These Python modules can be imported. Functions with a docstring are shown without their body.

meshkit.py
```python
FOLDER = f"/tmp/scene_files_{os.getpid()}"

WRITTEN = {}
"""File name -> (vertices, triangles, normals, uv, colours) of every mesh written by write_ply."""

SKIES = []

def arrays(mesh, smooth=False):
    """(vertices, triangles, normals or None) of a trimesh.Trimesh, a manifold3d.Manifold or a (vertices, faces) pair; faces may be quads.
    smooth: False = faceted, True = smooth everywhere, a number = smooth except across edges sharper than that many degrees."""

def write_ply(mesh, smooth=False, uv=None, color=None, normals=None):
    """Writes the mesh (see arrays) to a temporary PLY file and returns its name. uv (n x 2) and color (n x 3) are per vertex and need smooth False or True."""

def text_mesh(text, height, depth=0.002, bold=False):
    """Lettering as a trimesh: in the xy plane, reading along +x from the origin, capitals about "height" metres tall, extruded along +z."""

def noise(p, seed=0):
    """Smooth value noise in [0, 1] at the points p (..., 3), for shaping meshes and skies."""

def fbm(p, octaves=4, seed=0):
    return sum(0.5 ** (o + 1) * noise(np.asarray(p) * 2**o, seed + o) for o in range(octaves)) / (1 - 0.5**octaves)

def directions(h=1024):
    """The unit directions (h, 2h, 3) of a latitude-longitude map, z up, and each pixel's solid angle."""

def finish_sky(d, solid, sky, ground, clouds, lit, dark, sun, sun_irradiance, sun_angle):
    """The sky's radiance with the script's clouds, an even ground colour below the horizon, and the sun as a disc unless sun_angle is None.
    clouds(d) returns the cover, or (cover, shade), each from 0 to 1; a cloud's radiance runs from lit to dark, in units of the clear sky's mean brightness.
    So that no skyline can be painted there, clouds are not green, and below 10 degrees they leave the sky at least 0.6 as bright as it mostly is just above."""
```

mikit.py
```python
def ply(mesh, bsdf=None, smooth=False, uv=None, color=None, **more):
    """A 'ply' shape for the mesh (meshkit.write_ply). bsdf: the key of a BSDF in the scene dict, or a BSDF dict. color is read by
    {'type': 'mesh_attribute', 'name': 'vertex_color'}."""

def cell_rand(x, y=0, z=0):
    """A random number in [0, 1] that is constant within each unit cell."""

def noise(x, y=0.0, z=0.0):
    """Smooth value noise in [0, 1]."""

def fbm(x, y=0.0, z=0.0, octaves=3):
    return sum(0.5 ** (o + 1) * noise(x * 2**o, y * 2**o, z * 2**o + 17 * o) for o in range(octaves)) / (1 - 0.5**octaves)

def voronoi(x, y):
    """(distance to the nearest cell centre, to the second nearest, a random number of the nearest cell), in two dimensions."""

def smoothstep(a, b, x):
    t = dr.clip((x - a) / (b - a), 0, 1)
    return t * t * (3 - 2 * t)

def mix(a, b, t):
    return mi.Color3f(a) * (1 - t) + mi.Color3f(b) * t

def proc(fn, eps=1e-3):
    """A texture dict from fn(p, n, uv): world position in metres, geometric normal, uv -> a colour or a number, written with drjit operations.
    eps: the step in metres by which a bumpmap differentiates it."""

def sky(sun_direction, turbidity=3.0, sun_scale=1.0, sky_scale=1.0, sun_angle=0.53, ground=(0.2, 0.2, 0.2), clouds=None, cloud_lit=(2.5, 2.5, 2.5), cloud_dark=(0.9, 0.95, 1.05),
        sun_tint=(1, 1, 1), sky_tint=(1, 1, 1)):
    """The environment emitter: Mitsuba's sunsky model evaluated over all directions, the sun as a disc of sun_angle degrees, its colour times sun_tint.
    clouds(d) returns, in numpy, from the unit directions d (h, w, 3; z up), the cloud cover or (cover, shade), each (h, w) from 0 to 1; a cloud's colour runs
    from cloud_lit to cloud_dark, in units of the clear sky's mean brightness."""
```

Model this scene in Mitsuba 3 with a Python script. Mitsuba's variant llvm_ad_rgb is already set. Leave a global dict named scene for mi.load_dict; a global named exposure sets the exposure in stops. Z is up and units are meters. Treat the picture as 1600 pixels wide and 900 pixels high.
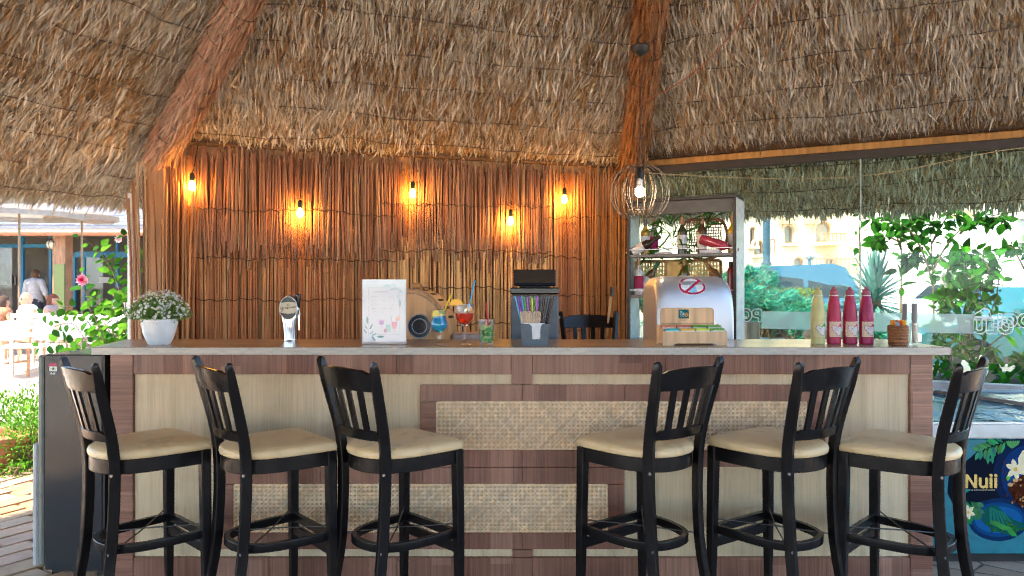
import math, random
import numpy as np, trimesh, manifold3d, shapely
from shapely.geometry import Polygon, LineString, Point, box as sbox
import drjit as dr, mitsuba as mi, mikit, meshkit
from mikit import noise, fbm, cell_rand, smoothstep, mix, proc

random.seed(7); RNG = np.random.default_rng(11)
T = mi.ScalarTransform4f
scene, labels = {}, {}
F, HC = 1150.0, 1.407            # focal length in photo pixels (1600 wide), camera height

# ------------------------------------------------------------------ camera, sky, exposure
scene['camera'] = {'type': 'perspective', 'fov': 2 * math.degrees(math.atan(800 / F)), 'fov_axis': 'x', 'near_clip': 0.05, 'far_clip': 400.0,
                   'to_world': T().look_at([0, 0, HC], [0, 1, HC], [0, 0, 1])}
scene['sky'] = mikit.sky((-0.50, -0.36, 0.79), turbidity=3, sun_scale=0.6, sun_tint=(1.05, 1.0, 0.93), sky_tint=(1.06, 1.0, 0.92), ground=(0.3, 0.28, 0.25))
exposure = 4.25

# ------------------------------------------------------------------ helpers
def at(px, py, Y):
    return np.array([(px - 800) / F * Y, Y, HC - (py - 450) / F * Y])

def V(*a): return np.array(a, float)

def num(key):
    if key not in scene and key not in labels and key not in HOLD: return key
    i = 1
    while f'{key}_{i:03d}' in scene or f'{key}_{i:03d}' in labels or f'{key}_{i:03d}' in HOLD: i += 1
    return f'{key}_{i:03d}'
HOLD = set()

def tag(key, label=None, cat=None, group=None, kind=None):
    d = labels.setdefault(key, {})
    if label: d['label'] = label
    if cat: d['category'] = cat
    if group: d['group'] = group
    if kind: d['kind'] = kind
    return key

def thing(name, label, cat, group=None):
    k = num(name); HOLD.add(k)
    return tag(k, label, cat, group)

def enc(c):
    c = np.clip(np.atleast_2d(np.asarray(c, float)), 0, 1)
    r, g = np.round(c[:, 0] * 255), np.round(c[:, 1] * 255)
    return np.stack([r * 256 + g + 0.5, c[:, 2]], 1)

def ucol_raw(uv):
    r = dr.floor(uv.x / 256.0)
    g = dr.floor(uv.x - r * 256.0)
    return mi.Color3f(r / 255.0, g / 255.0, uv.y)

def ucol(p, n, uv):
    return ucol_raw(uv) * (0.86 + 0.28 * noise(p.x * 23, p.y * 23, p.z * 23))

def ucol_plain(p, n, uv): return ucol_raw(uv)

def ply(mesh, bsdf, col=(0.5, 0.5, 0.5), smooth=False, **more):
    """A ply dict with the colour carried in uv. smooth: False, True or an angle."""
    if isinstance(mesh, tuple):
        v, f = np.asarray(mesh[0], float), np.asarray(mesh[1], int)
        if f.shape[1] == 4: f = np.vstack([f[:, [0, 1, 2]], f[:, [0, 2, 3]]])
        c = mesh[2] if len(mesh) > 2 else None
        mesh = trimesh.Trimesh(v, f, process=False)
    else:
        c = None
    if c is None:
        if smooth not in (False, True):
            mesh = trimesh.graph.smooth_shade(mesh, angle=math.radians(smooth), facet_minarea=None); smooth = True
        uv = np.tile(enc(col), (len(mesh.vertices), 1))
    else:
        uv = enc(c)
    return mikit.ply(mesh, bsdf, smooth=smooth, uv=uv, **more)

def add(key, mesh, bsdf, col=(0.5, 0.5, 0.5), smooth=False, kind=None, label=None, **more):
    k = num(key)
    scene[k] = ply(mesh, bsdf, col, smooth, **more)
    if kind or label: tag(k, label, None, None, kind)
    return k

class Mix:
    """Collects pieces of several colours into one mesh."""
    def __init__(s): s.v, s.f, s.c, s.n = [], [], [], 0
    def add(s, m, col):
        if isinstance(m, tuple): v, f = np.asarray(m[0], float), np.asarray(m[1], int)
        else: v, f = np.array(m.vertices), np.array(m.faces)
        if f.shape[1] == 4: f = np.vstack([f[:, [0, 1, 2]], f[:, [0, 2, 3]]])
        col = np.asarray(col, float)
        s.v.append(v); s.f.append(f + s.n); s.c.append(np.tile(col, (len(v), 1)) if col.ndim == 1 else col); s.n += len(v)
        return s
    def mesh(s): return np.vstack(s.v), np.vstack(s.f), np.vstack(s.c)
    def build(s, key, bsdf, smooth=False, kind=None, label=None):
        return add(key, s.mesh(), bsdf, smooth=smooth, kind=kind, label=label)

def box(x0, x1, y0, y1, z0, z1, b=0.0):
    if b <= 0:
        m = trimesh.creation.box((x1 - x0, y1 - y0, z1 - z0))
    else:
        h = np.array([x1 - x0, y1 - y0, z1 - z0]) / 2
        b = min(b, h.min() * 0.8)
        pts = []
        for s in np.ndindex(2, 2, 2):
            s = np.array(s) * 2 - 1
            for k in range(3):
                q = h - b; q[k] = h[k]
                pts.append(s * q)
        m = trimesh.convex.convex_hull(np.array(pts))
    m.apply_translation([(x0 + x1) / 2, (y0 + y1) / 2, (z0 + z1) / 2])
    return m

def cbox(c, s, b=0.0, rz=0.0):
    m = box(-s[0] / 2, s[0] / 2, -s[1] / 2, s[1] / 2, -s[2] / 2, s[2] / 2, b)
    if rz: m.apply_transform(trimesh.transformations.rotation_matrix(rz, [0, 0, 1]))
    m.apply_translation(c)
    return m

def frames(p):
    t = np.gradient(p, axis=0); t /= np.linalg.norm(t, axis=1, keepdims=True) + 1e-12
    a = np.cross(t[0], [0, 0, 1.0] if abs(t[0, 2]) < 0.9 else [1.0, 0, 0]); a /= np.linalg.norm(a)
    A = [a]
    for i in range(1, len(p)):
        a = A[-1] - t[i] * (A[-1] @ t[i]); A.append(a / np.linalg.norm(a))
    A = np.array(A)
    return t, A, np.cross(t, A)

def tube(p, r, sides=8, caps=True):
    p = np.asarray(p, float); n = len(p); r = np.broadcast_to(r, (n,))
    t, A, B = frames(p)
    g = np.arange(sides) * 2 * np.pi / sides
    v = p[:, None] + r[:, None, None] * (np.cos(g)[None, :, None] * A[:, None] + np.sin(g)[None, :, None] * B[:, None])
    v = v.reshape(-1, 3)
    i, j = np.meshgrid(np.arange(n - 1), np.arange(sides), indexing='ij')
    q = np.stack([i * sides + j, i * sides + (j + 1) % sides, (i + 1) * sides + (j + 1) % sides, (i + 1) * sides + j], -1).reshape(-1, 4)
    f = np.vstack([q[:, [0, 1, 2]], q[:, [0, 2, 3]]])
    if caps:
        v = np.vstack([v, p[0], p[-1]]); k = np.arange(sides)
        f = np.vstack([f, np.stack([(k + 1) % sides, k, k * 0 + len(v) - 2], 1), np.stack([(n - 1) * sides + k, (n - 1) * sides + (k + 1) % sides, k * 0 + len(v) - 1], 1)])
    return trimesh.Trimesh(v, f, process=False)

def rectsweep(p, w, h, up=(0, 0, 1)):
    """A bar of w (sideways) by h (along up) along the points p; w, h may vary."""
    p = np.asarray(p, float); n = len(p)
    t = np.gradient(p, axis=0); t /= np.linalg.norm(t, axis=1, keepdims=True)
    up = np.broadcast_to(np.asarray(up, float), (n, 3))
    s = np.cross(t, up); s /= np.linalg.norm(s, axis=1, keepdims=True)
    u = np.cross(s, t)
    w = np.broadcast_to(w, (n,))[:, None] / 2; h = np.broadcast_to(h, (n,))[:, None] / 2
    c = 0.22
    ring = [(-1, -1 + c), (-1, 1 - c), (-1 + c, 1), (1 - c, 1), (1, 1 - c), (1, -1 + c), (1 - c, -1), (-1 + c, -1)]
    hw = np.minimum(w, h)
    def co(a, b):   # chamfer of equal size on both sides
        ax = np.sign(a) * (w - (1 - abs(a)) * hw); bx = np.sign(b) * (h - (1 - abs(b)) * hw)
        return p + s * ax + u * bx
    v = np.stack([co(a, b) for a, b in ring], 1).reshape(-1, 3)
    k = len(ring)
    i, j = np.meshgrid(np.arange(n - 1), np.arange(k), indexing='ij')
    q = np.stack([i * k + j, (i + 1) * k + j, (i + 1) * k + (j + 1) % k, i * k + (j + 1) % k], -1).reshape(-1, 4)
    f = [q[:, [0, 1, 2]], q[:, [0, 2, 3]]]
    for b0, flip in ((0, False), ((n - 1) * k, True)):
        fan = np.stack([np.full(k - 2, b0), b0 + np.arange(1, k - 1), b0 + np.arange(2, k)], 1)
        f.append(fan[:, ::-1] if flip else fan)
    return trimesh.Trimesh(v, np.vstack(f), process=False)

def lathe(prof, n=24, c=(0, 0, 0)):
    """Profile [(r, z)] turned about z at c."""
    prof = np.asarray(prof, float); g = np.arange(n) * 2 * np.pi / n
    v = np.stack([prof[:, None, 0] * np.cos(g), prof[:, None, 0] * np.sin(g), np.broadcast_to(prof[:, None, 1], (len(prof), n))], -1).reshape(-1, 3) + np.asarray(c, float)
    i, j = np.meshgrid(np.arange(len(prof) - 1), np.arange(n), indexing='ij')
    q = np.stack([i * n + j, i * n + (j + 1) % n, (i + 1) * n + (j + 1) % n, (i + 1) * n + j], -1).reshape(-1, 4)
    f = np.vstack([q[:, [0, 1, 2]], q[:, [0, 2, 3]]])
    m = trimesh.Trimesh(v, f, process=False)
    m.update_faces(m.area_faces > 1e-12)
    return m

def extrude(poly, h):
    gs = [g for g in getattr(poly, 'geoms', [poly]) if g.area > 0]
    return trimesh.util.concatenate([trimesh.creation.extrude_polygon(g, h, engine='earcut') for g in gs])

def wallface(m, o, right=(1, 0, 0), up=(0, 0, 1)):
    """Takes a mesh modelled in x (right), y (up), z (towards the viewer) to the frame at o."""
    r, u = np.asarray(right, float), np.asarray(up, float); n = np.cross(r, u)
    m = m.copy(); v = np.array(m.vertices)
    m.vertices = np.asarray(o) + v[:, :1] * r + v[:, 1:2] * u + v[:, 2:] * n
    return m

def pxpoly(pts, Y, h, front):
    """A flat print on a plane that faces the camera squarely at distance Y: outline in photo pixels, h thick."""
    P = [( (x - 800) / F * Y, HC - (y - 450) / F * Y) for x, y in pts]
    m = extrude(Polygon(P).buffer(0), h)
    return wallface(m, (0, front, 0))

def spline(pts, n, closed=False):
    from scipy.interpolate import CubicSpline
    p = np.asarray(pts, float)
    if closed: p = np.vstack([p, p[:1]])
    d = np.r_[0, np.cumsum(np.linalg.norm(np.diff(p, axis=0), axis=1))]
    cs = CubicSpline(d, p, bc_type='periodic' if closed else 'natural')
    return cs(np.linspace(0, d[-1], n, endpoint=not closed))

def blades(P, D, W, L, width, bend, col, segs=3, taper=True):
    """Many straw blades at once: root P, direction D, sideways W (n x 3), length L, width, bend vector (n x 3), colour (n x 3)."""
    n = len(P); k = segs + 1
    s = np.linspace(0, 1, k)
    c = P[:, None] + D[:, None] * (L[:, None] * s)[..., None] + bend[:, None] * (L[:, None] * s ** 2)[..., None]
    prof = np.interp(s, [0, .35, .8, 1], [.8, 1, .7, .12] if taper else [1, 1, 1, .8])
    o = W[:, None] * (width[:, None] * prof / 2)[..., None]
    v = np.stack([c - o, c + o], 2).reshape(-1, 3)
    b = (np.arange(n) * 2 * k)[:, None] + (np.arange(segs) * 2)[None]
    b = b.reshape(-1)
    f = np.vstack([np.stack([b, b + 1, b + 3], 1), np.stack([b, b + 3, b + 2], 1)])
    return v, f, np.repeat(col, 2 * k, 0)

def unit(a): return a / (np.linalg.norm(a, axis=-1, keepdims=True) + 1e-12)

def leafmesh(L, W, fold=0.25, curl=0.25, lobes=False):
    """One leaf in local axes: x along, y across, z up."""
    s = np.array([0, .18, .45, .75, 1.0]); w = np.array([.06, .75, 1.0, .6, 0.0]) * W / 2
    z = -curl * L * s ** 2
    m = np.stack([s * L, s * 0, z], 1); l = np.stack([s * L, w, z + fold * w], 1); r = np.stack([s * L, -w, z + fold * w], 1)
    v = np.vstack([m, l, r]); f = []
    for i in range(4):
        f += [[i, i + 1, 5 + i + 1], [i, 6 + i, 5 + i], [i, 10 + i, 11 + i], [i, 11 + i, i + 1]]
    return v, np.array(f)

def orient(v, o, d, up, rng=None):
    d = unit(np.asarray(d, float)); y = np.cross(up, d); y = unit(y); z = np.cross(d, y)
    return np.asarray(o) + v[:, :1] * d + v[:, 1:2] * y + v[:, 2:] * z

def leafcloud(P, D, U, L, W, col):
    """Many small four-triangle leaves in one mesh."""
    n = len(P); D = unit(D); Yv = unit(np.cross(U, D)); Z = np.cross(D, Yv)
    L, W = L[:, None], W[:, None]
    b = P; t = P + D * L - Z * L * .15; m = P + D * L * .5
    l = m + Yv * W / 2 + Z * W * .15; r = m - Yv * W / 2 + Z * W * .15
    v = np.stack([b, l, t, r, m], 1).reshape(-1, 3)
    k = np.arange(n)[:, None] * 5
    f = np.vstack([k + [[0, 4, 1]], k + [[1, 4, 2]], k + [[2, 4, 3]], k + [[3, 4, 0]]])
    return v, f, np.repeat(col, 5, 0)

def hullbones(bones, rad_refine=0.02, smooth=6):
    """One continuous body from bones [((p, r), (q, r)), ...]."""
    M = None
    for (p, r), (q, s) in bones:
        pts = []
        for c, rr in ((p, r), (q, s)):
            b = trimesh.creation.icosphere(2, 1.0).vertices * rr + np.asarray(c)
            pts.append(b)
        h = manifold3d.Manifold.hull_points(np.vstack(pts))
        M = h if M is None else M + h
    M = M.refine_to_length(rad_refine)
    a = M.to_mesh(); m = trimesh.Trimesh(a.vert_properties[:, :3], a.tri_verts, process=True)
    trimesh.smoothing.filter_taubin(m, iterations=smooth)
    return m

def xf(m, rz=0, o=(0, 0, 0), rx=0, ry=0):
    m = m.copy(); R = trimesh.transformations.rotation_matrix
    if rx: m.apply_transform(R(rx, [1, 0, 0]))
    if ry: m.apply_transform(R(ry, [0, 1, 0]))
    if rz: m.apply_transform(R(rz, [0, 0, 1]))
    m.apply_translation(o); return m

def jit(c, a=0.12, rng=random):
    k = 1 + rng.uniform(-a, a)
    return tuple(min(1, max(0, x * k * (1 + rng.uniform(-a, a) * .3))) for x in c)

# ------------------------------------------------------------------ materials
UC, UP = proc(ucol), proc(ucol_plain)
def two(b): return {'type': 'twosided', 'b': b}
scene['matte'] = two({'type': 'principled', 'base_color': UC, 'roughness': 0.75, 'specular': 0.3})
scene['satin'] = two({'type': 'principled', 'base_color': UC, 'roughness': 0.42, 'specular': 0.5})
scene['gloss'] = two({'type': 'principled', 'base_color': UP, 'roughness': 0.13, 'specular': 0.55})
scene['metal'] = two({'type': 'principled', 'base_color': UP, 'roughness': 0.28, 'metallic': 1.0})
scene['chrome'] = two({'type': 'principled', 'base_color': UP, 'roughness': 0.1, 'metallic': 1.0})
scene['print'] = two({'type': 'diffuse', 'reflectance': UP})
def straw_tex(p, n, uv):
    return ucol_raw(uv) * (0.78 + 0.44 * noise(p.x * 60, p.y * 60, p.z * 25))
scene['straw'] = two({'type': 'principled', 'base_color': proc(straw_tex), 'roughness': 0.6, 'specular': 0.35})
def reed_tex(p, n, uv):
    a = noise(p.x * 90, p.y * 90, p.z * 3.2)
    b = noise(p.x * 30, p.y * 30, p.z * 14)
    return ucol_raw(uv) * (0.76 + 0.3 * a + 0.22 * b)
scene['reed'] = two({'type': 'principled', 'base_color': proc(reed_tex), 'roughness': 0.55, 'specular': 0.2})
scene['leaf'] = {'type': 'principledthin', 'base_color': UC, 'roughness': 0.42, 'diff_trans': 0.6, 'eta': 1.22}
scene['clear_glass'] = {'type': 'dielectric', 'int_ior': 1.5}
scene['pane_glass'] = {'type': 'thindielectric', 'int_ior': 1.28, 'specular_transmittance': {'type': 'rgb', 'value': [0.74, 0.94, 0.85]}}
scene['thin_clear'] = {'type': 'thindielectric', 'int_ior': 1.5}
scene['liquid'] = {'type': 'principled', 'base_color': UP, 'roughness': 0.05, 'spec_trans': 0.55, 'eta': 1.33}
scene['frosted'] = {'type': 'blendbsdf', 'weight': 0.55, 'a': {'type': 'thindielectric', 'specular_transmittance': {'type': 'rgb', 'value': [0.8, 0.95, 0.92]}},
                    'b': {'type': 'principledthin', 'base_color': {'type': 'rgb', 'value': [0.75, 0.85, 0.83]}, 'roughness': 0.5, 'diff_trans': 1.1}}

def lacquer(p, n, uv):
    g = noise(p.x * 140, p.y * 140, p.z * 12)
    w = smoothstep(0.62, 0.8, fbm(p.x * 9 + 3, p.y * 9, p.z * 5))
    return mix((0.0045, 0.0045, 0.0055), (0.016, 0.012, 0.010), 0.35 * g + 0.6 * w)
def lacquer_rough(p, n, uv):
    return 0.13 + 0.20 * fbm(p.x * 14, p.y * 14, p.z * 8)
scene['lacquer'] = two({'type': 'principled', 'base_color': proc(lacquer), 'roughness': proc(lacquer_rough), 'specular': 0.38})
def vinyl(p, n, uv):
    d = fbm(p.x * 6, p.y * 6, p.z * 6)
    return mix((0.70, 0.51, 0.265), (0.80, 0.61, 0.35), d) * (1 - 0.12 * smoothstep(0.6, 0.8, fbm(p.x * 17, p.y * 17, 2.0)))
def vinyl_bump(p, n, uv):
    e = smoothstep(0.752, 0.728, p.z)      # creases at the stapled edge
    return e * noise(p.x * 55, p.y * 55, p.z * 9) * 0.004 + noise(p.x * 160, p.y * 160, p.z * 160) * 0.0004
scene['vinyl'] = two({'type': 'bumpmap', 't': proc(vinyl_bump), 'scale': 1.0, 'b': {'type': 'principled', 'base_color': proc(vinyl), 'roughness': 0.38, 'specular': 0.5}})

def walnut(a, b, seed):
    """Staves across a, grain along b."""
    w = a * 9.0 + 0.35 * dr.sin(a * 5.3 + seed)
    c = cell_rand(w, seed, dr.floor(b * 0.9 + cell_rand(w, 7)))
    g = noise(a * 420, b * 5.0, seed) * 0.6 + noise(a * 120 + noise(a * 6, b * 2.2, seed) * 3.5, b * 2.5, seed + 3) * 0.5
    base = mix((0.165, 0.060, 0.036), (0.38, 0.195, 0.13), c * 0.68 + 0.32 * noise(a * 3, b * 1.5, 4)) * (1 - 0.2 * smoothstep(0.55, 0.8, fbm(a * 4, b * 4, 8.0)))
    return base * (0.62 + 0.62 * g)
scene['walnut_v'] = two({'type': 'principled', 'base_color': proc(lambda p, n, uv: walnut(p.x + p.y * .7, p.z, 1.0)), 'roughness': 0.38, 'specular': 0.5})
scene['walnut_h'] = two({'type': 'principled', 'base_color': proc(lambda p, n, uv: walnut(p.z, p.x + p.y, 5.0)), 'roughness': 0.38, 'specular': 0.5})
def oak(p, n, uv):
    a, b = p.x, p.z
    ring = noise(a * 22 + 3.2 * noise(a * 3.1, b * 1.1, 2), b * 1.2, 3)
    g = noise(a * 330, b * 7, 1)
    pore = smoothstep(0.72, 0.9, noise(a * 260, b * 16, 9))
    st = cell_rand(a * 5.2, 3)
    c = mix((0.50, 0.375, 0.215), (0.77, 0.62, 0.41), 0.42 * ring + 0.36 * g + 0.22 * st) * (1 - 0.16 * smoothstep(0.56, 0.78, fbm(a * 2.5, b * 4.5, 5.0)))
    return c * (1 - 0.07 * pore)
scene['oak'] = two({'type': 'principled', 'base_color': proc(oak), 'roughness': 0.5, 'specular': 0.4})
def ctop(p, n, uv):
    g = noise(p.x * 5, p.y * 260, 1) * 0.5 + noise(p.x * 2.2, p.y * 60 + 4 * noise(p.x * 1.5, p.y * 6, 2), 3) * 0.5
    return mix((0.19, 0.115, 0.065), (0.36, 0.25, 0.155), g)
scene['counter_wood'] = two({'type': 'principled', 'base_color': proc(ctop), 'roughness': 0.22, 'specular': 0.5})
def cedge(p, n, uv):
    g = fbm(p.x * 30, p.y * 30, p.z * 90)
    return mix((0.42, 0.375, 0.31), (0.62, 0.57, 0.49), g)
scene['counter_edge'] = two({'type': 'principled', 'base_color': proc(cedge), 'roughness': 0.4, 'specular': 0.5})
def timber(p, n, uv):
    g = noise(p.x * 60, p.y * 60, p.z * 4) * 0.6 + 0.4 * fbm(p.x * 12, p.y * 12, p.z * 5)
    return ucol_raw(uv) * (0.6 + 0.75 * g)
scene['timber'] = two({'type': 'principled', 'base_color': proc(timber), 'roughness': 0.6, 'specular': 0.35})
def stone(p, n, uv):
    return ucol_raw(uv) * (0.72 + 0.5 * fbm(p.x * 14, p.y * 14, p.z * 14, octaves=4))
def stone_bump(p, n, uv): return fbm(p.x * 60, p.y * 60, p.z * 60) * 0.004
scene['stone'] = two({'type': 'bumpmap', 't': proc(stone_bump), 'scale': 1.0, 'b': {'type': 'principled', 'base_color': proc(stone), 'roughness': 0.6, 'specular': 0.35}})
def floor_tex(p, n, uv):
    a, b, c = mikit.voronoi(p.x * 5.0, p.y * 7.0)
    j = smoothstep(0.03, 0.10, b - a)
    return mix((0.12, 0.09, 0.07), mix((0.33, 0.24, 0.165), (0.44, 0.34, 0.25), c) * (0.8 + 0.4 * fbm(p.x * 9, p.y * 9)), j)
scene['paved'] = two({'type': 'principled', 'base_color': proc(floor_tex), 'roughness': 0.6, 'specular': 0.35})
def ground_tex(p, n, uv):
    d = fbm(p.x * 0.7, p.y * 0.7)
    j = smoothstep(0.48, 0.5, dr.abs(dr.abs(p.x * 0.8 - dr.floor(p.x * 0.8)) - 0.5)) + smoothstep(0.48, 0.5, dr.abs(dr.abs(p.y * 0.8 - dr.floor(p.y * 0.8)) - 0.5))
    pave = mix((0.46, 0.40, 0.32), (0.56, 0.50, 0.42), d) * (1 - 0.12 * dr.minimum(j, 1.0))
    soil = mix((0.28, 0.25, 0.19), (0.38, 0.34, 0.26), fbm(p.x * 3, p.y * 3))
    road = mix((0.09, 0.09, 0.095), (0.13, 0.13, 0.13), fbm(p.x * 12, p.y * 12))
    right = smoothstep(0.6, 0.9, p.x) * smoothstep(2.0, 2.4, p.y)
    r = smoothstep(9.4, 9.6, p.y)
    return mix(pave, mix(soil, road, r), right)
scene['ground_mat'] = two({'type': 'principled', 'base_color': proc(ground_tex), 'roughness': 0.8, 'specular': 0.25})
def ice_glass_bump(p, n, uv): return 0.006 * noise(p.x * 14, p.y * 22, p.z * 22) + 0.002 * noise(p.x * 60, p.y * 70, p.z * 60)
scene['freezer_glass'] = two({'type': 'bumpmap', 't': proc(ice_glass_bump), 'scale': 1.0, 'b': {'type': 'principled', 'base_color': {'type': 'rgb', 'value': [0.03, 0.10, 0.13]}, 'roughness': 0.05, 'specular': 0.9}})
def plaster(p, n, uv): return ucol_raw(uv) * (0.9 + 0.2 * fbm(p.x * 1.5, p.y * 1.5, p.z * 1.5))
scene['plaster'] = two({'type': 'principled', 'base_color': proc(plaster), 'roughness': 0.85, 'specular': 0.2})
scene['satin_metal'] = two({'type': 'principled', 'base_color': UP, 'roughness': 0.42, 'metallic': 0.8, 'specular': 0.5})
# ------------------------------------------------------------------ ground, floor
def ramp(x, y):
    a = np.clip((y - 8) / 4, 0, 1); b = np.clip((2 - x) / 4, 0, 1)
    return 0.2 * a * a * (3 - 2 * a) * b * b * (3 - 2 * b)
gx = np.r_[-160, -90, -50, np.linspace(-24, 6, 31), 12, 20, 40, 90, 160]; gy = np.r_[-90, -40, -15, -6, 0, np.linspace(4, 18, 29), 30, 60, 120, 200]
X, Y = np.meshgrid(gx, gy, indexing='ij'); n_, m_ = X.shape
gv = np.stack([X, Y, ramp(X, Y) - 0.03], -1).reshape(-1, 3)
i, j = np.meshgrid(np.arange(n_ - 1), np.arange(m_ - 1), indexing='ij')
gq = np.stack([i * m_ + j, (i + 1) * m_ + j, (i + 1) * m_ + j + 1, i * m_ + j + 1], -1).reshape(-1, 4)
add('ground', (gv, gq), 'ground_mat', smooth=True); tag('ground', 'pale paved ground and soil around the pavilion', kind='structure')

C0, R0 = V(.63, 1.53), 4.87
def vert(k, r=R0):      # plate corners; k = 0 left post, 1 right post
    a = math.radians(-40.2 + 45 * k)
    return V(C0[0] + r * math.sin(a), C0[1] + r * math.cos(a))
ZP = 2.5
APEX = V(.62, 1.75, 4.65)
PC = [V(*vert(k), ZP) for k in range(8)]          # plate corners, 0..7
VL, VR, V3, V7 = PC[0], PC[1], PC[2], PC[7]

# floor of stamped stones: the slab, and the stones that the photograph shows at the lower left
oct_ = Polygon([tuple(vert(k, R0 + 0.9)) for k in range(8)])
add('floor', xf(extrude(oct_, 0.02), o=(0, 0, -0.028)), 'paved'); tag('floor', 'tan stamped floor of the pavilion', kind='structure')
cen = V(-6.3, 6.1); rows = np.arange(0.9, 5.2, 0.155); rr = random.Random(3)
region = Polygon([(-4.45, 2.7), (-2.05, 2.7), (-2.05, 3.0), (-2.35, 6.1), (-4.45, 6.1)])
for r in rows:
    a = rr.uniform(0, .2); stop = 1.2
    while a < math.pi * 2:
        da = rr.uniform(.20, .36) / r
        am = a + da / 2
        c = cen + r * V(math.cos(am), math.sin(am))
        if region.contains(Point(*c)):
            g = 0.006
            arc = lambda q, lo, hi: [tuple(cen + q * V(math.cos(t), math.sin(t))) for t in np.linspace(lo, hi, 4)]
            wob = rr.uniform(-.012, .012)
            poly = Polygon(arc(r + g, a + g / r, a + da - g / r) + arc(r + .155 - g + wob, a + da - g / r, a + g / r)[::1]).buffer(0)
            poly = poly.buffer(-.012).buffer(.012, quad_segs=2).simplify(.004)
            if poly.area > .005:
                h = rr.uniform(.018, .026)
                top = poly.buffer(-.007)
                m = extrude(poly, h)
                v = np.array(m.vertices); hi_ = v[:, 2] > h * .5; cc = v[:, :2].mean(0)
                v[hi_, :2] += (cc - v[hi_, :2]) * .05; m.vertices = v
                m.apply_translation((0, 0, -.008))
                add('floor__paving_stone', m, 'stone', jit(rr.choice([(.43, .30, .19), (.48, .35, .25), (.39, .265, .165), (.46, .34, .25)]), .1, rr))
        a += da

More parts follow.
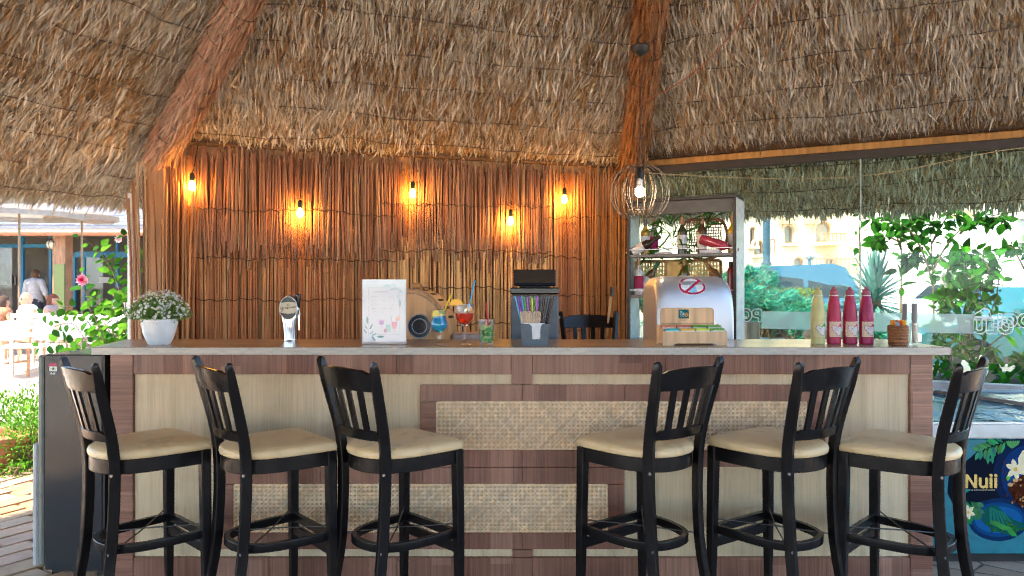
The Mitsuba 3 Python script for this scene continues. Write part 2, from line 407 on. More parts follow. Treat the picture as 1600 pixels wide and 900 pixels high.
# ------------------------------------------------------------------ the thatched pavilion
PAV = thing('thatched_pavilion', 'eight sided open pavilion with a grey brown thatched roof on straw wrapped rafters', 'pavilion')
GREY = np.array([[.41, .365, .29], [.49, .445, .375], [.33, .28, .215], [.57, .53, .465], [.39, .31, .21]])
BRN = np.array([[.31, .17, .07], [.24, .13, .055], [.36, .22, .10], [.19, .11, .055]])
OVER = 1.185
def panel(k):
    return PC[k % 8], PC[(k + 1) % 8]
def pnormal(k):
    a, b = panel(k); n = np.cross(b - APEX, a - APEX); n = unit(n)
    return n if n[2] < 0 else -n                    # points down into the room
def thatch(k, count, tmin, seed, tmax=OVER - .01):
    """Loose straw on the underside of roof panel k: fine flat stalks in courses, and weathered broken ends over them."""
    g = np.random.default_rng(seed); a, b = panel(k); n = pnormal(k); side = unit(b - a); out = []
    rowt = np.arange(tmin, tmax, .0485)
    for layer, share in ((0, .56), (1, .44)):
        m = int(count * share)
        t = np.where(g.uniform(0, 1, m) < (.35 if layer == 0 else .45), rowt[g.integers(0, len(rowt), m)] + g.normal(0, .007, m), g.uniform(tmin, tmax, m))
        gap = {0: (.985, 1.03), 1: (.945, 1.02)}.get(k, (2, 3))
        t = t[(g.uniform(0, 1, m) < t / tmax) & (t < tmax) & ((t < gap[0]) | (t > gap[1]))]; m = len(t); s = g.uniform(-.01, 1.01, m)
        mid = a[None] * (1 - s[:, None]) + b[None] * s[:, None]
        P = APEX + (mid - APEX) * t[:, None]
        down = unit(.75 * unit((a + b) / 2 - APEX)[None] + .25 * unit(mid - APEX))
        c1 = meshkit.noise(np.stack([s * 24, t * 40, t * 0 + seed], 1)) - .5
        c2 = meshkit.noise(np.stack([s * 70, t * 90, t * 0 + seed + 5], 1)) - .5
        c3 = meshkit.noise(np.stack([s * 7, t * 9, t * 0 + seed + 9], 1)) - .5
        if layer == 0:
            tilt = np.clip(g.normal(.07, .05, m) + c1 * .12, 0, .3); sway = g.normal(0, .09, m) + c2 * .28
            L = g.uniform(.14, .30, m); width = np.abs(g.normal(.0042, .0030, m)) + .0026; off = .006 + .030 * g.uniform(0, 1, m)
            grey = np.clip(.55 + c3 * .8 + c1 * .5 + g.normal(0, .2, m), 0, 1)
        else:
            tilt = np.clip(g.normal(.10, .08, m) + c1 * .2, 0, .5); sway = g.normal(0, .15, m) + c2 * .50
            wild = g.uniform(0, 1, m) < .05; sway[wild] = g.uniform(-1.6, 1.6, wild.sum())
            L = g.uniform(.06, .17, m) * (1 - .25 * (g.uniform(0, 1, m) < .3)); width = np.abs(g.normal(.0048, .0042, m)) + .0026; off = .028 + .035 * g.uniform(0, 1, m) + .03 * (c1 + .5)
            grey = np.clip(.80 + c3 * .5 + c1 * .5 + g.normal(0, .2, m), 0, 1)
        D = unit(down + n[None] * tilt[:, None] + side[None] * sway[:, None])
        P = P + n[None] * off[:, None]
        Wv = unit(np.cross(D, n[None]) + n[None] * g.normal(0, .34, m)[:, None])
        L = L * np.where(t > 1.12, .55, 1) * np.where((t > .90) & (t < 1.0), .75, 1)
        bend = n[None] * g.normal(.03, .16 if layer else .06, m)[:, None] + side[None] * g.normal(0, .15, m)[:, None] + V(0, 0, -.05)[None]
        col = np.where((g.uniform(0, 1, m) < grey)[:, None], GREY[g.integers(0, 5, m)], BRN[g.integers(0, 4, m)]) * (g.uniform(.5, 1.2, m) * (.80 if layer == 0 else 1.16))[:, None]
        out.append(blades(P, D, Wv, L, width, bend, col))
    M = Mix()
    for o in out: M.add(o[:2], o[2])
    return M.mesh()
def deck(k):
    a, b = panel(k); n = pnormal(k); up = -n
    E0, E1 = APEX + (a - APEX) * OVER, APEX + (b - APEX) * OVER
    ap = APEX
    lo = [ap, E0, E1]; th = .16
    v = np.vstack([lo, [q + V(0, 0, th) for q in lo]])
    f = [[0, 1, 2], [3, 5, 4], [1, 4, 5], [1, 5, 2]]
    return v, np.array(f)
SEEN = {7: (135000, .52), 0: (120000, .52), 1: (140000, .52), 2: (9000, .6), 6: (9000, .6)}
for k in (4, 5, 6, 7, 0, 1):      # the sides to the right of the camera stand open
    c, t0 = SEEN.get(k, (3500, .6))
    M = Mix().add(deck(k), (.12, .07, .035))
    M.build(PAV + '__roof_panel', 'straw')
    v, f, cc = thatch(k, c, t0, 40 + k)
    add(PAV + '__thatch', (v, f, cc), 'straw', kind='stuff', label={7: 'slanting grey straw over the open left side', 0: 'brown and grey straw above the reed wall', 1: 'straw above the glazed right side'}.get(k))
# the open sides keep their roof round the peak
for k in (2, 3):
    a_, b_ = panel(k); tri_ = [APEX, APEX + (a_ - APEX) * .42, APEX + (b_ - APEX) * .42]
    add(PAV + '__roof_panel', (np.vstack([tri_, [q + V(0, 0, .15) for q in tri_]]), np.array([[0, 1, 2], [3, 5, 4], [1, 4, 5], [1, 5, 2], [0, 3, 4], [0, 4, 1], [0, 2, 5], [0, 5, 3]])), 'straw', (.12, .07, .035))
# eave fringe: short dense straw at the drip edge of the seen sides
def fringe(k, count, seed):
    g = np.random.default_rng(seed); a, b = panel(k); n = pnormal(k); s = g.uniform(-.005, 1.005, count); t = OVER + g.normal(-.012, .008, count)
    P = APEX + (a * (1 - s[:, None]) + b * s[:, None] - APEX) * t[:, None] + V(0, 0, 1) * g.uniform(-.02, .13, count)[:, None]
    down = unit((a + b) / 2 - APEX); side = unit(b - a)
    D = unit(down[None] + V(0, 0, -1) * g.uniform(.1, .75, count)[:, None] + side[None] * g.normal(0, .12, count)[:, None])
    Wv = unit(np.cross(D, n[None]) + n[None] * g.normal(0, .4, count)[:, None])
    lump = meshkit.noise(np.stack([s * 45, s * 0, s * 0 + seed], 1))
    return blades(P, D, Wv, g.uniform(.06, .15, count) + .06 * lump, np.abs(g.normal(.008, .004, count)) + .004, V(0, 0, -.1)[None] * np.ones((count, 1)),
                  GREY[g.integers(0, 5, count)] * g.uniform(.6, 1.1, count)[:, None])
for k, c in ((7, 5200), (1, 5200), (0, 2500)):
    add(PAV + '__eave_fringe', fringe(k, c, 70 + k), 'straw', kind='stuff')
# binding wires along the thatch courses
for k in (7, 0, 1):
    a, b = panel(k); n = pnormal(k); g = np.random.default_rng(90 + k); M = Mix()
    for t in np.arange(.58, 1.16, .064):
        s = np.linspace(.02, .98, 60)
        P = APEX + (a * (1 - s[:, None]) + b * s[:, None] - APEX) * t
        P = P + n * (.085 + .03 * (meshkit.noise(np.stack([s * 22, s * 0 + t * 50, s * 0], 1)) - .5))[:, None] + unit((a + b) / 2 - APEX) * (.05 * (meshkit.noise(np.stack([s * 9, s * 0 + t * 31, s * 0 + 3], 1)) - .5))[:, None]
        M.add(tube(P, .0031, 4, False), (.085, .06, .045))
    M.build(PAV + '__binding_wire', 'matte', kind='stuff')

# hip rafters: a pole wrapped in straw
def hip(k, r, cols, t0, t1, count, seed, drop, lab=None, wob=.25):
    g = np.random.default_rng(seed); a = PC[k]
    A0, A1 = APEX + (a - APEX) * t0, APEX + (a - APEX) * t1
    off = V(0, 0, -drop)
    A0, A1 = A0 + off, A1 + off
    ax = unit(A1 - A0); u = unit(np.cross(ax, V(0, 0, 1))); w = np.cross(u, ax)
    hipk = add(PAV + '__hip_rafter', tube(np.linspace(A0, A1, 6), r * .80, 14), 'straw', tuple(np.mean(cols, 0) * .35), smooth=True, label=lab)
    s = g.uniform(0, 1, count); th = g.uniform(0, 2 * np.pi, count)
    rad = (np.cos(th)[:, None] * u + np.sin(th)[:, None] * w)
    rr_ = r * (.78 + .28 * g.uniform(0, 1, count)) * (1 + .25 * (meshkit.noise(np.stack([s * 9, th, s * 0], 1)) - .5))
    P = A0 + (A1 - A0) * s[:, None] + rad * rr_[:, None]
    D = unit(ax[None] + rad * g.normal(.05, .05, count)[:, None] + np.cross(ax, rad) * g.normal(0, .13, count)[:, None])
    Wv = unit(np.cross(D, rad) + rad * g.normal(0, .3, count)[:, None])
    v = blades(P, D, Wv, g.uniform(.07, .22, count), np.abs(g.normal(.0045, .003, count)) + .0028, rad * g.normal(0, .10, count)[:, None], cols[g.integers(0, len(cols), count)] * g.uniform(.55, 1.3, count)[:, None])
    add(hipk + '__straw', v, 'straw', kind='stuff')
    M = Mix()
    for q in np.arange(.04, 1, .075):
        th = np.linspace(0, 2 * np.pi, 25)
        P = A0 + (A1 - A0) * q + (np.cos(th)[:, None] * u + np.sin(th)[:, None] * w) * r * 1.03 + ax * (.03 * np.sin(th + q * 40))[:, None]
        M.add(tube(P, .003, 4, False), (.06, .04, .03))
    M.build(hipk + '__binding', 'matte', kind='stuff')
PINK = np.array([[.42, .26, .18], [.47, .33, .25], [.36, .21, .14], [.48, .38, .30], [.43, .36, .28]])
RUST = np.array([[.32, .125, .045], [.38, .17, .07], [.26, .10, .04], [.36, .22, .12]])
hip(0, .100, PINK * V(.92, .76, .70), .42, .975, 9000, 5, .17, 'thick pinkish straw wrapped rafter over the left post')
hip(1, .105, RUST * .95, .42, .985, 7000, 6, .14, 'rust coloured straw wrapped rafter over the right post')
for k in (2, 3, 6, 7):
    hip(k, .12, PINK, .1, 1.0, 700, 20 + k, .08)
# plates, posts
def bar2(p, q, w, h, z):
    d = unit(V(*(q - p)[:2], 0))
    return rectsweep(np.array([V(p[0], p[1], z), V((p[0] + q[0]) / 2, (p[1] + q[1]) / 2, z), V(q[0], q[1], z)]), w, h)
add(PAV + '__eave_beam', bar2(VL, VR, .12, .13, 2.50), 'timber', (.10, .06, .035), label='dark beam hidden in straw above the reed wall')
add(PAV + '__eave_beam', bar2(VR, V3, .10, .05, 2.47), 'timber', (.52, .27, .085), label='orange brown beam above the glazing')
for k in range(2, 7):
    add(PAV + '__eave_beam', bar2(PC[k], PC[k + 1 if k < 7 else 0], .10, .12, 2.45), 'timber', (.17, .10, .06))
add(PAV + '__post', box(VL[0] - .0625, VL[0] + .0625, VL[1] - .06, VL[1] + .06, -.008, 2.36, .006), 'timber', (.40, .21, .105), label='square brown timber post at the left end of the reed wall')
add(PAV + '__post', box(VR[0] - .06, VR[0] + .06, VR[1] - .06, VR[1] + .06, -.008, 2.45, .006), 'timber', (.27, .15, .08))
for k in (2, 3, 4, 6):
    q = PC[k]; add(PAV + '__post', box(q[0] - .07, q[0] + .07, q[1] - .07, q[1] + .07, -.008, 2.45, .006), 'timber', (.25, .15, .09))

# ------------------------------------------------------------------ reed wall behind the bar
WALL = thing('reed_wall', 'tall wall of tied brown and tan reeds behind the bar', 'wall')
wd = unit(VR[:2] - VL[:2]); wn = V(wd[1], -wd[0])      # along the wall; into the room
WLEN = np.linalg.norm(VR[:2] - VL[:2])
def wallpt(s, out, z):
    s, out, z = np.broadcast_arrays(s, out, z)
    xy = VL[:2] + np.multiply.outer(s, wd) + np.multiply.outer(out, wn)
    return np.concatenate([xy, z[..., None]], -1)
def wall_s(px, out=0.06):       # where the line of sight through the photo column px meets the wall
    o = VL[:2] + wn * out; d = V((px - 800) / F, 1.0)
    A = np.array([wd, -d]).T; s, t = np.linalg.solve(A, -o)
    return s, t
bs, bz = np.array([0., WLEN, WLEN, 0.]), np.array([-.008, -.008, 2.44, 2.44])
add(WALL + '__backing_board', (np.vstack([wallpt(bs, o_, bz) for o_ in (-.03, 0.0)]),
    np.array([[0, 1, 2, 3], [4, 7, 6, 5], [0, 4, 5, 1], [3, 2, 6, 7], [0, 3, 7, 4], [1, 5, 6, 2]])), 'matte', (.36, .20, .095))
def reeds(s0, s1, z0, z1, out, cols, step, seed, zj=.03, lean=.012, r0=.0042, r1=.0078):
    g = np.random.default_rng(seed); M = Mix(); s = s0
    while s < s1:
        r = g.uniform(r0, r1); z_lo, z_hi = z0 + g.normal(0, zj), z1 + g.normal(0, zj); ln = g.normal(0, lean)
        o = out + g.uniform(0, .012); zz = np.linspace(z_lo, z_hi, 5)
        wob = np.cumsum(g.normal(0, .0022, 5))
        P = wallpt(s + ln * (zz - z_lo) + wob, o + g.normal(0, .002, 5), zz)
        c = cols[g.integers(0, len(cols))] * g.uniform(.95, 1.32)
        M.add(tube(P, np.linspace(r, r * .85, 5), 6), c)
        s += g.uniform(.6, 1.4) * step
    return M
def reed_build(M, label):
    """Reeds with softened shading normals (flattened, slightly oval stalks)."""
    v, f, c = M.mesh(); n0 = np.array(trimesh.Trimesh(v, f, process=False).vertex_normals); n = unit(.42 * n0 + V(wn[0], wn[1], 0) * .75)
    k = num(WALL + '__reed_mat')
    scene[k] = {'type': 'ply', 'filename': meshkit.write_ply((v, f), False, enc(c), None, normals=n), 'face_normals': False, 'bsdf': {'type': 'ref', 'id': 'reed'}}
    tag(k, label, kind='stuff')
REDB = np.array([[.40, .185, .085], [.35, .145, .065], [.44, .23, .11], [.30, .12, .06], [.48, .29, .15]]) * V(1.06, 0.95, 0.8)
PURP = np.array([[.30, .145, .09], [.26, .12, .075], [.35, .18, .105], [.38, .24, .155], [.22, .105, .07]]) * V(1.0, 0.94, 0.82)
TANR = np.array([[.52, .35, .175], [.47, .30, .145], [.58, .41, .22], [.42, .26, .125], [.37, .20, .09]]) * V(1.26, 1.17, 0.98)
ORNG = np.array([[.40, .20, .08], [.34, .16, .06], [.45, .25, .11], [.27, .12, .05]]) * V(1.08, 0.95, 0.8)
S = lambda px: wall_s(px)[0]
reed_build(reeds(.02, WLEN - .02, .0, 2.38, -.004, REDB * .9, .0095, 100), 'hindmost mat of reeds')
reed_build(reeds(.04, S(620), .0, 1.88, .012, REDB, .0084, 101), 'reddish brown lower mat of reeds')
reed_build(reeds(S(596), S(862), .0, 1.80, .020, TANR, .0084, 102), 'tan lower mat of reeds')
reed_build(reeds(S(850), S(925), .0, 2.36, .014, REDB, .0084, 103, zj=.04), 'narrow reddish mat of reeds near the right post')
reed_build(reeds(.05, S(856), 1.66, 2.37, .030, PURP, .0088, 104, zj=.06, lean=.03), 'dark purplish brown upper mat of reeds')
reed_build(reeds(S(918), S(981), .0, 2.40, .045, ORNG, .0084, 105, zj=.06, lean=.02), 'orange brown bundle of reeds against the right post')
M = Mix()
for px0, px1, zs in ((268, 620, (1.98, 1.62, 1.32, 1.0)), (596, 862, (2.07, 1.70, 1.40, 1.12)), (850, 980, (2.0, 1.66, 1.34, 1.05))):
    s = np.linspace(S(px0), S(px1), 50)
    for z in zs:
        g = meshkit.noise(np.stack([s * 5, s * 0 + z * 17, s * 0], 1)) - .5
        M.add(tube(wallpt(s, .052 if z > 1.66 else .044, z + .035 * g + .008 * np.sin(s * 60)), .0028, 4, False), (.05, .032, .022))
M.build(WALL + '__binding_wire', 'matte', kind='stuff')

# loose reed screen around the left post
SCR = thing('reed_screen', 'short ragged screen of loose reeds wrapped round the left timber post', 'reed screen')
def sticks(pts, cols, seed, z0=-.008):
    g = np.random.default_rng(seed); M = Mix()
    for (x, y, zt, lx) in pts:
        zz = np.linspace(z0, zt, 6); q = (zz - z0) / (zt - z0)
        P = np.stack([x + lx * q ** 2.2 + np.cumsum(g.normal(0, .004, 6)), y + np.cumsum(g.normal(0, .003, 6)), zz], 1)
        M.add(tube(P, np.linspace(1, .75, 6) * g.uniform(.006, .013), 6), cols[g.integers(0, len(cols))] * g.uniform(.7, 1.25))
    return M
g = np.random.default_rng(31); L = []
for x in np.arange(at(207, 0, 5.2)[0], at(240, 0, 5.2)[0], .0085):
    L.append((x, 5.2 + g.normal(0, .025), g.uniform(2.02, 2.3), -.03 * g.uniform(0, 1) - (.05 if g.uniform() < .12 else 0)))
WOODS = np.array([[.42, .26, .15], [.36, .20, .11], [.48, .33, .20], [.30, .15, .08]])
sticks(L, WOODS, 32).build(SCR + '__reed_bundle', 'reed', smooth=True, kind='stuff', label='loose reeds left of the post')
L = []
for px in np.r_[np.arange(247, 264, 4.2), np.arange(266, 300, 2.3)]:
    Yw = 5.14 if px < 266 else 5.22
    L.append((at(px, 0, Yw)[0], Yw + g.normal(0, .015), g.uniform(1.75, 2.2) if px < 268 else g.uniform(1.95, 2.3), g.normal(0, .02)))
sticks(L, WOODS * np.array([1, .86, .7]), 33).build(SCR + '__reed_bundle', 'reed', smooth=True, kind='stuff', label='loose reeds in front of the post')

# ------------------------------------------------------------------ glazed side
GW = thing('glass_wall', 'greenish glazing right of the reed wall with a frosted band and mirrored club lettering', 'window')
gd = unit(V3[:2] - VR[:2]); gn = V(gd[1], -gd[0]); gd3, gn3 = V(*gd, 0), V(*gn, 0)
def glass_s(px, out=0.0):
    o = VR[:2] + gn * out; d = V((px - 800) / F, 1.0)
    s, t = np.linalg.solve(np.array([gd, -d]).T, -o); return s, t
def gp(s, z, out=0.0): return V(*(VR[:2] + gd * s + gn * out), z)
GL = np.linalg.norm(V3[:2] - VR[:2])
def gsheet(s0, s1, z0, z1, out=0.0): return np.array([gp(s0, z0, out), gp(s1, z0, out), gp(s1, z1, out), gp(s0, z1, out)]), np.array([[0, 1, 2, 3]])
def gbar(s0, s1, z0, z1, o0, o1, b=.004):
    m = box(s0, s1, -o1, -o0, z0, z1, b); v = np.array(m.vertices)
    m.vertices = V(VR[0], VR[1], 0) + v[:, :1] * gd3 - v[:, 1:2] * gn3 + V(0, 0, 1) * v[:, 2:]; return m
sj, tj = glass_s(1345)
zb0, zb1 = .665, .735
add(GW + '__pane', gsheet(.06, sj - .003, zb1, 2.38), 'pane_glass', label='glass pane behind the shelf and the bottles')
add(GW + '__pane', gsheet(sj + .003, GL - .06, zb1, 2.38), 'pane_glass', label='glass pane at the right edge')
add(GW + '__top_frame', gbar(.06, GL - .06, 2.38, 2.445, -.03, .03), 'satin', (.05, .038, .032))
add(GW + '__bottom_rail', gbar(.06, GL - .06, zb0, zb1, -.04, .05), 'satin', (.55, .56, .55))
add(GW + '__low_wall', gbar(.06, GL - .06, -.008, zb0, -.06, .03), 'plaster', (.5, .49, .46))
add(GW + '__joint_strip', gbar(sj - .003, sj + .003, zb1, 2.38, -.006, .006, 0), 'satin', (.55, .7, .68))
s0, t0_ = glass_s(1190); s1, t1_ = glass_s(1522)
zz = lambda px, py: HC - (py - 450) / F * glass_s(px)[1]
z_lo, z_hi = (zz(1190, 518) + zz(1522, 516)) / 2, (zz(1190, 487) + zz(1522, 490)) / 2
add(GW + '__frosted_band', gsheet(s0, s1, z_lo, z_hi, .006), 'frosted', label='frosted strip stuck on the glass')
def outline_text(txt, h, w):
    m = meshkit.text_mesh(txt, h, .002, bold=True)
    tri = shapely.union_all([Polygon(t) for t in m.triangles[m.face_normals[:, 2] > .9][:, :, :2]])
    return tri.buffer(w * 1.3).difference(tri.buffer(w * .1)), tri
def on_glass(poly, s_right, z, h=.0015):      # lettering reads from outside: mirrored from here
    m = extrude(poly, h); v = np.array(m.vertices)
    m.vertices = V(VR[0], VR[1], 0) + (s_right - v[:, :1]) * gd3 + gn3 * (.004 + v[:, 2:]) + V(0, 0, 1) * (z + v[:, 1:2])
    return m
M = Mix()
ot, _ = outline_text('POOL', .082, .006)
s_r = glass_s(1617)[0]; M.add(on_glass(ot, s_r + .06, zz(1585, 510)), (.82, .9, .9))
ot, _ = outline_text('CLUB', .088, .006)
M.add(on_glass(ot, glass_s(1584)[0], zz(1555, 520)), (.82, .9, .9))
ic = Polygon([(0, 0), (.13, 0), (.12, .035), (.055, .085), (.03, .07), (.02, .03)])
ic = ic.buffer(.004).difference(ic.buffer(-.003)).union(LineString([(.02, .015), (.11, .02)]).buffer(.008)).union(LineString([(.05, .04), (.08, .06)]).buffer(.004))
M.add(on_glass(ic, glass_s(1553)[0], zz(1545, 500)), (.82, .9, .9))
ot, _ = outline_text('POOL', .088, .006)
M.add(on_glass(ot, glass_s(1191)[0], zz(1178, 501)), (.82, .9, .9))
M.build(GW + '__lettering', 'print', label='white outlined mirrored lettering POOL CLUB')
# ------------------------------------------------------------------ the bar
YB = 3.59; K = F / YB
bx = lambda px: (px - 800) / K
bz = lambda py: HC - (py - 450) / K
BAR = thing('bar_counter', 'long wooden bar counter with cane panels and a pale edged worktop', 'bar counter')
YT = 3.56; ZT = 1.1195; XL, XR = -2.035, bx(1485) * YT / YB
def slab(poly, z0, z1):
    return xf(extrude(poly, z1 - z0), o=(0, 0, z0))
top = Polygon([(XL, YT + .006), (XR, YT + .006), (XR, 4.13), (XL - .13, 4.13)])
add(BAR + '__worktop', slab(top, ZT - .034, ZT), 'counter_wood')
add(BAR + '__worktop_edge', box(XL, XR, YT, YT + .004, ZT - .036, ZT - .0015, .001), 'counter_edge', label='pale grey front edge of the worktop')
add(BAR + '__worktop_edge', box(XR + .001, XR + .005, YT, 4.13, ZT - .036, ZT - .0015, .001), 'counter_edge')
PF = YB + .016       # recessed oak plane
x0, x1 = bx(172), bx(1458)
add(BAR + '__carcass', box(x0 + .002, x1 - .002, PF + .02, 4.10, -.008, ZT - .036), 'matte', (.16, .09, .07))
# recessed oak panels
zt, zb = bz(553), -.008
for a, b in ((208, 815), (817, 1422)):
    add(BAR + '__oak_panel', box(bx(a), bx(b), PF, PF + .018, bz(871), bz(585)), 'oak')
def board(a, b, c, d, m='walnut_v', d0=0.0, lab=None):
    return add(BAR + '__walnut_board', box(bx(a) + .0008, bx(b) - .0008, YB + d0, PF + .019, bz(d) + .0008, bz(c) - .0008, .0015), m, label=lab)
board(172, 207.5, 553, 1000, 'walnut_h'); board(1422.5, 1458, 553, 1000, 'walnut_h')
for a, b in ((208, 420), (420, 620), (620, 799), (832, 1040), (1040, 1240), (1240, 1422)): board(a, b, 553, 585)
board(799, 832, 553, 600.5, 'walnut_v', -.001)
# upper frame, shifted right
for a, b in ((656, 816), (816, 976), (976, 1136), (1136, 1290)): board(a, b, 601, 627.5)
board(656, 681.5, 628, 703, 'walnut_h'); board(1262, 1290, 628, 703, 'walnut_h')
for a, b in ((656, 816), (816, 976), (976, 1130), (1130, 1290)): board(a, b, 703.5, 730)
# lower frame, shifted left
for a, b in ((340, 500), (500, 660), (660, 816), (816, 976)): board(a, b, 730.5, 756.5)
board(340, 364, 757, 832, 'walnut_h'); board(950, 976, 757, 832, 'walnut_v')
for a, b in ((340, 500), (500, 660), (660, 816), (816, 976)): board(a, b, 832.5, 858.5)
board(800, 832.5, 859, 871, 'walnut_v')
for a, b in ((208, 420), (420, 620), (620, 800), (800, 832.5), (832.5, 1040), (1040, 1240), (1240, 1422)): board(a, b, 871.5, 1000)
def cane(xa, xb, za, zb_, y):
    """Woven cane webbing: pairs of upright and level strands crossed by two diagonals."""
    g = np.random.default_rng(int(xa * 100) + 999); P = .0205; M = Mix(); w = .0042
    nx, nz = int((xb - xa) / P), int((zb_ - za) / P); px_, pz_ = (xb - xa) / nx, (zb_ - za) / nz
    C = np.array([[.84, .62, .38], [.88, .67, .43], [.78, .55, .31], [.88, .70, .47]])
    def strip(pts, wv):
        pts = np.asarray(pts); a = pts - wv; b = pts + wv; n = len(pts)
        v = np.stack([a, b], 1).reshape(-1, 3); k = np.arange(n - 1) * 2
        M.add((v, np.vstack([np.stack([k, k + 1, k + 3], 1), np.stack([k, k + 3, k + 2], 1)])), C[g.integers(0, 4)] * g.uniform(.8, 1.15))
    for i in range(nx + 1):
        for o in (-.0026, .0026):
            z = np.linspace(za, zb_, nz * 2 + 1); x = xa + i * px_ + o
            strip(np.stack([np.full_like(z, x), y + .0012 * np.cos(np.arange(len(z)) * np.pi + (i % 2) * np.pi) * .8, z], 1), V(.0021, 0, 0))
    for i in range(nz + 1):
        for o in (-.0026, .0026):
            x = np.linspace(xa, xb, nx * 2 + 1); z = za + i * pz_ + o
            strip(np.stack([x, y - .0012 * np.cos(np.arange(len(x)) * np.pi + (i % 2) * np.pi), np.full_like(x, z)], 1), V(0, 0, .0021))
    for sgn in (1, -1):
        for i in range(-nz, nx + 1):
            # diagonals pass beside the holes
            q = np.arange(0, nz + .01, .5); X_ = xa + (i + .5 + (q if sgn > 0 else nz - q)) * px_; Z_ = za + q * pz_
            ok = (X_ >= xa - 1e-6) & (X_ <= xb + 1e-6)
            if ok.sum() > 1:
                strip(np.stack([X_[ok], np.full(ok.sum(), y - .0022 - .0008 * sgn), Z_[ok]], 1), V(.0016, 0, -.0016 * sgn))
    return M
for (a, b, c, d) in ((682, 1261.5, 628.5, 702.5), (364.5, 949.5, 757.5, 831.5)):
    k_ = add(BAR + '__cane_panel', box(bx(a), bx(b), YB + .011, PF + .018, bz(d), bz(c)), 'matte', (.60, .41, .235))
    cane(bx(a) + .002, bx(b) - .002, bz(d) + .002, bz(c) - .002, YB + .006).build(k_ + '__cane_weave', 'straw', kind='stuff')
# work bench and duckboard behind the counter
WB = thing('work_bench', 'low steel work bench hidden behind the bar worktop', 'bench')
add(WB + '__top', box(-2.0, 1.5, 4.16, 4.72, .93, .96, .004), 'metal', (.6, .6, .6))
add(WB + '__body', box(-1.95, 1.45, 4.2, 4.68, -.008, .93), 'satin', (.3, .3, .3))
DB = thing('duckboard', 'wooden duckboard on the floor behind the bar', 'duckboard')
for q in range(5): add(DB + '__slat', box(-1.0, 1.2, 4.75 + q * .12, 4.75 + q * .12 + .1, .07, .12, .004), 'timber', (.28, .17, .1))
for q in (-.9, .1, 1.1): add(DB + '__bearer', box(q, q + .07, 4.75, 5.33, -.008, .07), 'timber', (.22, .13, .08))

# ------------------------------------------------------------------ tall cooler at the left end
FR = thing('tall_cooler', 'glossy black drinks cooler standing at the left end of the bar', 'cooler')
fx0, fx1 = -2.283, -1.985; fz = bz(554)
add(FR + '__cabinet', box(fx0, fx1 - .012, YB, YB + .60, .03, fz, .006), 'gloss', (.030, .034, .040))
add(FR + '__trim', box(fx1 - .0115, fx1 - .004, YB + .004, YB + .59, .03, fz), 'satin', (.02, .02, .02))
add(FR + '__plinth', box(fx0 + .02, fx1 - .03, YB + .03, YB + .57, -.008, .03), 'satin', (.03, .03, .03))
dk = add(FR + '__door', box(fx0 - .034, fx0 - .006, YB + .002, YB + .60, .05, fz - .004, .008), 'satin', (.21, .22, .19))
add(dk + '__handle', box(fx0 - .060, fx0 - .036, YB + .004, YB + .04, .05, bz(694), .006), 'satin', (.42, .43, .44))
M = Mix()
M.add(box(bx(76.5), bx(88), YB - .0009, YB, bz(571.8), bz(567.5)), (.55, .12, .2))
M.add(box(bx(77), bx(89), YB - .0009, YB, bz(580), bz(572.5)), (.75, .76, .72))
c_ = trimesh.creation.cylinder(.0075, .0004, sections=16); M.add(wallface(c_, (bx(83), YB - .0011, bz(576))), (.35, .38, .15))
c_ = trimesh.creation.cylinder(.0045, .0004, sections=12); M.add(wallface(c_, (bx(83.8), YB - .0014, bz(576.2))), (.1, .09, .06))
for q in range(4): M.add(box(bx(77 + q * 3.2), bx(78.2 + q * 3.2), YB - .0006, YB, bz(565), bz(557)), (.10, .10, .10))
for q in (80.2, 84.6): M.add(wallface(trimesh.creation.cylinder(.0055, .0005, sections=12), (bx(q), YB - .0004, bz(583.6))), (.66, .68, .68))
M.build(FR + '__sticker', 'print', label='small label at the cooler\'s top left corner')

# ------------------------------------------------------------------ bar stools
def seat_outline(inset=0.0, n=64):
    p = [(.206, .195), (.204, .09), (.196, -.01), (.172, -.105), (.118, -.178), (0, -.212), (-.118, -.178), (-.172, -.105), (-.196, -.01), (-.204, .09), (-.206, .195)]
    side = spline(p, n - 14)
    fr = np.array([(-.200, .206), (-.19, .211), (-.15, .213), (-.08, .215), (0, .216), (.08, .215), (.15, .213), (.19, .211), (.200, .206)])
    poly = Polygon(np.vstack([side, fr])).buffer(0)
    poly = poly.buffer(-.009).buffer(.009)
    if inset: poly = poly.buffer(-inset)
    xy = np.array(poly.exterior.coords)[:-1]
    if not poly.exterior.is_ccw: xy = xy[::-1]
    d = np.r_[0, np.cumsum(np.linalg.norm(np.diff(np.vstack([xy, xy[:1]]), axis=0), axis=1))]
    q = np.linspace(0, d[-1], n, endpoint=False); xy = np.vstack([xy, xy[:1]])
    return np.stack([np.interp(q, d, xy[:, 0]), np.interp(q, d, xy[:, 1])], 1)
def loft(rings, cap=True):
    n = len(rings[0]); v = np.vstack(rings); k = len(rings)
    i, j = np.meshgrid(np.arange(k - 1), np.arange(n), indexing='ij')
    q = np.stack([i * n + j, i * n + (j + 1) % n, (i + 1) * n + (j + 1) % n, (i + 1) * n + j], -1).reshape(-1, 4)
    f = [q[:, [0, 1, 2]], q[:, [0, 2, 3]]]
    if cap:
        v = np.vstack([v, rings[0].mean(0), rings[-1].mean(0)]); a = np.arange(n)
        f += [np.stack([(a + 1) % n, a, a * 0 + n * k], 1), np.stack([(k - 1) * n + a, (k - 1) * n + (a + 1) % n, a * 0 + n * k + 1], 1)]
    return trimesh.Trimesh(v, np.vstack(f), process=False)
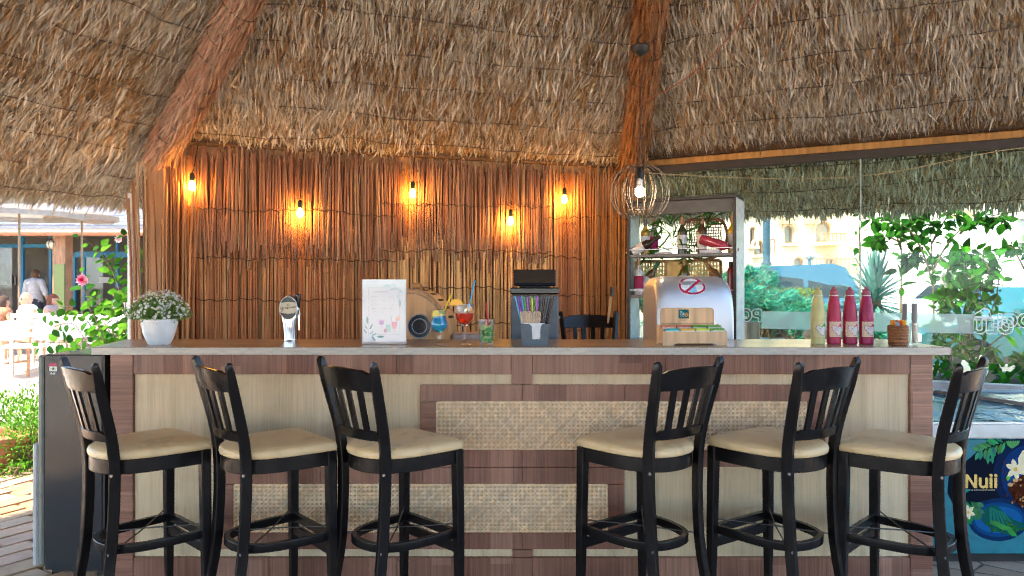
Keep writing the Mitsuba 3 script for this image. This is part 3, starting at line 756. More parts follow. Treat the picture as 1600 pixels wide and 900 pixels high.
def band(xy, z0, z1, th):
    o = xy; i_ = np.array(xy)
    c = xy.mean(0); t = np.roll(xy, -1, 0) - np.roll(xy, 1, 0); nrm = unit(np.stack([t[:, 1], -t[:, 0]], 1)); i_ = xy - nrm * th
    z = lambda p, q: np.c_[p, np.full(len(p), q)]
    b = .003
    rings = [z(o - nrm * b, z0), z(o, z0 + b), z(o, z1 - b), z(o - nrm * b, z1), z(i_, z1), z(i_, z0), z(o - nrm * b, z0)]
    return loft(rings, cap=False)
ol = seat_outline()
def ring(k, z, dz=0.0):
    c = ol.mean(0); return np.c_[c + (ol - c) * k, np.full(len(ol), z)]
cushion = loft([ring(.97, .712), ring(1.0, .716), ring(1.012, .725), ring(1.010, .735), ring(.995, .744), ring(.955, .751), ring(.85, .760), ring(.5, .769), ring(.2, .771)])
fr_out = seat_outline(.004)
apron = band(fr_out, .653, .714, .022)
bottom = loft([np.c_[seat_outline(.03), np.full(64, .70)], np.c_[seat_outline(.03), np.full(64, .7115)]])
ringo = seat_outline(.018)
footrest = band(ringo, .325, .361, .024)
def yback(z): return np.interp(z, [0, .2, .343, .55, .72, .82, 1.122], [-.245, -.200, -.182, -.170, -.172, -.186, -.262])
def xback(z): return np.interp(z, [0, .343, .68, .82, 1.122], [.172, .150, .158, .168, .204])
zs_ = np.r_[0, .08, .16, .25, .343, .45, .55, .65, .72, .78, .84, .9, .96, 1.02, 1.08, 1.105]
def rear_post(s):
    P = np.stack([s * xback(zs_), yback(zs_), zs_], 1)
    P = np.stack([np.convolve(np.pad(P[:, k], 1, mode='edge'), [.25, .5, .25], 'valid') if k < 2 else P[:, k] for k in range(3)], 1)
    w = np.full(len(zs_), .030); h = np.interp(zs_, [0, .3, .7, 1.05, 1.105], [.038, .043, .044, .039, .028])
    P2 = np.vstack([P, P[-1] + V(0, .004, .014)]); w = np.r_[w, .022]; h = np.r_[h, .016]
    return rectsweep(P2, w, h, up=unit(V(s * .25, 1, 0)))
def front_leg(s):
    z = np.array([0, .15, .343, .55, .711]); P = np.stack([s * np.interp(z, [0, .7], [.203, .192]), np.interp(z, [0, .7], [.186, .180]), z], 1)
    w = np.interp(z, [0, .35, .7], [.030, .040, .043]); return rectsweep(P, w, w, up=(0, 1, 0))
def curved_rail(z0, z1, hump, bulge, n=17, th=.020):
    x = np.linspace(-1, 1, n); rings = []
    for q in x:
        zl = z0; zh = z1 + hump * (math.cos(q * math.pi * .5) ** 2) - .010 * (abs(q) > .85)
        zm = (zl + zh) / 2; xx = q * (xback(zm) - .006); r_ = []
        for z in (zl, zh):
            yc = yback(z) - bulge * (1 - q * q)
            r_.append((xx, yc, z))
        (xa, ya, za), (xb, yb, zb2) = r_; t = th / 2; e = .003
        rings.append(np.array([(xx, ya - t + e, za), (xx, ya - t, za + e), (xx, yb - t, zb2 - e), (xx, yb - t + e, zb2), (xx, yb + t - e, zb2), (xx, yb + t, zb2 - e), (xx, ya + t, za + e), (xx, ya + t - e, za)]))
    return loft(rings)
crest = curved_rail(.999, 1.084, .009, .040)
low_rail = curved_rail(.792, .834, .0, .036)
def slat(q):
    z = np.linspace(.828, 1.003, 5); P = np.stack([q * (xback(z) - .02), yback(z) - .038 * (1 - q * q), z], 1)
    return rectsweep(P, .030, .011, up=unit(V(-q * .35, 1, 0)))
fstr = box(-.19, .19, .172, .192, .262, .308, .004)
def bolt(p, d):
    m = trimesh.creation.cylinder(.006, .006, sections=10); m.apply_transform(trimesh.geometry.align_vectors([0, 0, 1], d)); m.apply_translation(p); return m
STOOL = [('seat', cushion, 'vinyl', 50, None), ('seat_apron', apron, 'lacquer', 40, None), ('seat_base', bottom, 'lacquer', False, None), ('foot_ring', footrest, 'lacquer', 40, None)]
for s in (1, -1):
    STOOL += [('back_post', rear_post(s), 'lacquer', 40, None), ('front_leg', front_leg(s), 'lacquer', 40, None)]
STOOL += [('crest_rail', crest, 'lacquer', 40, None), ('lower_back_rail', low_rail, 'lacquer', 40, None)]
for q in (-.6, -.2, .2, .6): STOOL.append(('back_slat', slat(q), 'lacquer', 40, None))
STOOL.append(('stretcher', fstr, 'lacquer', False, None))
for s in (1, -1): STOOL.append(('brace_rod', tube([V(s * .145, -.16, .352), V(0, 0, .37), V(-s * .18, .17, .388)], .0032, 6), 'metal', True, (.12, .12, .12)))
for s in (1, -1):
    for z in (.343, .66): STOOL.append(('bolt', bolt(V(s * (xback(z) + .012), yback(z) - .016, z), unit(V(s * .7, -.7, 0))), 'metal', False, (.35, .35, .36)))
STOOL_PLY = [(n, ply(m, b, c or (.02, .02, .02), s)) for n, m, b, s, c in STOOL]
def stool(x, y, deg, label, group='black bar stools along the counter', z=-.006):
    k = thing('bar_stool', label, 'bar stool', group); W = T().translate([x, y, z]).rotate([0, 0, 1], -deg)
    for n, d in STOOL_PLY:
        kk = num(k + '__' + n); scene[kk] = {**d, 'to_world': W}
    return k
for x, y, a, l in ((-1.599, 3.199, 43.4, 'leftmost black bar stool, in front of the tall cooler'),
                   (-1.043, 3.200, 49.8, 'second black bar stool from the left, cream seat turned right'),
                   (-.501, 3.210, 45.4, 'third black bar stool from the left, below the menu stand'),
                   (.576, 3.232, -38.1, 'black bar stool below the tea box, turned left'),
                   (1.156, 3.230, -34.5, 'black bar stool below the syrup bottles, turned left'),
                   (1.689, 3.172, -45.8, 'rightmost black bar stool, before the ice cream freezer')):
    stool(x, y, a, l)
stool(.56, 5.04, 178, 'black bar stool standing behind the counter, only its back showing', z=.122)
# ------------------------------------------------------------------ lamps
def lamp_mesh(prof, c, n=20): return lathe(prof, n, c)
scene['bulb_filament_glass'] = two({'type': 'principled', 'base_color': {'type': 'rgb', 'value': [.9, .6, .25]}, 'roughness': .2})
def emit(rgb): return {'emitter': {'type': 'area', 'radiance': {'type': 'rgb', 'value': list(rgb)}, 'sampling_weight': 2.5}}
BULBS = [(300, 290, 'leftmost glowing bulb hanging before the reed wall'), (469, 332, 'second glowing bulb from the left before the reed wall'),
         (645, 302, 'middle glowing bulb hanging before the reed wall'), (798, 345, 'lowest glowing bulb before the reed wall'), (882, 311, 'rightmost glowing bulb before the reed wall')]
BULB_L = 19.0
for px, py, lab in BULBS:
    k = thing('string_bulb', lab, 'light bulb', 'bulbs strung before the reed wall')
    s, t = wall_s(px, .125); x, y, z = at(px, py, t)
    add(k + '__bulb', lathe([(.0005, -.036), (.012, -.034), (.021, -.024), (.0245, -.008), (.022, .008), (.015, .024), (.011, .034)], 16, (x, y, z)), 'bulb_filament_glass', smooth=True, **emit((BULB_L, BULB_L * .44, BULB_L * .07)))
    add(k + '__socket', lathe([(.0005, .032), (.015, .032), (.0165, .045), (.0165, .075), (.012, .088), (.004, .094), (.0005, .094)], 14, (x, y, z)), 'satin', (.02, .018, .018), smooth=50)
    P = np.array([(x, y, z + .09), (x + .002, y + .006, z + .14), (x, y + .05, 2.30), (x, y + .10, 2.44)])
    if z + .14 > 2.26: P = np.array([(x, y, z + .09), (x, y + .03, z + .12), (x, y + .10, 2.44)])
    add(k + '__cord', tube(P, .0035, 6), 'matte', (.02, .018, .018))

CG = thing('cage_pendant', 'black wire cage pendant lamp with a lit bulb hanging from the right rafter', 'pendant lamp')
cx, cy, cz = at(1000, 300, 4.66)
zc = at(1001, 76, 4.66)[2]
add(CG + '__canopy', lathe([(.0005, zc - .045), (.03, zc - .04), (.052, zc - .015), (.058, zc + .012), (.05, zc + .02), (.0005, zc + .022)], 24, (cx, cy, 0)), 'satin', (.018, .018, .02), smooth=40)
add(CG + '__hook', tube(np.array([(cx - .012, cy, zc + .02), (cx - .01, cy, zc + .07), (cx + .008, cy + .01, zc + .09), (cx + .012, cy + .04, zc + .10)]), .004, 6), 'satin', (.02, .02, .02), smooth=True)
add(CG + '__cord', tube(np.array([(cx, cy, zc - .04), (cx + .001, cy, cz + .5), (cx, cy, cz + .16)]), .0036, 6), 'satin', (.02, .02, .02))
add(CG + '__socket', lathe([(.0005, .165), (.012, .16), (.024, .14), (.026, .085), (.022, .08), (.0005, .08)], 18, (cx, cy, cz)), 'satin', (.02, .02, .02), smooth=40)
add(CG + '__bulb_collar', lathe([(.021, .078), (.021, .03), (.0005, .03), (.0005, .078)], 18, (cx, cy, cz)), 'gloss', (.75, .75, .74), smooth=40)
add(CG + '__bulb', lathe([(.0005, -.033), (.015, -.030), (.027, -.017), (.031, 0), (.029, .015), (.021, .029)], 20, (cx, cy, cz)), 'bulb_filament_glass', smooth=True, **emit((11, 9, 6.2)))
for i_ in range(16):
    a = i_ / 16 * 2 * math.pi + .1
    prof = spline([(.018, .155), (.07, .165), (.14, .12), (.185, .02), (.175, -.07), (.12, -.145), (.075, -.158), (.06, -.14), (.066, -.125)], 26)
    add(CG + '__cage_wire', tube(np.stack([cx + prof[:, 0] * math.cos(a), cy + prof[:, 0] * math.sin(a), cz + prof[:, 1]], 1), .0021, 5), 'satin', (.09, .06, .035), smooth=True)
for i_ in range(12):
    a = i_ / 12 * 2 * math.pi
    prof = spline([(.014, .15), (.05, .145), (.092, .08), (.103, 0), (.085, -.075), (.07, -.115), (.066, -.135)], 18)
    add(CG + '__cage_wire', tube(np.stack([cx + prof[:, 0] * math.cos(a), cy + prof[:, 0] * math.sin(a), cz + prof[:, 1]], 1), .0019, 5), 'satin', (.12, .08, .045), smooth=True)
for z in (-.105, -.12):
    th = np.linspace(0, 2 * np.pi, 33); add(CG + '__cage_ring', tube(np.stack([cx + .076 * np.cos(th), cy + .076 * np.sin(th), np.full(33, cz + z)], 1), .0028, 5, False), 'satin', (.2, .13, .08), smooth=True)
CB = thing('red_cable', 'thin red cable slung across the thatch right of the rafter', 'cable')
add(CB + '__wire', tube(spline([at(1190, -6, 3.3), at(1120, 80, 3.9), at(1060, 130, 4.5), at(1003, 160, 5.0)], 14), .0035, 5), 'satin', (.30, .08, .05), smooth=True)
CB2 = thing('pale_cord', 'thin pale cord running along the beam over the glazing', 'cord')
add(CB2 + '__wire', tube(spline([at(1005, 270, 5.7), at(1200, 279, 5.55), at(1400, 268, 5.2), at(1560, 236, 4.95), at(1640, 226, 4.8)], 20), .003, 5), 'satin', (.5, .34, .2), smooth=True)

# ------------------------------------------------------------------ things on the counter
ZC = ZT
sc = lambda Y: Y / F
# flower pot
FP = thing('flower_pot', 'white ceramic pot of small white flowers at the left end of the counter', 'potted plant')
px_, py_ = (249 - 800) * sc(3.76), 3.76
add(FP + '__pot', lathe([(.0005, 0), (.048, 0), (.053, .004), (.063, .022), (.0735, .05), (.0805, .08), (.084, .112), (.0845, .122), (.087, .126), (.086, .130), (.079, .130), (.076, .10), (.0005, .095)], 40, (px_, py_, ZC)), 'gloss', (.72, .76, .78), smooth=35)
g = np.random.default_rng(8)
M = Mix()
for a in np.linspace(0, 2 * np.pi, 46, endpoint=False):
    for z, r in ((.113, .0845), (.103, .0832)):
        if g.uniform() < .8: M.add(xf(trimesh.creation.icosphere(1, .0036), o=(px_ + r * math.cos(a + z * 30), py_ + r * math.sin(a + z * 30), ZC + z + g.normal(0, .002))), (.70, .74, .76))
M.build(FP + '__relief', 'gloss', smooth=True, kind='stuff')
n = 1500; u = unit(g.normal(0, 1, (n, 3))); u[:, 2] = np.abs(u[:, 2]) * .9 + .02; rad = g.uniform(.25, 1, n) ** .5
P = V(px_, py_, ZC + .125) + u * rad[:, None] * V(.155, .13, .135)
D = unit(u + g.normal(0, .5, (n, 3)) + V(0, 0, .3))
GC = np.array([[.10, .22, .05], [.16, .30, .07], [.07, .16, .04], [.24, .38, .12]])
v = leafcloud(P, D, g.normal(0, 1, (n, 3)), g.uniform(.012, .032, n), g.uniform(.004, .008, n), GC[g.integers(0, 4, n)])
add(FP + '__foliage', v, 'leaf', kind='stuff')
ns = 170; us = unit(g.normal(0, 1, (ns, 3))); us[:, 2] = np.abs(us[:, 2]); M = Mix()
ends = V(px_, py_, ZC + .12) + us * V(.14, .115, .14) * g.uniform(.6, 1.0, (ns, 1))
for q in range(ns):
    b = V(px_ + g.normal(0, .02), py_ + g.normal(0, .02), ZC + .10); mid = (b + ends[q]) / 2 + V(0, 0, .025)
    M.add(tube(np.array([b, mid, ends[q]]), .0011, 4, False), (.16, .30, .08))
M.build(FP + '__stem', 'matte', kind='stuff')
nf = 900; uf = unit(g.normal(0, 1, (nf, 3))); uf[:, 2] = np.abs(uf[:, 2]) + .05
cl = meshkit.noise(uf * 3.0 + 5); keep = g.uniform(0, 1, nf) < np.clip((cl - .25) * 2.2, .12, 1); uf = uf[keep]
M = Mix()
pet = np.array([(0, 0, 0)] + [(math.cos(a) * .0062, math.sin(a) * .0062, .0016 * (i_ % 2)) for i_, a in enumerate(np.linspace(0, 2 * np.pi, 10, endpoint=False))])
pf = np.array([[0, i_ + 1, (i_ + 1) % 10 + 1] for i_ in range(10)])
for q in uf:
    c = V(px_, py_, ZC + .13) + q * V(.152, .128, .138) * g.uniform(.88, 1.06)
    d = unit(q + g.normal(0, .35, 3) + V(0, -.3, .2)); a = unit(np.cross(d, g.normal(0, 1, 3))); b = np.cross(d, a)
    k_ = g.uniform(.7, 1.25); M.add((c + (pet[:, :1] * a + pet[:, 1:2] * b + pet[:, 2:] * d) * k_, pf), (.78, .80, .80) if g.uniform() < .8 else (.72, .74, .50))
M.build(FP + '__blossom', 'leaf', kind='stuff')

# beer tap
TP = thing('beer_tap', 'chrome beer tap with an oval badge and a black handle', 'beer tap')
ty = 4.06; ts = sc(ty); tx = (454 - 800) * ts
def oval_body():
    rings = []
    for z, w, d in [(0, .036, .036), (.01, .034, .034), (.06, .037, .035), (.11, .044, .034), (.145, .051, .032), (.18, .0535, .029), (.21, .048, .026), (.235, .034, .022), (.247, .015, .014)]:
        a = np.linspace(0, 2 * np.pi, 28, endpoint=False)
        rings.append(np.stack([tx + w * np.cos(a), ty + d * np.sin(a) - .004 * (z > .1), np.full(28, ZC + z)], 1))
    return loft(rings)
add(TP + '__body', oval_body(), 'chrome', (.72, .75, .78), smooth=40)
bo = V(tx, ty - .037, ZC + .178)
ell = lambda a, b, n=40: Polygon([(a * math.cos(t), b * math.sin(t)) for t in np.linspace(0, 2 * np.pi, n, endpoint=False)])
bd = add(TP + '__badge', wallface(extrude(ell(.048, .062), .005), bo), 'gloss', (.015, .03, .04))
M = Mix().add(wallface(extrude(ell(.0495, .0635).difference(ell(.0462, .060)), .0075), bo), (.62, .62, .6))
cream = ell(.046, .060).intersection(sbox(-.06, -.026, .06, .030).union(ell(.05, .034)))
cream = ell(.046, .060).intersection(Polygon([(-.06, -.018), (-.03, -.028), (0, -.031), (.03, -.028), (.06, -.018), (.06, .020), (.03, .031), (0, .034), (-.03, .031), (-.06, .02)]))
M.add(wallface(extrude(cream, .0062), bo), (.62, .55, .38))
tm = meshkit.text_mesh('Staropramen', .0115, .0008, bold=True); tm.apply_translation((-tm.extents[0] / 2 - tm.bounds[0][0], -.003, .0064))
tm.vertices = np.c_[np.array(tm.vertices)[:, 0] * .086 / tm.extents[0], np.array(tm.vertices)[:, 1] + np.array(tm.vertices)[:, 0] * .1, np.array(tm.vertices)[:, 2]]
M.add(wallface(tm, bo), (.03, .05, .05))
M.add(wallface(extrude(ell(.007, .006).difference(ell(.004, .003)), .0008), bo + V(0, -.0063, .018)), (.35, .16, .08))
M.add(wallface(extrude(LineString([(-.04, -.022), (-.03, -.012), (-.036, -.004), (-.03, .006)]).buffer(.0016), .0008), bo + V(0, -.0063, 0)), (.03, .05, .05))
M.build(bd + '__badge_print', 'gloss')
hx = (467 - 800) * ts
add(TP + '__handle', lathe([(.0005, 0), (.008, 0), (.011, .02), (.0145, .06), (.0145, .074), (.012, .077), (.0005, .077)], 18, (hx, ty - .01, ZC + .178)), 'gloss', (.012, .012, .014), smooth=40)
add(TP + '__valve', hullbones([(((hx + .001, ty - .01, ZC + .172), .007), ((hx + .003, ty - .012, ZC + .14), .012)), (((hx + .003, ty - .012, ZC + .14), .012), ((tx + .03, ty, ZC + .14), .011))], .01, 2), 'chrome', (.7, .62, .5), smooth=True)
add(TP + '__spout', tube(np.array([(hx + .005, ty - .016, ZC + .135), (hx + .007, ty - .02, ZC + .10), (hx + .007, ty - .02, ZC + .055)]), [.008, .006, .005], 10), 'chrome', (.75, .7, .62), smooth=40)

# menu in an acrylic stand
MN = thing('menu_stand', 'clear acrylic stand holding a white drinks menu with leaf drawings', 'menu stand')
my = 3.74; ms = sc(my); mx0, mx1 = (566 - 800) * ms, (634 - 800) * ms; mz0, mz1 = ZC + .012, at(0, 437, my)[2]
add(MN + '__front_sheet', box(mx0, mx1, my, my + .002, ZC + .003, mz1, .0005), 'clear_glass')
add(MN + '__back_sheet', box(mx0, mx1, my + .006, my + .008, ZC + .003, mz1, .0005), 'clear_glass')
add(MN + '__base', box(mx0 - .006, mx1 + .006, my - .02, my + .07, ZC, ZC + .0028, .001), 'clear_glass')
for x in (mx0 - .002, mx1): add(MN + '__edge', box(x, x + .002, my, my + .008, ZC + .003, mz1 + .001), 'gloss', (.55, .60, .62))
add(MN + '__edge', box(mx0, mx1, my, my + .008, mz1 + .0002, mz1 + .0022), 'gloss', (.55, .60, .62))
sh = add(MN + '__menu_sheet', box(mx0 + .002, mx1 - .002, my + .0032, my + .0048, mz0, mz1 - .001), 'print', (.80, .84, .88))
M = Mix(); mw, mh = mx1 - mx0, mz1 - mz0
def mp(poly, col): M.add(wallface(extrude(poly, .0003), (mx0, my + .0031, mz0)), col)
def leafp(x, y, ang, L, W):
    a = np.linspace(0, 1, 8); w = W * np.sin(a * math.pi) ** .8 / 2
    p = np.vstack([np.c_[a * L, w], np.c_[a * L, -w][::-1][1:-1]]); c, s_ = math.cos(ang), math.sin(ang)
    return Polygon([(x + u * c - v_ * s_, y + u * s_ + v_ * c) for u, v_ in p]).buffer(0)
fx = lambda u: (u - 62) / 530 * mw; fy = lambda v_: (815 - v_) / 755 * mh
fr_ = sbox(fx(135), fy(722), fx(520), fy(158)); mp(fr_.exterior.buffer(.0007), (.55, .62, .68))
g = np.random.default_rng(4)
def dashes(x, y, w, h, col, dens=.7):
    q = x
    while q < x + w:
        l = g.uniform(.0012, .004)
        if g.uniform() < dens: mp(sbox(q, y, q + l, y + h * g.uniform(.6, 1)), col)
        q += l + .0009
dashes(fx(205), fy(212), fx(368) - fx(205), .0042, (.36, .40, .46), .95)
for r_ in (262, 310, 358, 407, 452):
    dashes(fx(160), fy(r_), fx(250) - fx(160), .0026, (.42, .46, .54)); dashes(fx(160), fy(r_ + 18), fx(215) - fx(160), .002, (.68, .72, .78))
    dashes(fx(305), fy(r_), fx(345) - fx(305), .0022, (.48, .52, .58)); dashes(fx(395), fy(r_), fx(440) - fx(395), .0022, (.48, .52, .58))
TL = [(.20, .42, .46), (.30, .52, .56), (.15, .36, .40)]
for (x, y, an, L_, W_), c_ in zip([(128, 600, 95, .040, .012), (125, 660, 120, .024, .008), (155, 660, 65, .032, .009), (118, 710, 130, .026, .008), (150, 720, 40, .026, .008), (175, 740, -50, .034, .010), (235, 750, 0, .042, .012), (170, 735, 20, .03, .008)], TL * 3):
    mp(leafp(fx(x), fy(y), math.radians(an), L_, W_), c_)
for (x, y, an, L_, W_), c_ in zip([(420, 135, 175, .045, .011), (475, 135, 150, .030, .011), (470, 165, 195, .03, .007), (520, 175, -60, .028, .008), (500, 235, -100, .026, .009), (520, 290, -92, .045, .013), (510, 185, 150, .03, .006)], [(.50, .68, .74), (.58, .74, .78), (.46, .64, .70)] * 3):
    mp(leafp(fx(x), fy(y), math.radians(an), L_, W_), c_)
mp(LineString([(fx(140), fy(735)), (fx(135), fy(640))]).buffer(.0007), TL[0]); mp(LineString([(fx(500), fy(170)), (fx(525), fy(300))]).buffer(.0006), (.5, .66, .7))
mp(Point(fx(295), fy(580)).buffer(.0125), (.66, .46, .68)); mp(LineString([(fx(297), fy(620)), (fx(297), fy(695))]).buffer(.0008), (.6, .5, .65)); mp(Polygon([(fx(255), fy(545)), (fx(335), fy(545)), (fx(330), fy(560)), (fx(260), fy(560))]), (.80, .70, .82))
mp(Polygon([(fx(345), fy(605)), (fx(405), fy(605)), (fx(400), fy(690)), (fx(355), fy(690))]), (.45, .72, .70)); mp(Polygon([(fx(418), fy(570)), (fx(485), fy(570)), (fx(480), fy(625)), (fx(452), fy(668)), (fx(425), fy(625))]), (.86, .46, .52))
mp(Point(fx(345), fy(675)).buffer(.010), (.72, .36, .50)); mp(Point(fx(490), fy(530)).buffer(.0115), (.88, .62, .55)); mp(LineString([(fx(405), fy(478)), (fx(425), fy(560))]).buffer(.0007), (.3, .4, .45)); mp(LineString([(fx(452), fy(668)), (fx(452), fy(700))]).buffer(.0007), (.8, .5, .55))
M.build(sh + '__menu_print', 'print')

# round topped wooden cabinet with a black coil
WC = thing('arched_cabinet', 'arched wooden cabinet with slotted rim and black coil behind the menu stand', 'wooden cabinet')
wy = 4.24; ws = sc(wy); ac = at(640, 515, wy); R_ = .236
def arch(r, zb_):
    a = np.linspace(0, np.pi, 40); return Polygon([(r * math.cos(t), r * math.sin(t)) for t in a] + [(-r, zb_), (r, zb_)])
zb2 = .96 - ac[2]; rz = math.radians(-14)
def wput(m): return xf(m, rz=rz, o=ac)
body = wallface(extrude(arch(R_, zb2), .15), (0, .15, 0))
add(WC + '__face', wput(wallface(extrude(arch(R_ - .028, zb2 + .002), .004), (0, -.001, 0))), 'timber', (.70, .41, .20), label='plain light brown arched face')
add(WC + '__rim', wput(body), 'timber', (.62, .33, .14), smooth=30)
for rr2 in (R_ - .0275, R_ - .004):
    a = np.linspace(0, np.pi, 40); add(WC + '__rim_band', wput(tube(np.stack([rr2 * np.cos(a), np.full(40, -.003), rr2 * np.sin(a)], 1), .0045, 6)), 'satin', (.42, .30, .22), smooth=True)
for q in (18, 32, 46, 60, 73):
    a = math.radians(q); m = box(-.001, .003, .035, .115, -.007, .007); m.apply_transform(trimesh.transformations.rotation_matrix(-a, [0, 1, 0])); m.apply_translation((R_ * math.cos(a) - .0005, 0, R_ * math.sin(a) - .0005)); add(WC + '__rim_slot', wput(m), 'matte', (.03, .018, .012))
kn = lathe([(.010, 0), (.019, 0), (.019, .05), (.010, .05), (.010, 0)], 20); kn.apply_transform(trimesh.transformations.rotation_matrix(math.pi / 2, [0, 1, 0])); add(WC + '__top_ring', wput(xf(kn, o=(.0, .05, R_ + .016))), 'timber', (.48, .24, .09), smooth=40)
add(WC + '__peg', wput(tube(np.array([(.06, .06, R_ - .02), (.062, .06, R_ + .012)]), .006, 8)), 'timber', (.2, .1, .06))
co = at(655, 510, wy - .10)
add(WC + '__coil_disc', wallface(trimesh.creation.cylinder(.068, .006, sections=36), co + V(0, .018, 0)), 'gloss', (.02, .022, .028), smooth=40)
for q in (.066, .054, .042, .030, .018):
    th = np.linspace(0, 2 * np.pi, 37); add(WC + '__coil_ring', tube(np.stack([co[0] + q * np.cos(th), np.full(37, co[1] + .012), co[2] + q * np.sin(th)], 1), .0032, 6, False), 'satin', (.30, .34, .40) if q in (.066, .042) else (.04, .045, .05), smooth=True)

# cocktails
def goblet(base, prof_out, prof_in, n=32):
    return lathe(list(prof_out) + list(prof_in), n, base)
CK = 3.735; cs = sc(CK)
def drink(name, label): return thing(name, label, 'cocktail')
B1 = drink('blue_cocktail', 'bright blue cocktail in a curvy stemmed glass with a yellow straw'); b = V((686 - 800) * cs, CK, ZC)
add(B1 + '__glass', goblet(b, [(.0005, 0), (.036, 0), (.036, .002), (.020, .006), (.009, .014), (.0065, .03), (.010, .042), (.007, .052), (.012, .058), (.030, .072), (.041, .092), (.0415, .110), (.034, .130), (.031, .142), (.0345, .172), (.0355, .176)],
    [(.0345, .176), (.0335, .172), (.0298, .142), (.0328, .130), (.0400, .110), (.0395, .093), (.029, .075), (.010, .062), (.0005, .060)]), 'clear_glass', smooth=True)
add(B1 + '__drink', lathe([(.0005, .0608), (.0095, .063), (.0282, .0758), (.0388, .0935), (.0392, .110), (.0322, .1295), (.0294, .1415), (.0298, .146), (.0005, .146)], 32, b), 'liquid', (.02, .50, .95), smooth=40)
def straw(k, p, q, r, col): return add(k + '__straw', tube(np.array([p, q]), r, 10), 'gloss', col, smooth=40)
straw(B1, b + V(-.008, -.004, .09), b + V(.064, .01, .258), .0042, (.85, .66, .02))
sl = trimesh.creation.cylinder(.021, .004, sections=24); add(B1 + '__lemon_slice', xf(wallface(sl, (0, 0, 0)), rz=.5, ry=.35, o=b + V(-.016, -.012, .156)), 'satin', (.80, .62, .08))
add(B1 + '__lime_slice', xf(wallface(trimesh.creation.cylinder(.017, .004, sections=24), (0, 0, 0)), rz=-.5, ry=-.2, o=b + V(.014, .004, .155)), 'satin', (.42, .58, .22))
for q in range(3): add(B1 + '__ice_cube', xf(box(-.010, .010, -.010, .010, -.010, .010, .003), rz=q, rx=.4 * q, o=b + V(.012 - .012 * q, .008, .150 + .003 * q)), 'clear_glass')
B2 = drink('red_spritz', 'red orange spritz in a tall wine glass with an orange slice and blue straw'); b = V((726 - 800) * cs, CK, ZC)
add(B2 + '__glass', goblet(b, [(.0005, 0), (.036, 0), (.036, .002), (.018, .006), (.006, .014), (.0045, .03), (.006, .05), (.0045, .075), (.010, .094), (.027, .108), (.041, .130), (.0475, .160), (.0475, .185), (.044, .206)],
    [(.0430, .206), (.0462, .185), (.0462, .160), (.0398, .131), (.026, .111), (.008, .099), (.0005, .097)]), 'clear_glass', smooth=True)
add(B2 + '__drink', lathe([(.0005, .0978), (.0075, .0998), (.0252, .1118), (.0388, .1315), (.0448, .158), (.0448, .160), (.0005, .160)], 32, b), 'liquid', (.92, .06, .02), smooth=40)
straw(B2, b + V(.006, .002, .12), b + V(.052, .01, .327), .0042, (.02, .42, .68))
def half_slice(k, o, rz, col, rind):
    a = np.linspace(0, np.pi, 20); p = Polygon([(.034 * math.cos(t), .034 * math.sin(t)) for t in a]); q = Polygon([(.029 * math.cos(t), .029 * math.sin(t) + .001) for t in a])
    kk = add(k + '__orange_slice', xf(wallface(extrude(p, .005), (0, 0, 0)), rz=rz, o=o), 'satin', rind)
    for s_ in range(5):
        t0, t1 = (s_ + .08) * math.pi / 5, (s_ + .92) * math.pi / 5
        w = Polygon([(.002 * math.cos((t0 + t1) / 2), .002 * math.sin((t0 + t1) / 2) + .001)] + [(.0285 * math.cos(t), .0285 * math.sin(t) + .001) for t in np.linspace(t0, t1, 6)])
        add(kk + '__segment', xf(wallface(extrude(w, .0065), (0, .0006, 0)), rz=rz, o=o), 'gloss', col)
half_slice(B2, b + V(-.040, -.018, .200), .2, (.95, .44, .01), (.92, .52, .02))
add(B2 + '__orange_piece', xf(wallface(trimesh.creation.cylinder(.022, .005, sections=20), (0, 0, 0)), rz=-.7, o=b + V(.026, .0, .172)), 'satin', (.80, .30, .03))
for q in range(4): add(B2 + '__ice_cube', xf(box(-.012, .012, -.012, .012, -.012, .012, .004), rz=q * 1.3, rx=.5 * q, o=b + V(.02 - .015 * q, .012 - .008 * (q % 2), .158 + .005 * (q % 3))), 'clear_glass')
B3 = drink('mint_cocktail', 'green mint cocktail in a straight tumbler with a red straw'); b = V((760 - 800) * cs, CK, ZC)
add(B3 + '__glass', goblet(b, [(.0005, 0), (.031, 0), (.033, .004), (.0415, .128)], [(.0398, .128), (.0318, .014), (.0005, .012)]), 'clear_glass', smooth=40)
add(B3 + '__drink', lathe([(.0005, .0128), (.0265, .0148), (.0325, .098), (.0005, .098)], 28, b), 'liquid', (.62, .80, .34), smooth=40)
g = np.random.default_rng(77)
for q in range(44):
    a = g.uniform(0, 2 * np.pi); z = g.uniform(.02, .085); rr2 = .0295 + .0055 * z / .1; v, f = leafmesh(g.uniform(.020, .03), g.uniform(.012, .017))
    add(B3 + '__mint_leaf', (orient(v, b + V(rr2 * math.cos(a), rr2 * math.sin(a), z), V(-math.sin(a), math.cos(a), g.uniform(-1, 1)), V(math.cos(a), math.sin(a), .1)) * V(1, 1, 1), f), 'satin', jit((.06, .30, .035), .4))
straw(B3, b + V(.016, -.022, .045), b + V(-.004, .012, .213), .004, (.62, .02, .02))
for q in range(3): add(B3 + '__ice_cube', xf(box(-.011, .011, -.011, .011, -.011, .011, .004), rz=q * 1.1, rx=.4, o=b + V(.014 - .014 * q, .005, .104)), 'clear_glass')

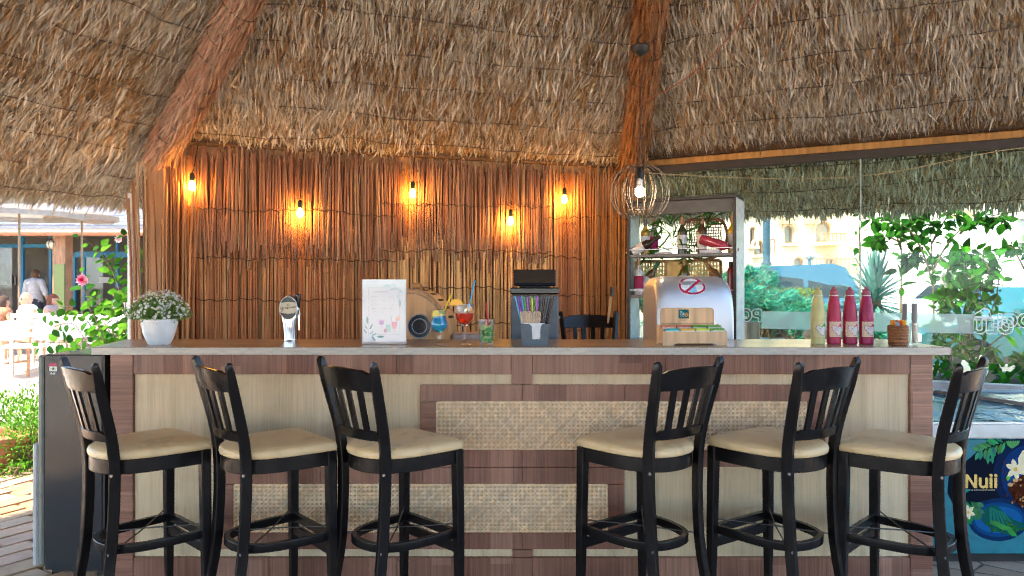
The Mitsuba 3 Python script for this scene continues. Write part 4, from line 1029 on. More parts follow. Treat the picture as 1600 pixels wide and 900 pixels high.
# black till behind, napkin caddy with straws
TL_ = thing('till_printer', 'dark blue grey till with a tilted customer screen behind the napkin caddy', 'till')
ty2 = 4.22; ts2 = sc(ty2); q = lambda px, py: at(px, py, ty2)
xa, xb = q(798, 0)[0], q(873, 0)[0]
add(TL_ + '__housing', box(xa, xb, ty2, ty2 + .26, .96, q(0, 461)[2], .008), 'satin', (.10, .125, .15))
add(TL_ + '__lid', box(xa - .003, xb + .003, ty2 - .008, ty2 + .26, q(0, 460)[2], q(0, 449)[2], .008), 'gloss', (.015, .018, .022))
add(TL_ + '__groove', box(xa, xb, ty2 - .004, ty2 + .002, q(0, 462.6)[2], q(0, 461.4)[2]), 'gloss', (.01, .01, .012))
add(TL_ + '__neck', box(xa + .05, xb - .05, ty2 + .03, ty2 + .10, q(0, 449)[2], q(0, 440)[2], .005), 'satin', (.02, .02, .02))
sxa, sxb = q(803, 0)[0], q(869, 0)[0]
sm = box(sxa, sxb, -.008, .008, -.048, .048, .004)
sc_ = add(TL_ + '__screen', xf(sm, rx=-.20, o=(0, ty2 + .03, q(0, 434)[2])), 'gloss', (.012, .016, .024))
add(sc_ + '__screen_glass', xf(box(sxa + .004, sxb - .004, -.0095, -.008, -.030, .044), rx=-.20, o=(0, ty2 + .03, q(0, 434)[2])), 'chrome', (.28, .38, .52))
add(TL_ + '__side_knob', wallface(trimesh.creation.cylinder(.008, .01, sections=14), (xb + .004, ty2 + .03, q(0, 496)[2])), 'satin', (.3, .25, .2))
NC = thing('napkin_caddy', 'dark blue grey plastic caddy with a cut out front full of napkins and straws', 'napkin holder')
ny = 3.70; nsc = sc(ny); nx_ = (836 - 800) * nsc
w0, w1, hN, dN = .065, .073, .107, .115
def caddy_wall(x0_, x1_, z0_, z1_): pass
frp = Polygon([(-w0, 0), (w0, 0), (w1, hN), (.040, hN), (.030, hN - .012), (.026, .030), (-.014, .030), (-.017, hN - .012), (-.030, hN), (-w1, hN)])
frp = frp.buffer(-.003).buffer(.003)
add(NC + '__front', wallface(extrude(frp, .003), (nx_, ny + .003, ZC)), 'satin', (.075, .105, .135))
add(NC + '__back', wallface(extrude(Polygon([(-w0, 0), (w0, 0), (w1, hN), (-w1, hN)]), .003), (nx_, ny + dN, ZC)), 'satin', (.075, .105, .135))
for s_ in (-1, 1):
    v = np.array([(nx_ + s_ * w0, ny + .003, ZC), (nx_ + s_ * w0, ny + dN, ZC), (nx_ + s_ * w1, ny + dN, ZC + hN), (nx_ + s_ * w1, ny + .003, ZC + hN)]); v2 = v - V(s_ * .003, 0, 0)
    add(NC + '__side', trimesh.convex.convex_hull(np.vstack([v, v2])), 'satin', (.07, .10, .13))
add(NC + '__floor', box(nx_ - w0, nx_ + w0, ny + .003, ny + dN, ZC, ZC + .004), 'satin', (.07, .10, .13))
for i_ in range(7):
    d = ny + .008 + i_ * .005
    add('napkin_stack__napkin', xf(box(-.058, .050, 0, .0035, 0, .1 + .002 * (i_ % 3), .001), o=(nx_ + .0005 * (i_ % 2), d, ZC + .006)), 'matte', (.78, .79, .80))
HOLD.add('napkin_stack'); tag('napkin_stack', 'white paper napkins showing through the cut out caddy front', 'napkins')
g = np.random.default_rng(19)
SC = [((.06, .42, .72), 805), ((.32, .06, .55), 809), ((.30, .05, .52), 812), ((.05, .30, .62), 815), ((.08, .40, .08), 818), ((.10, .45, .06), 820), ((.38, .08, .36), 824), ((.36, .10, .30), 827), ((.42, .52, .04), 830), ((.55, .60, .05), 832), ((.22, .45, .08), 835), ((.36, .46, .16), 837), ((.34, .07, .46), 840), ((.30, .06, .42), 842),
      ((.012, .012, .014), 845), ((.012, .012, .014), 848), ((.015, .015, .017), 851), ((.012, .012, .014), 854), ((.02, .024, .03), 858), ((.03, .035, .045), 862), ((.02, .024, .03), 866), ((.03, .035, .045), 868)]
names = {0: 'light blue', 1: 'violet', 2: 'violet', 3: 'blue', 4: 'green', 5: 'green', 6: 'purple', 7: 'purple', 8: 'lime', 9: 'yellow green', 10: 'green', 11: 'olive', 12: 'violet', 13: 'violet'}
for i_, (c_, px) in enumerate(SC):
    topx = (px - 800) * nsc; bot = nx_ + (topx - nx_) * .45; yy = ny + .075 + .012 * (i_ % 3); zt_ = at(0, 464 + g.uniform(-2, 2), ny)[2]
    k = add('drinking_straw', tube(np.array([(bot, yy, ZC + .006), (topx, yy + .01, zt_)]), .0034, 8), 'gloss', c_, smooth=40)
    col = names.get(i_)
    same = [j_ for j_ in range(len(SC)) if names.get(j_) == col]; nth = same.index(i_); o_ = ['leftmost', 'second', 'third', 'fourth', 'fifth', 'sixth', 'seventh', 'eighth'][nth]
    lab_ = f'{col or "black"} drinking straw in the napkin caddy, ' + ('the only one of its colour' if len(same) == 1 else f'{o_} {col or "black"} one' + (' from the left' if nth else ''))
    tag(k, lab_, 'drinking straw', f'{col} straws in the caddy' if col else 'black straws in the caddy')
M = Mix()
for px in np.arange(813, 846, 1.15):
    topx = (px - 800) * nsc; bot = nx_ + (topx - nx_) * .7
    for yy in (ny + .052, ny + .058): M.add(tube(np.array([(bot, yy, ZC + .01), (topx + g.normal(0, .001), yy, at(0, 487 + g.uniform(-1, 3), ny)[2])]), .0019, 5), tuple(V(.66, .52, .38) * g.uniform(.8, 1.1)))
k = M.build('wooden_stirrers', 'matte', kind='stuff'); tag(k, 'bundle of thin wooden stirrers standing in front of the straws', 'wooden stirrers')
ST = thing('wood_stick', 'thin stick with dark ends leaning beside the chair behind the counter', 'stick')
add(ST + '__shaft', tube(np.array([at(946, 540, 5.3), at(955, 462, 5.3)]), .009, 8), 'timber', (.55, .36, .2))
add(ST + '__tip', tube(np.array([at(955, 463, 5.3), at(957, 449, 5.3)]), .016, 8), 'satin', (.03, .02, .02))
PLT = thing('pink_tray', 'pale pinkish tray edge lying behind the red spritz', 'tray')
add(PLT + '__rim', box(at(706, 0, 4.2)[0], at(750, 0, 4.2)[0], 4.2, 4.4, .965, at(0, 521.5, 4.2)[2], .01), 'satin', (.40, .30, .27))
# ------------------------------------------------------------------ ice machine hood, tea box
IM = thing('silver_machine', 'silver rounded machine hood with a red ringed no bottle sticker behind the tea box', 'machine')
iy = 4.26; isc = sc(iy); ix0, ix1 = at(1026, 0, iy)[0], at(1148, 0, iy)[0]; iz1 = at(0, 431, iy)[2]
def hood():
    # side profile (depth, height): the front leans back into a rounded top; the ends are rounded off as seen from the front
    h = iz1 - .96; W = ix1 - ix0; r = .075; rings = []
    p = np.array([(0, .0), (.0, h * .25), (.0, h * .45), (.010, h * .70), (.035, h * .86), (.085, h * .965), (.15, h), (.30, h), (.40, h * .99), (.44, h * .95), (.45, h * .85), (.45, h * .4), (.45, 0)])
    s_ = spline(p, 40); s_[:, 1] = np.clip(s_[:, 1], 0, h)
    us = np.r_[0, .004, .012, .024, .04, .055, .075]; us = np.r_[us, W - us[::-1]]
    for x in us:
        e = min(x, W - x); q = max(0, r - e); drop = r - math.sqrt(max(r * r - q * q, 0)); edge = .012 * (max(0, .012 - e) / .012)
        z = s_[:, 1] * (h - drop) / h; y = s_[:, 0] + edge * (s_[:, 0] < .2) - edge * (s_[:, 0] > .4)
        rings.append(np.stack([np.full(len(s_), ix0 + x), iy + y, .96 + z], 1))
    return loft(rings)
hd = hood()
if hd.volume < 0: hd.invert()
add(IM + '__hood', hd, 'satin_metal', (.74, .76, .79), smooth=45)
def hood_y(z):
    h = iz1 - .96; q = (z - .96) / h
    return iy + np.interp(q, [0, .45, .70, .86, .965, 1], [0, 0, .010, .035, .085, .15]) - .003
M = Mix(); sx, sz = at(1084, 0, iy)[0], at(0, 447.5, iy)[2]
def sticker(poly, col, dy):
    m = extrude(poly, .0006); m = m.subdivide_to_size(.012) if hasattr(m, 'subdivide_to_size') else m
    v = np.array(m.vertices); y_ = hood_y(sz + v[:, 1]) - dy - v[:, 2]
    m.vertices = np.stack([sx + v[:, 0], y_, sz + v[:, 1]], 1); M.add(m, col)
a = np.linspace(0, 2 * np.pi, 48, endpoint=False); shp = Polygon(np.c_[.076 * np.cos(a) * (1 + .10 * np.sin(a)), .052 * np.sin(a) - .006 * np.cos(2 * a)])
sticker(shp.buffer(.003), (.80, .82, .84), .001); sticker(shp.difference(shp.buffer(-.011)), (.50, .03, .09), .002)
sticker(Polygon([(-.010, .028), (.004, .028), (.006, .012), (.024, -.002), (.026, -.035), (-.016, -.038), (-.02, -.008), (-.008, .01)]), (.28, .60, .80), .002)
sticker(LineString([(-.042, -.032), (.046, .034)]).buffer(.0065).intersection(shp), (.50, .03, .09), .003)

M.build(IM + '__sticker', 'print', label='sticker of a crossed out water bottle in a red ring')
add(IM + '__side_tray', box(ix0 + .02, ix1 - .02, iy - .02, iy - .004, .96, .985, .003), 'satin', (.05, .05, .05))

TB = thing('tea_box', 'light wooden tea box with a teal tea sign and rows of tea bags', 'tea box')
by = 3.70; bs_ = sc(by); rzb = math.radians(5); bo = V(at(1086, 0, by)[0], by, ZC)
def tput(m): return xf(m, rz=rzb, o=bo)
wB = .165; sideP = Polygon([(0, .004), (0, .072), (.115, .105), (.115, .19), (.128, .19), (.128, .0), (.112, 0), (.104, .006), (.022, .006), (.014, 0), (.004, 0)])
for s_ in (-1, 1):
    m = extrude(Polygon([(0, .0), (0, .070), (.11, .100), (.125, .100), (.125, .0), (.10, 0), (.092, .010), (.03, .010), (.022, 0)]), .006)
    v = np.array(m.vertices); m.vertices = np.stack([s_ * (wB - .006) + (v[:, 2] - .003), v[:, 0], v[:, 1]], 1)
    if m.volume < 0: m.invert()
    add(TB + '__side', tput(m), 'timber', (.66, .43, .24))
fp_ = Polygon([(-wB, 0), (-wB + .05, 0), (-wB + .065, .009), (wB - .065, .009), (wB - .05, 0), (wB, 0), (wB, .068), (-wB, .068)])
add(TB + '__front', tput(wallface(extrude(fp_, .006), (0, 0, 0))), 'timber', (.68, .45, .255))
bp = sbox(-.142, .0, .142, .185).buffer(-.02).buffer(.02)
add(TB + '__back_board', tput(wallface(extrude(bp, .007), (0, .125, 0))), 'timber', (.66, .43, .24))
add(TB + '__floor', tput(box(-wB + .009, wB - .009, .002, .117, .012, .018)), 'timber', (.5, .32, .18))
for s_ in (-.078, 0, .078): add(TB + '__divider', tput(box(s_ - .002, s_ + .002, .001, .117, .018, .078)), 'timber', (.6, .4, .23))
add(TB + '__front_lip', tput(box(-.141, .141, .1165, .1175, .10, .106)), 'timber', (.5, .32, .18))
M = Mix(); so = V(-.020, .1176, .152)
M.add(tput(wallface(extrude(sbox(-.024, -.020, .024, .021).buffer(.003), .0012), so)), (.015, .12, .13))
for t_, xa_, w_, c_ in (('Te', -.0215, .0255, (.52, .60, .58)), ('a', .0058, .0150, (.75, .33, .08))):
    tm = meshkit.text_mesh(t_, .026, .0008, bold=True); vv = np.array(tm.vertices); vv[:, 0] = (vv[:, 0] - tm.bounds[0][0]) * w_ / tm.extents[0] + xa_; vv[:, 1] -= .012; vv[:, 2] += .0013; tm.vertices = vv
    M.add(tput(wallface(tm, so)), c_)
for i_ in range(7): M.add(tput(wallface(extrude(sbox(-.020 + i_ * .006, -.032, -.017 + i_ * .006, -.028), .0007), so)), (.12, .2, .18))
M.build(TB + '__sign', 'print', label='teal square sign reading Tea')
TC = [((.03, .42, .42), (.62, .20, .10), 'turquoise'), ((.72, .42, .04), (.55, .14, .08), 'orange and yellow'), ((.62, .66, .03), (.14, .34, .03), 'lime yellow'), ((.16, .36, .06), (.22, .42, .10), 'dark green')]
for i_, (c1, c2, nm) in enumerate(TC):
    for r_ in range(2):
        x_ = -.118 + i_ * .079; k = thing('tea_sachets', f"{nm} tea sachets in {'front' if r_ == 0 else 'rear'} row of the tea box", 'tea bags', 'tea sachets in the tea box')
        for w_ in range(4):
            yy = .010 + r_ * .052 + w_ * .011; zz_ = .086 + r_ * .014 - .002 * (w_ % 2)
            m = xf(box(-.035, .035, -.002, .002, 0, zz_ - .02, .001), rx=.16, o=(x_ + .002 * (w_ % 2), yy, .0185))
            add(k + '__sachet', tput(m), 'satin', (.72, .72, .70) if w_ == 3 else (c1 if (w_ < 2 and r_ == 0) or r_ == 1 and w_ == 1 else c2))
        add(k + '__band', tput(xf(box(-.0352, .0352, -.0035, -.0022, zz_ - .036, zz_ - .028), rx=.16, o=(x_, .010 + r_ * .052, .0185))), 'print', (.70, .72, .66))

# ------------------------------------------------------------------ syrup bottles, wicker cup, glass
def syrup(px, col, dark, lab, heart, fruit):
    k = thing('syrup_bottle', lab, 'bottle', 'syrup bottles on the right of the counter'); Y_ = 3.78; o = V((px - 800) * sc(Y_), Y_, ZC)
    add(k + '__body', lathe([(.0005, .001), (.030, 0), (.0345, .004), (.0355, .012), (.0345, .018), (.0355, .024), (.0345, .030), (.0350, .125), (.0362, .130), (.035, .136), (.0335, .16), (.029, .20), (.0225, .238), (.0195, .247), (.0195, .254), (.0005, .254)], 32, o), 'satin', col, smooth=35)
    add(k + '__cap', lathe([(.0215, .252), (.0215, .258), (.0195, .260), (.0190, .274), (.012, .280), (.008, .284), (.008, .290), (.0055, .294), (.0005, .294)], 24, o), 'satin', dark, smooth=40)
    add(k + '__collar', lathe([(.0205, .246), (.0225, .247), (.0225, .2505), (.0205, .2515)], 24, o), 'gloss', (.62, .60, .58), smooth=40)
    a = np.linspace(math.radians(-150), math.radians(-20), 25); r = .0353
    v = np.vstack([np.stack([o[0] + r * np.cos(a), o[1] + r * np.sin(a), np.full(25, o[2] + z)], 1) for z in (.038, .116)]); q = np.arange(24)
    lb = add(k + '__paper_label', (v, np.vstack([np.stack([q, q + 1, q + 26], 1), np.stack([q, q + 26, q + 25], 1)])), 'print', (.66, .50, .38) if fruit != 'lime' else (.60, .55, .30), smooth=True)
    M = Mix()
    def wrap(poly, c, d=.0004):
        m = extrude(poly, .0003).subdivide_to_size(.006); v = np.array(m.vertices); t = math.radians(-84) + v[:, 0] / .0353; rr3 = .0353 + d + v[:, 2]
        m.vertices = np.stack([o[0] + rr3 * np.cos(t), o[1] + rr3 * np.sin(t), o[2] + .076 + v[:, 1]], 1); M.add(m, c)
    h = spline([(-.006, .014), (-.020, .022), (-.027, .010), (-.018, -.008), (.012, -.030), (.022, -.004), (.024, .014), (.012, .022), (.004, .014)], 50)
    wrap(Polygon(h).buffer(0).buffer(-.001), (.66, .62, .62)); wrap(LineString(h).buffer(.0010), heart, .0008)
    for q_, (y_, l_) in enumerate([(.004, .026), (-.004, .018)]):
        for w_ in range(int(l_ / .004)): wrap(sbox(-.012 + w_ * .004, y_, -.0095 + w_ * .004, y_ + .0035), (.32, .30, .36), .0008)
    for w_ in range(5): wrap(sbox(-.014 + w_ * .005, -.032, -.011 + w_ * .005, -.030), (.45, .36, .30), .0008); wrap(sbox(-.014 + w_ * .005, .031, -.011 + w_ * .005, .033), (.40, .32, .28), .0008)
    fc = {'lime': (.06, .28, .08), 'cherry': (.62, .03, .12), 'straw': (.60, .10, .14), 'berry': (.5, .06, .08)}[fruit]
    wrap(Point(.018, .022).buffer(.0085), fc, .0012); wrap(LineString([(.002, .012), (.010, .020)]).buffer(.0022), fc, .0012)
    M.build(lb + '__label_print', 'print')
syrup(1278, (.52, .47, .20), (.50, .46, .16), 'pale yellow syrup bottle with a green heart label', (.06, .16, .07), 'lime')
syrup(1303, (.40, .012, .06), (.34, .07, .10), 'red syrup bottle next to the pale yellow one', (.45, .08, .12), 'cherry')
syrup(1328, (.34, .010, .06), (.32, .06, .10), 'middle red syrup bottle of the three', (.35, .08, .12), 'straw')
syrup(1353.5, (.32, .008, .075), (.30, .06, .10), 'rightmost red syrup bottle with a dark heart outline', (.05, .04, .07), 'berry')
WK = thing('wicker_cup', 'brown wicker cup of small orange packets near the right end of the counter', 'cup'); wy_ = 3.70; o = V((1403 - 800) * sc(wy_), wy_, ZC)
add(WK + '__liner', lathe([(.0005, 0), (.040, 0), (.045, .10), (.043, .10), (.038, .01), (.0005, .008)], 28, o), 'matte', (.15, .06, .03), smooth=40)
g = np.random.default_rng(3)
for i_ in range(13):
    z = .005 + i_ * .0074; rr4 = .0415 + .005 * z / .1; th = np.linspace(0, 2 * np.pi, 49)
    add(WK + '__woven_strand', tube(np.stack([o[0] + (rr4 + .0018 * np.cos(th * 12 + i_ * np.pi)) * np.cos(th), o[1] + (rr4 + .0018 * np.cos(th * 12 + i_ * np.pi)) * np.sin(th), np.full(49, o[2] + z)], 1), .0036, 5, False), 'satin', jit((.33, .13, .05), .25), smooth=True)
for i_ in range(12):
    a = i_ / 12 * 2 * np.pi; c_ = [(.78, .30, .02), (.82, .42, .03), (.70, .22, .02), (.10, .14, .20), (.55, .10, .03)][i_ % 5]
    k = add('sugar_packet', xf(box(-.011, .011, -.002, .002, -.035, .024, .0015), rz=g.uniform(0, 3), rx=g.uniform(-.35, .35), o=o + V(.024 * math.cos(a), .024 * math.sin(a), .098 + g.uniform(-.008, .010))), 'gloss', c_)
    tag(k, {(.10, .14, .20): 'dark blue paper packet sticking out of the wicker cup'}.get(c_, 'orange paper packet sticking out of the wicker cup'), 'packet', 'dark packets in the wicker cup' if c_ == (.10, .14, .20) else 'orange packets in the wicker cup')
GG = thing('grinder_glass', 'clear tumbler holding two grey grinders beside the wicker cup', 'glass'); o = V((1427 - 800) * sc(3.74), 3.74, ZC)
add(GG + '__tumbler', lathe([(.0005, 0), (.021, 0), (.0225, .11), (.0212, .11), (.0195, .006), (.0005, .005)], 24, o), 'clear_glass', smooth=40)
for dx, z0_, z1_, r_, lb in ((-.020, .02, .205, .0115, 'grey cylindrical grinder standing left behind the tumbler'), (.006, .008, .206, .0135, 'grey cylindrical grinder standing in the tumbler')):
    k = thing('grinder', lb, 'grinder'); oo = o + V(dx, .0 if dx > 0 else .045, 0); z0_ = z0_ if dx > 0 else 0
    add(k + '__body', lathe([(.0005, z0_), (r_ * .8, z0_), (r_ * .8, .12), (r_, .125), (r_, z1_), (r_ * .9, z1_ + .003), (.0005, z1_ + .003)], 18, oo), 'satin', (.16, .17, .18), smooth=40)
    add(k + '__ring', lathe([(r_ * .82, .1), (r_ * 1.03, .1), (r_ * 1.03, .108), (r_ * .82, .108)], 18, oo), 'metal', (.4, .4, .42))

# ------------------------------------------------------------------ shelf of wine bottles behind the machine
SH = thing('shelf_unit', 'dark framed open shelf of wine bottles standing before the glazing', 'shelf')
sa = V(at(1150, 0, 5.5)[0], 5.5); sd = -gd; sn = -gn        # from the right front corner: sd runs left, sn runs back
SW, SD_ = .855, .32
def sp(u, w, z): return V(*(sa + sd * u + sn * w), z)
def sbar(u0, u1, w0, w1, z0, z1, b=.003):
    m = box(u0, u1, w0, w1, z0, z1, b); v = np.array(m.vertices); m.vertices = V(*sa, 0) + v[:, :1] * V(*sd, 0) + v[:, 1:2] * V(*sn, 0) + V(0, 0, 1) * v[:, 2:]
    if m.volume < 0: m.invert()
    return m
ZS = 2.085
DKF = (.035, .035, .038)
for u, lab in ((0, None), (SW - .03, None)):
    add(SH + '__front_upright', sbar(u, u + .024, 0, .024, -.008, ZS), 'satin', DKF)
add(SH + '__side_panel', sbar(-.006, -.0005, .0, SD_, -.008, ZS), 'satin', (.46, .49, .49), label='pale grey right side panel')
add(SH + '__side_panel', sbar(SW - .006, SW - .0005, .026, SD_, -.008, ZS), 'satin', (.42, .46, .47))
add(SH + '__top_panel', sbar(0, SW - .007, .0, SD_, ZS + .001, ZS + .026), 'satin', (.05, .048, .048))
add(SH + '__header', sbar(.025, SW - .031, .02, .03, ZS - .10, ZS), 'satin', (.10, .10, .10))
ZL = [1.672, 1.352, 1.0, .6]
for z in ZL:
    add(SH + '__shelf_board', sbar(.0255, SW - .0315, .004, SD_ - .01, z - .022, z), 'satin', (.20, .20, .20))
    if z > 1.3: add(SH + '__rail', sbar(.0245, SW - .0305, -.006, -.001, z + .035, z + .043, .001), 'metal', (.55, .56, .57))
def wine(u, w, z, body, lab_c, cap, label, neck=None, h=.30, tilt=None, liq='gloss'):
    k = thing('wine_bottle', label, 'wine bottle', 'wine bottles on the shelf')
    o = sp(u, w, z); s_ = h / .30
    prof = [(.0005, .001), (.034, 0), (.037, .005), (.037, .17), (.034, .19), (.018, .215), (.0145, .235), (.0140, .292), (.0155, .293), (.0155, .300), (.0005, .300)]
    cut = [(.0150, .236), (.0152, .301), (.0005, .3015)]
    def put(m):
        m.apply_scale(s_)
        if tilt:
            ax = V(*sd, 0) * tilt[1]; m.apply_translation((0, 0, -.15 * s_)); m.apply_transform(trimesh.transformations.rotation_matrix(tilt[0], V(*gn, 0))); m.apply_translation((0, 0, tilt[2]))
        m.apply_translation(o); return m
    add(k + '__glass', put(lathe(prof, 22)), liq, body, smooth=40)
    add(k + '__capsule', put(lathe(cut, 16)), 'satin', cap, smooth=40)
    if lab_c: add(k + '__paper_label', put(lathe([(.0374, .05), (.0376, .052), (.0376, .150), (.0374, .152)], 22)), 'print', lab_c, smooth=True)
    return k
def shelf_u(px, w): 
    d = V((px - 800) / F, 1.0); base = sa + sn * w
    s_, t_ = np.linalg.solve(np.array([sd, -d]).T, -base); return s_
WT = (.70, .72, .74)
su = lambda px, w=.10: shelf_u(px, w)
wine(su(1007), .12, ZL[0], (.45, .27, .03), WT, (.10, .10, .12), 'amber wine bottle with a white label at the left end of the upper shelf')
wine(su(1021, .2), .20, ZL[0], (.60, .55, .52), (.52, .05, .16), (.45, .25, .12), 'clear bottle with a pink label behind the lying dark bottle')
wine(su(1065), .12, ZL[0], (.05, .06, .03), WT, (.40, .22, .14), 'dark wine bottle with a white label half hidden by bamboo leaves')
wine(su(1096), .12, ZL[0], (.09, .05, .02), WT, (.45, .24, .16), 'dark brown wine bottle with a tall white label right of the middle')
wine(su(1145, .15), .15, ZL[0], (.62, .46, .02), (.55, .57, .6), (.5, .3, .16), 'yellow wine bottle at the right end of the upper shelf')
wine(su(1006, .04), .045, ZL[0], (.03, .02, .015), WT, (.03, .03, .03), 'dark wine bottle with a white label lying tilted on the upper shelf', tilt=(math.radians(-62), 1, .070))
wine(su(1124, .04), .045, ZL[0], (.45, .05, .08), None, (.6, .6, .58), 'pinkish red bottle lying on its side on the upper shelf', tilt=(math.radians(-108), 1, .065))
wine(su(998), .10, ZL[1], (.62, .58, .55), (.42, .05, .12), (.5, .3, .16), 'clear bottle with a dark pink label at the left of the lower shelf')
wine(su(1011), .16, ZL[1], (.12, .08, .03), WT, (.02, .14, .07), 'leaning green capped bottle left of the silver machine', tilt=(math.radians(-32), 1, .14))
wine(su(1066), .16, ZL[1], (.13, .08, .02), WT, (.48, .36, .12), 'amber necked bottle standing behind the silver machine')
wine(su(1116), .14, ZL[1], (.20, .11, .04), None, (.30, .16, .06), 'tilted brown bottle among leaves on the lower shelf', tilt=(math.radians(35), 1, .15))
EX = thing('red_flask', 'narrow dark red flask with a black cap at the right end of the lower shelf', 'flask'); o = sp(su(1142, .12), .12, ZL[1])
add(EX + '__body', lathe([(.0005, 0), (.026, 0), (.027, .01), (.027, .19), (.018, .21), (.012, .215), (.0005, .215)], 20, o), 'gloss', (.22, .01, .02), smooth=40)
add(EX + '__cap', lathe([(.013, .212), (.016, .216), (.016, .255), (.0005, .257)], 16, o), 'satin', (.015, .015, .015), smooth=40)
# wicker basket standing on its side
BK = thing('wicker_basket', 'brown open weave wicker basket at the back of the upper shelf', 'basket')
bu0, bu1 = su(1128, .26), su(1072, .26); bz0, bz1 = ZL[0] + .02, ZL[0] + .27
def rr_(u0, u1, z0, z1): return [(u0, z0), (u1, z0), (u1, z1), (u0, z1), (u0, z0)]
add(BK + '__rim', tube(np.array([sp(u, .25, z) for u, z in spline([(bu0, bz0), (bu1, bz0 + .01), (bu1 - .01, bz1), ((bu0 + bu1) / 2, bz1 + .01), (bu0 + .01, bz1)], 40, True)]), .011, 8), 'straw', (.30, .13, .07), smooth=True)
g = np.random.default_rng(14)
for u in np.linspace(bu0 + .008, bu1 - .008, 15):
    z = np.linspace(bz0, bz1, 16); add(BK + '__stake', tube(np.stack([sp(u + .003 * math.sin(q * 90), .26 + .004 * math.cos(q * 60 + u * 300), q) for q in z]), .0042, 5), 'straw', jit((.28, .12, .07), .25), smooth=True)
for z in np.linspace(bz0 + .01, bz1 - .01, 11):
    u = np.linspace(bu0, bu1, 24); add(BK + '__weft', tube(np.stack([sp(q, .26 + .005 * math.sin(q * 260 + z * 400), z) for q in u]), .0036, 5), 'straw', jit((.30, .13, .07), .25), smooth=True)
# woven trays
def tray(u0, u1, w, lab):
    k = thing('woven_tray', lab, 'tray'); z0, z1 = ZL[1] + .01, ZL[0] - .045
    poly = Polygon([(u0, z0), (u1, z0), (u1, z1), (u0, z1)]).buffer(-.03).buffer(.03)
    ext = np.array(poly.exterior.coords)
    add(k + '__rim', tube(np.array([sp(u, w, z) for u, z in ext]), .011, 6, False), 'straw', (.42, .28, .13), smooth=True)
    for u in np.linspace(u0 + .012, u1 - .012, 12): add(k + '__upright_strip', sbar(u - .0085, u + .0085, w + .003 + .002 * (int(u * 1000) % 2), w + .006, z0, z1, 0), 'leaf', jit((.90, .72, .36), .08))
    for z in np.linspace(z0 + .012, z1 - .012, 8): add(k + '__level_strip', sbar(u0, u1, w + .007, w + .009, z - .006, z + .006, 0), 'leaf', jit((.92, .74, .38), .08))
pass
tray(su(1046, .22), su(993, .22), .215, 'yellow woven tray at the left behind the silver machine'); tray(su(1127, .22), su(1068, .22), .22, 'yellow woven tray at the right behind the silver machine')
tray(su(1076, .19), su(1040, .19), .185, 'narrow yellow woven tray between the two wide ones')
# bamboo leaves on the upper shelf
BM = thing('bamboo_sprays', 'trailing green bamboo leaves among the bottles on the upper shelf', 'bamboo leaves')
g = np.random.default_rng(23)
def shelfpx(px, py, w):
    u = su(px, w); p2 = sa + sd * u + sn * w; return V(*p2, HC - (py - 450) / F * p2[1])
stems = [((1052, 385), (1032, 345)), ((1052, 385), (1052, 335)), ((1055, 385), (1075, 338)), ((1052, 385), (1095, 350)), ((1050, 388), (1005, 405)), ((1060, 388), (1105, 392)), ((1085, 385), (1115, 340)), ((1040, 360), (1022, 360)), ((1066, 386), (1072, 415)), ((1090, 350), (1120, 328)), ((1040, 388), (1020, 398))]
nl = 0
for (a_, b_) in stems:
    A_, B_ = shelfpx(*a_, .13), shelfpx(*b_, .08 + g.uniform(0, .12)); mid = (A_ + B_) / 2 + V(0, 0, .03)
    P = spline([A_, mid, B_], 12); add(BM + '__stem', tube(P, .0028, 5), 'satin', (.12, .20, .05), smooth=True)
    for q in range(11):
        i_ = int(g.integers(3, 12)); d = unit(P[min(i_, 11)] - P[i_ - 2] + g.normal(0, .05, 3) + V(g.normal(0, .05), -.02, -.012))
        v, f = leafmesh(g.uniform(.07, .15), g.uniform(.012, .02), .2, .3); add(BM + '__leaf', (orient(v, P[i_], d, unit(g.normal(0, .35, 3) + V(0, -.7, .7))), f), 'leaf', jit((.055, .17, .03), .3))
add('small_dish', sbar(su(1048, .06), su(1024, .06), .04, .12, ZL[0] + .001, ZL[0] + .018, .004), 'satin', (.5, .5, .5)); tag('small_dish', 'flat pale dish beside the lying dark bottle on the upper shelf', 'dish')
add('white_tray', sbar(su(1124, .06), su(1094, .06), .03, .13, ZL[0] + .001, ZL[0] + .03, .004), 'satin', (.62, .66, .75)); tag('white_tray', 'small white tray below the dark brown bottle on the upper shelf', 'tray')

# ------------------------------------------------------------------ ice cream freezer
FZ = thing('ice_cream_freezer', 'teal chest freezer with a sloping glass lid and an ice cream advert', 'freezer')
zy = 3.78; zx0, zx1 = 2.13, 3.45; zp = lambda py: at(0, py, zy)[2]
add(FZ + '__body', box(zx0, zx1, zy, zy + .66, zp(866), zp(685.5), .006), 'satin', (.008, .165, .215))
add(FZ + '__base', box(zx0 + .03, zx1 - .03, zy + .03, zy + .63, -.008, zp(867)), 'matte', (.03, .03, .03))
add(FZ + '__top_frame', box(zx0 - .006, zx1 + .006, zy - .012, zy + .67, zp(685), zp(662), .008), 'satin', (.60, .62, .60))
add(FZ + '__frame_trim', box(zx0 - .007, zx1 + .007, zy - .013, zy + .0, zp(661.8), zp(659), .001), 'metal', (.55, .65, .72))
zf, zr = zp(659), at(0, 613, zy + .66)[2]
ys = np.linspace(0, 1, 10); lidP = np.stack([zy + .004 + .655 * ys, zf + (zr - zf) * np.sin(ys * np.pi / 2 * .9) / np.sin(np.pi / 2 * .9)], 1)
v = np.vstack([np.c_[np.full(10, x), lidP] for x in (zx0 + .01, zx1 - .01)]); q = np.arange(9)
add(FZ + '__glass_lid', (v, np.vstack([np.stack([q, q + 10, q + 11], 1), np.stack([q, q + 11, q + 1], 1)])), 'freezer_glass', smooth=True)
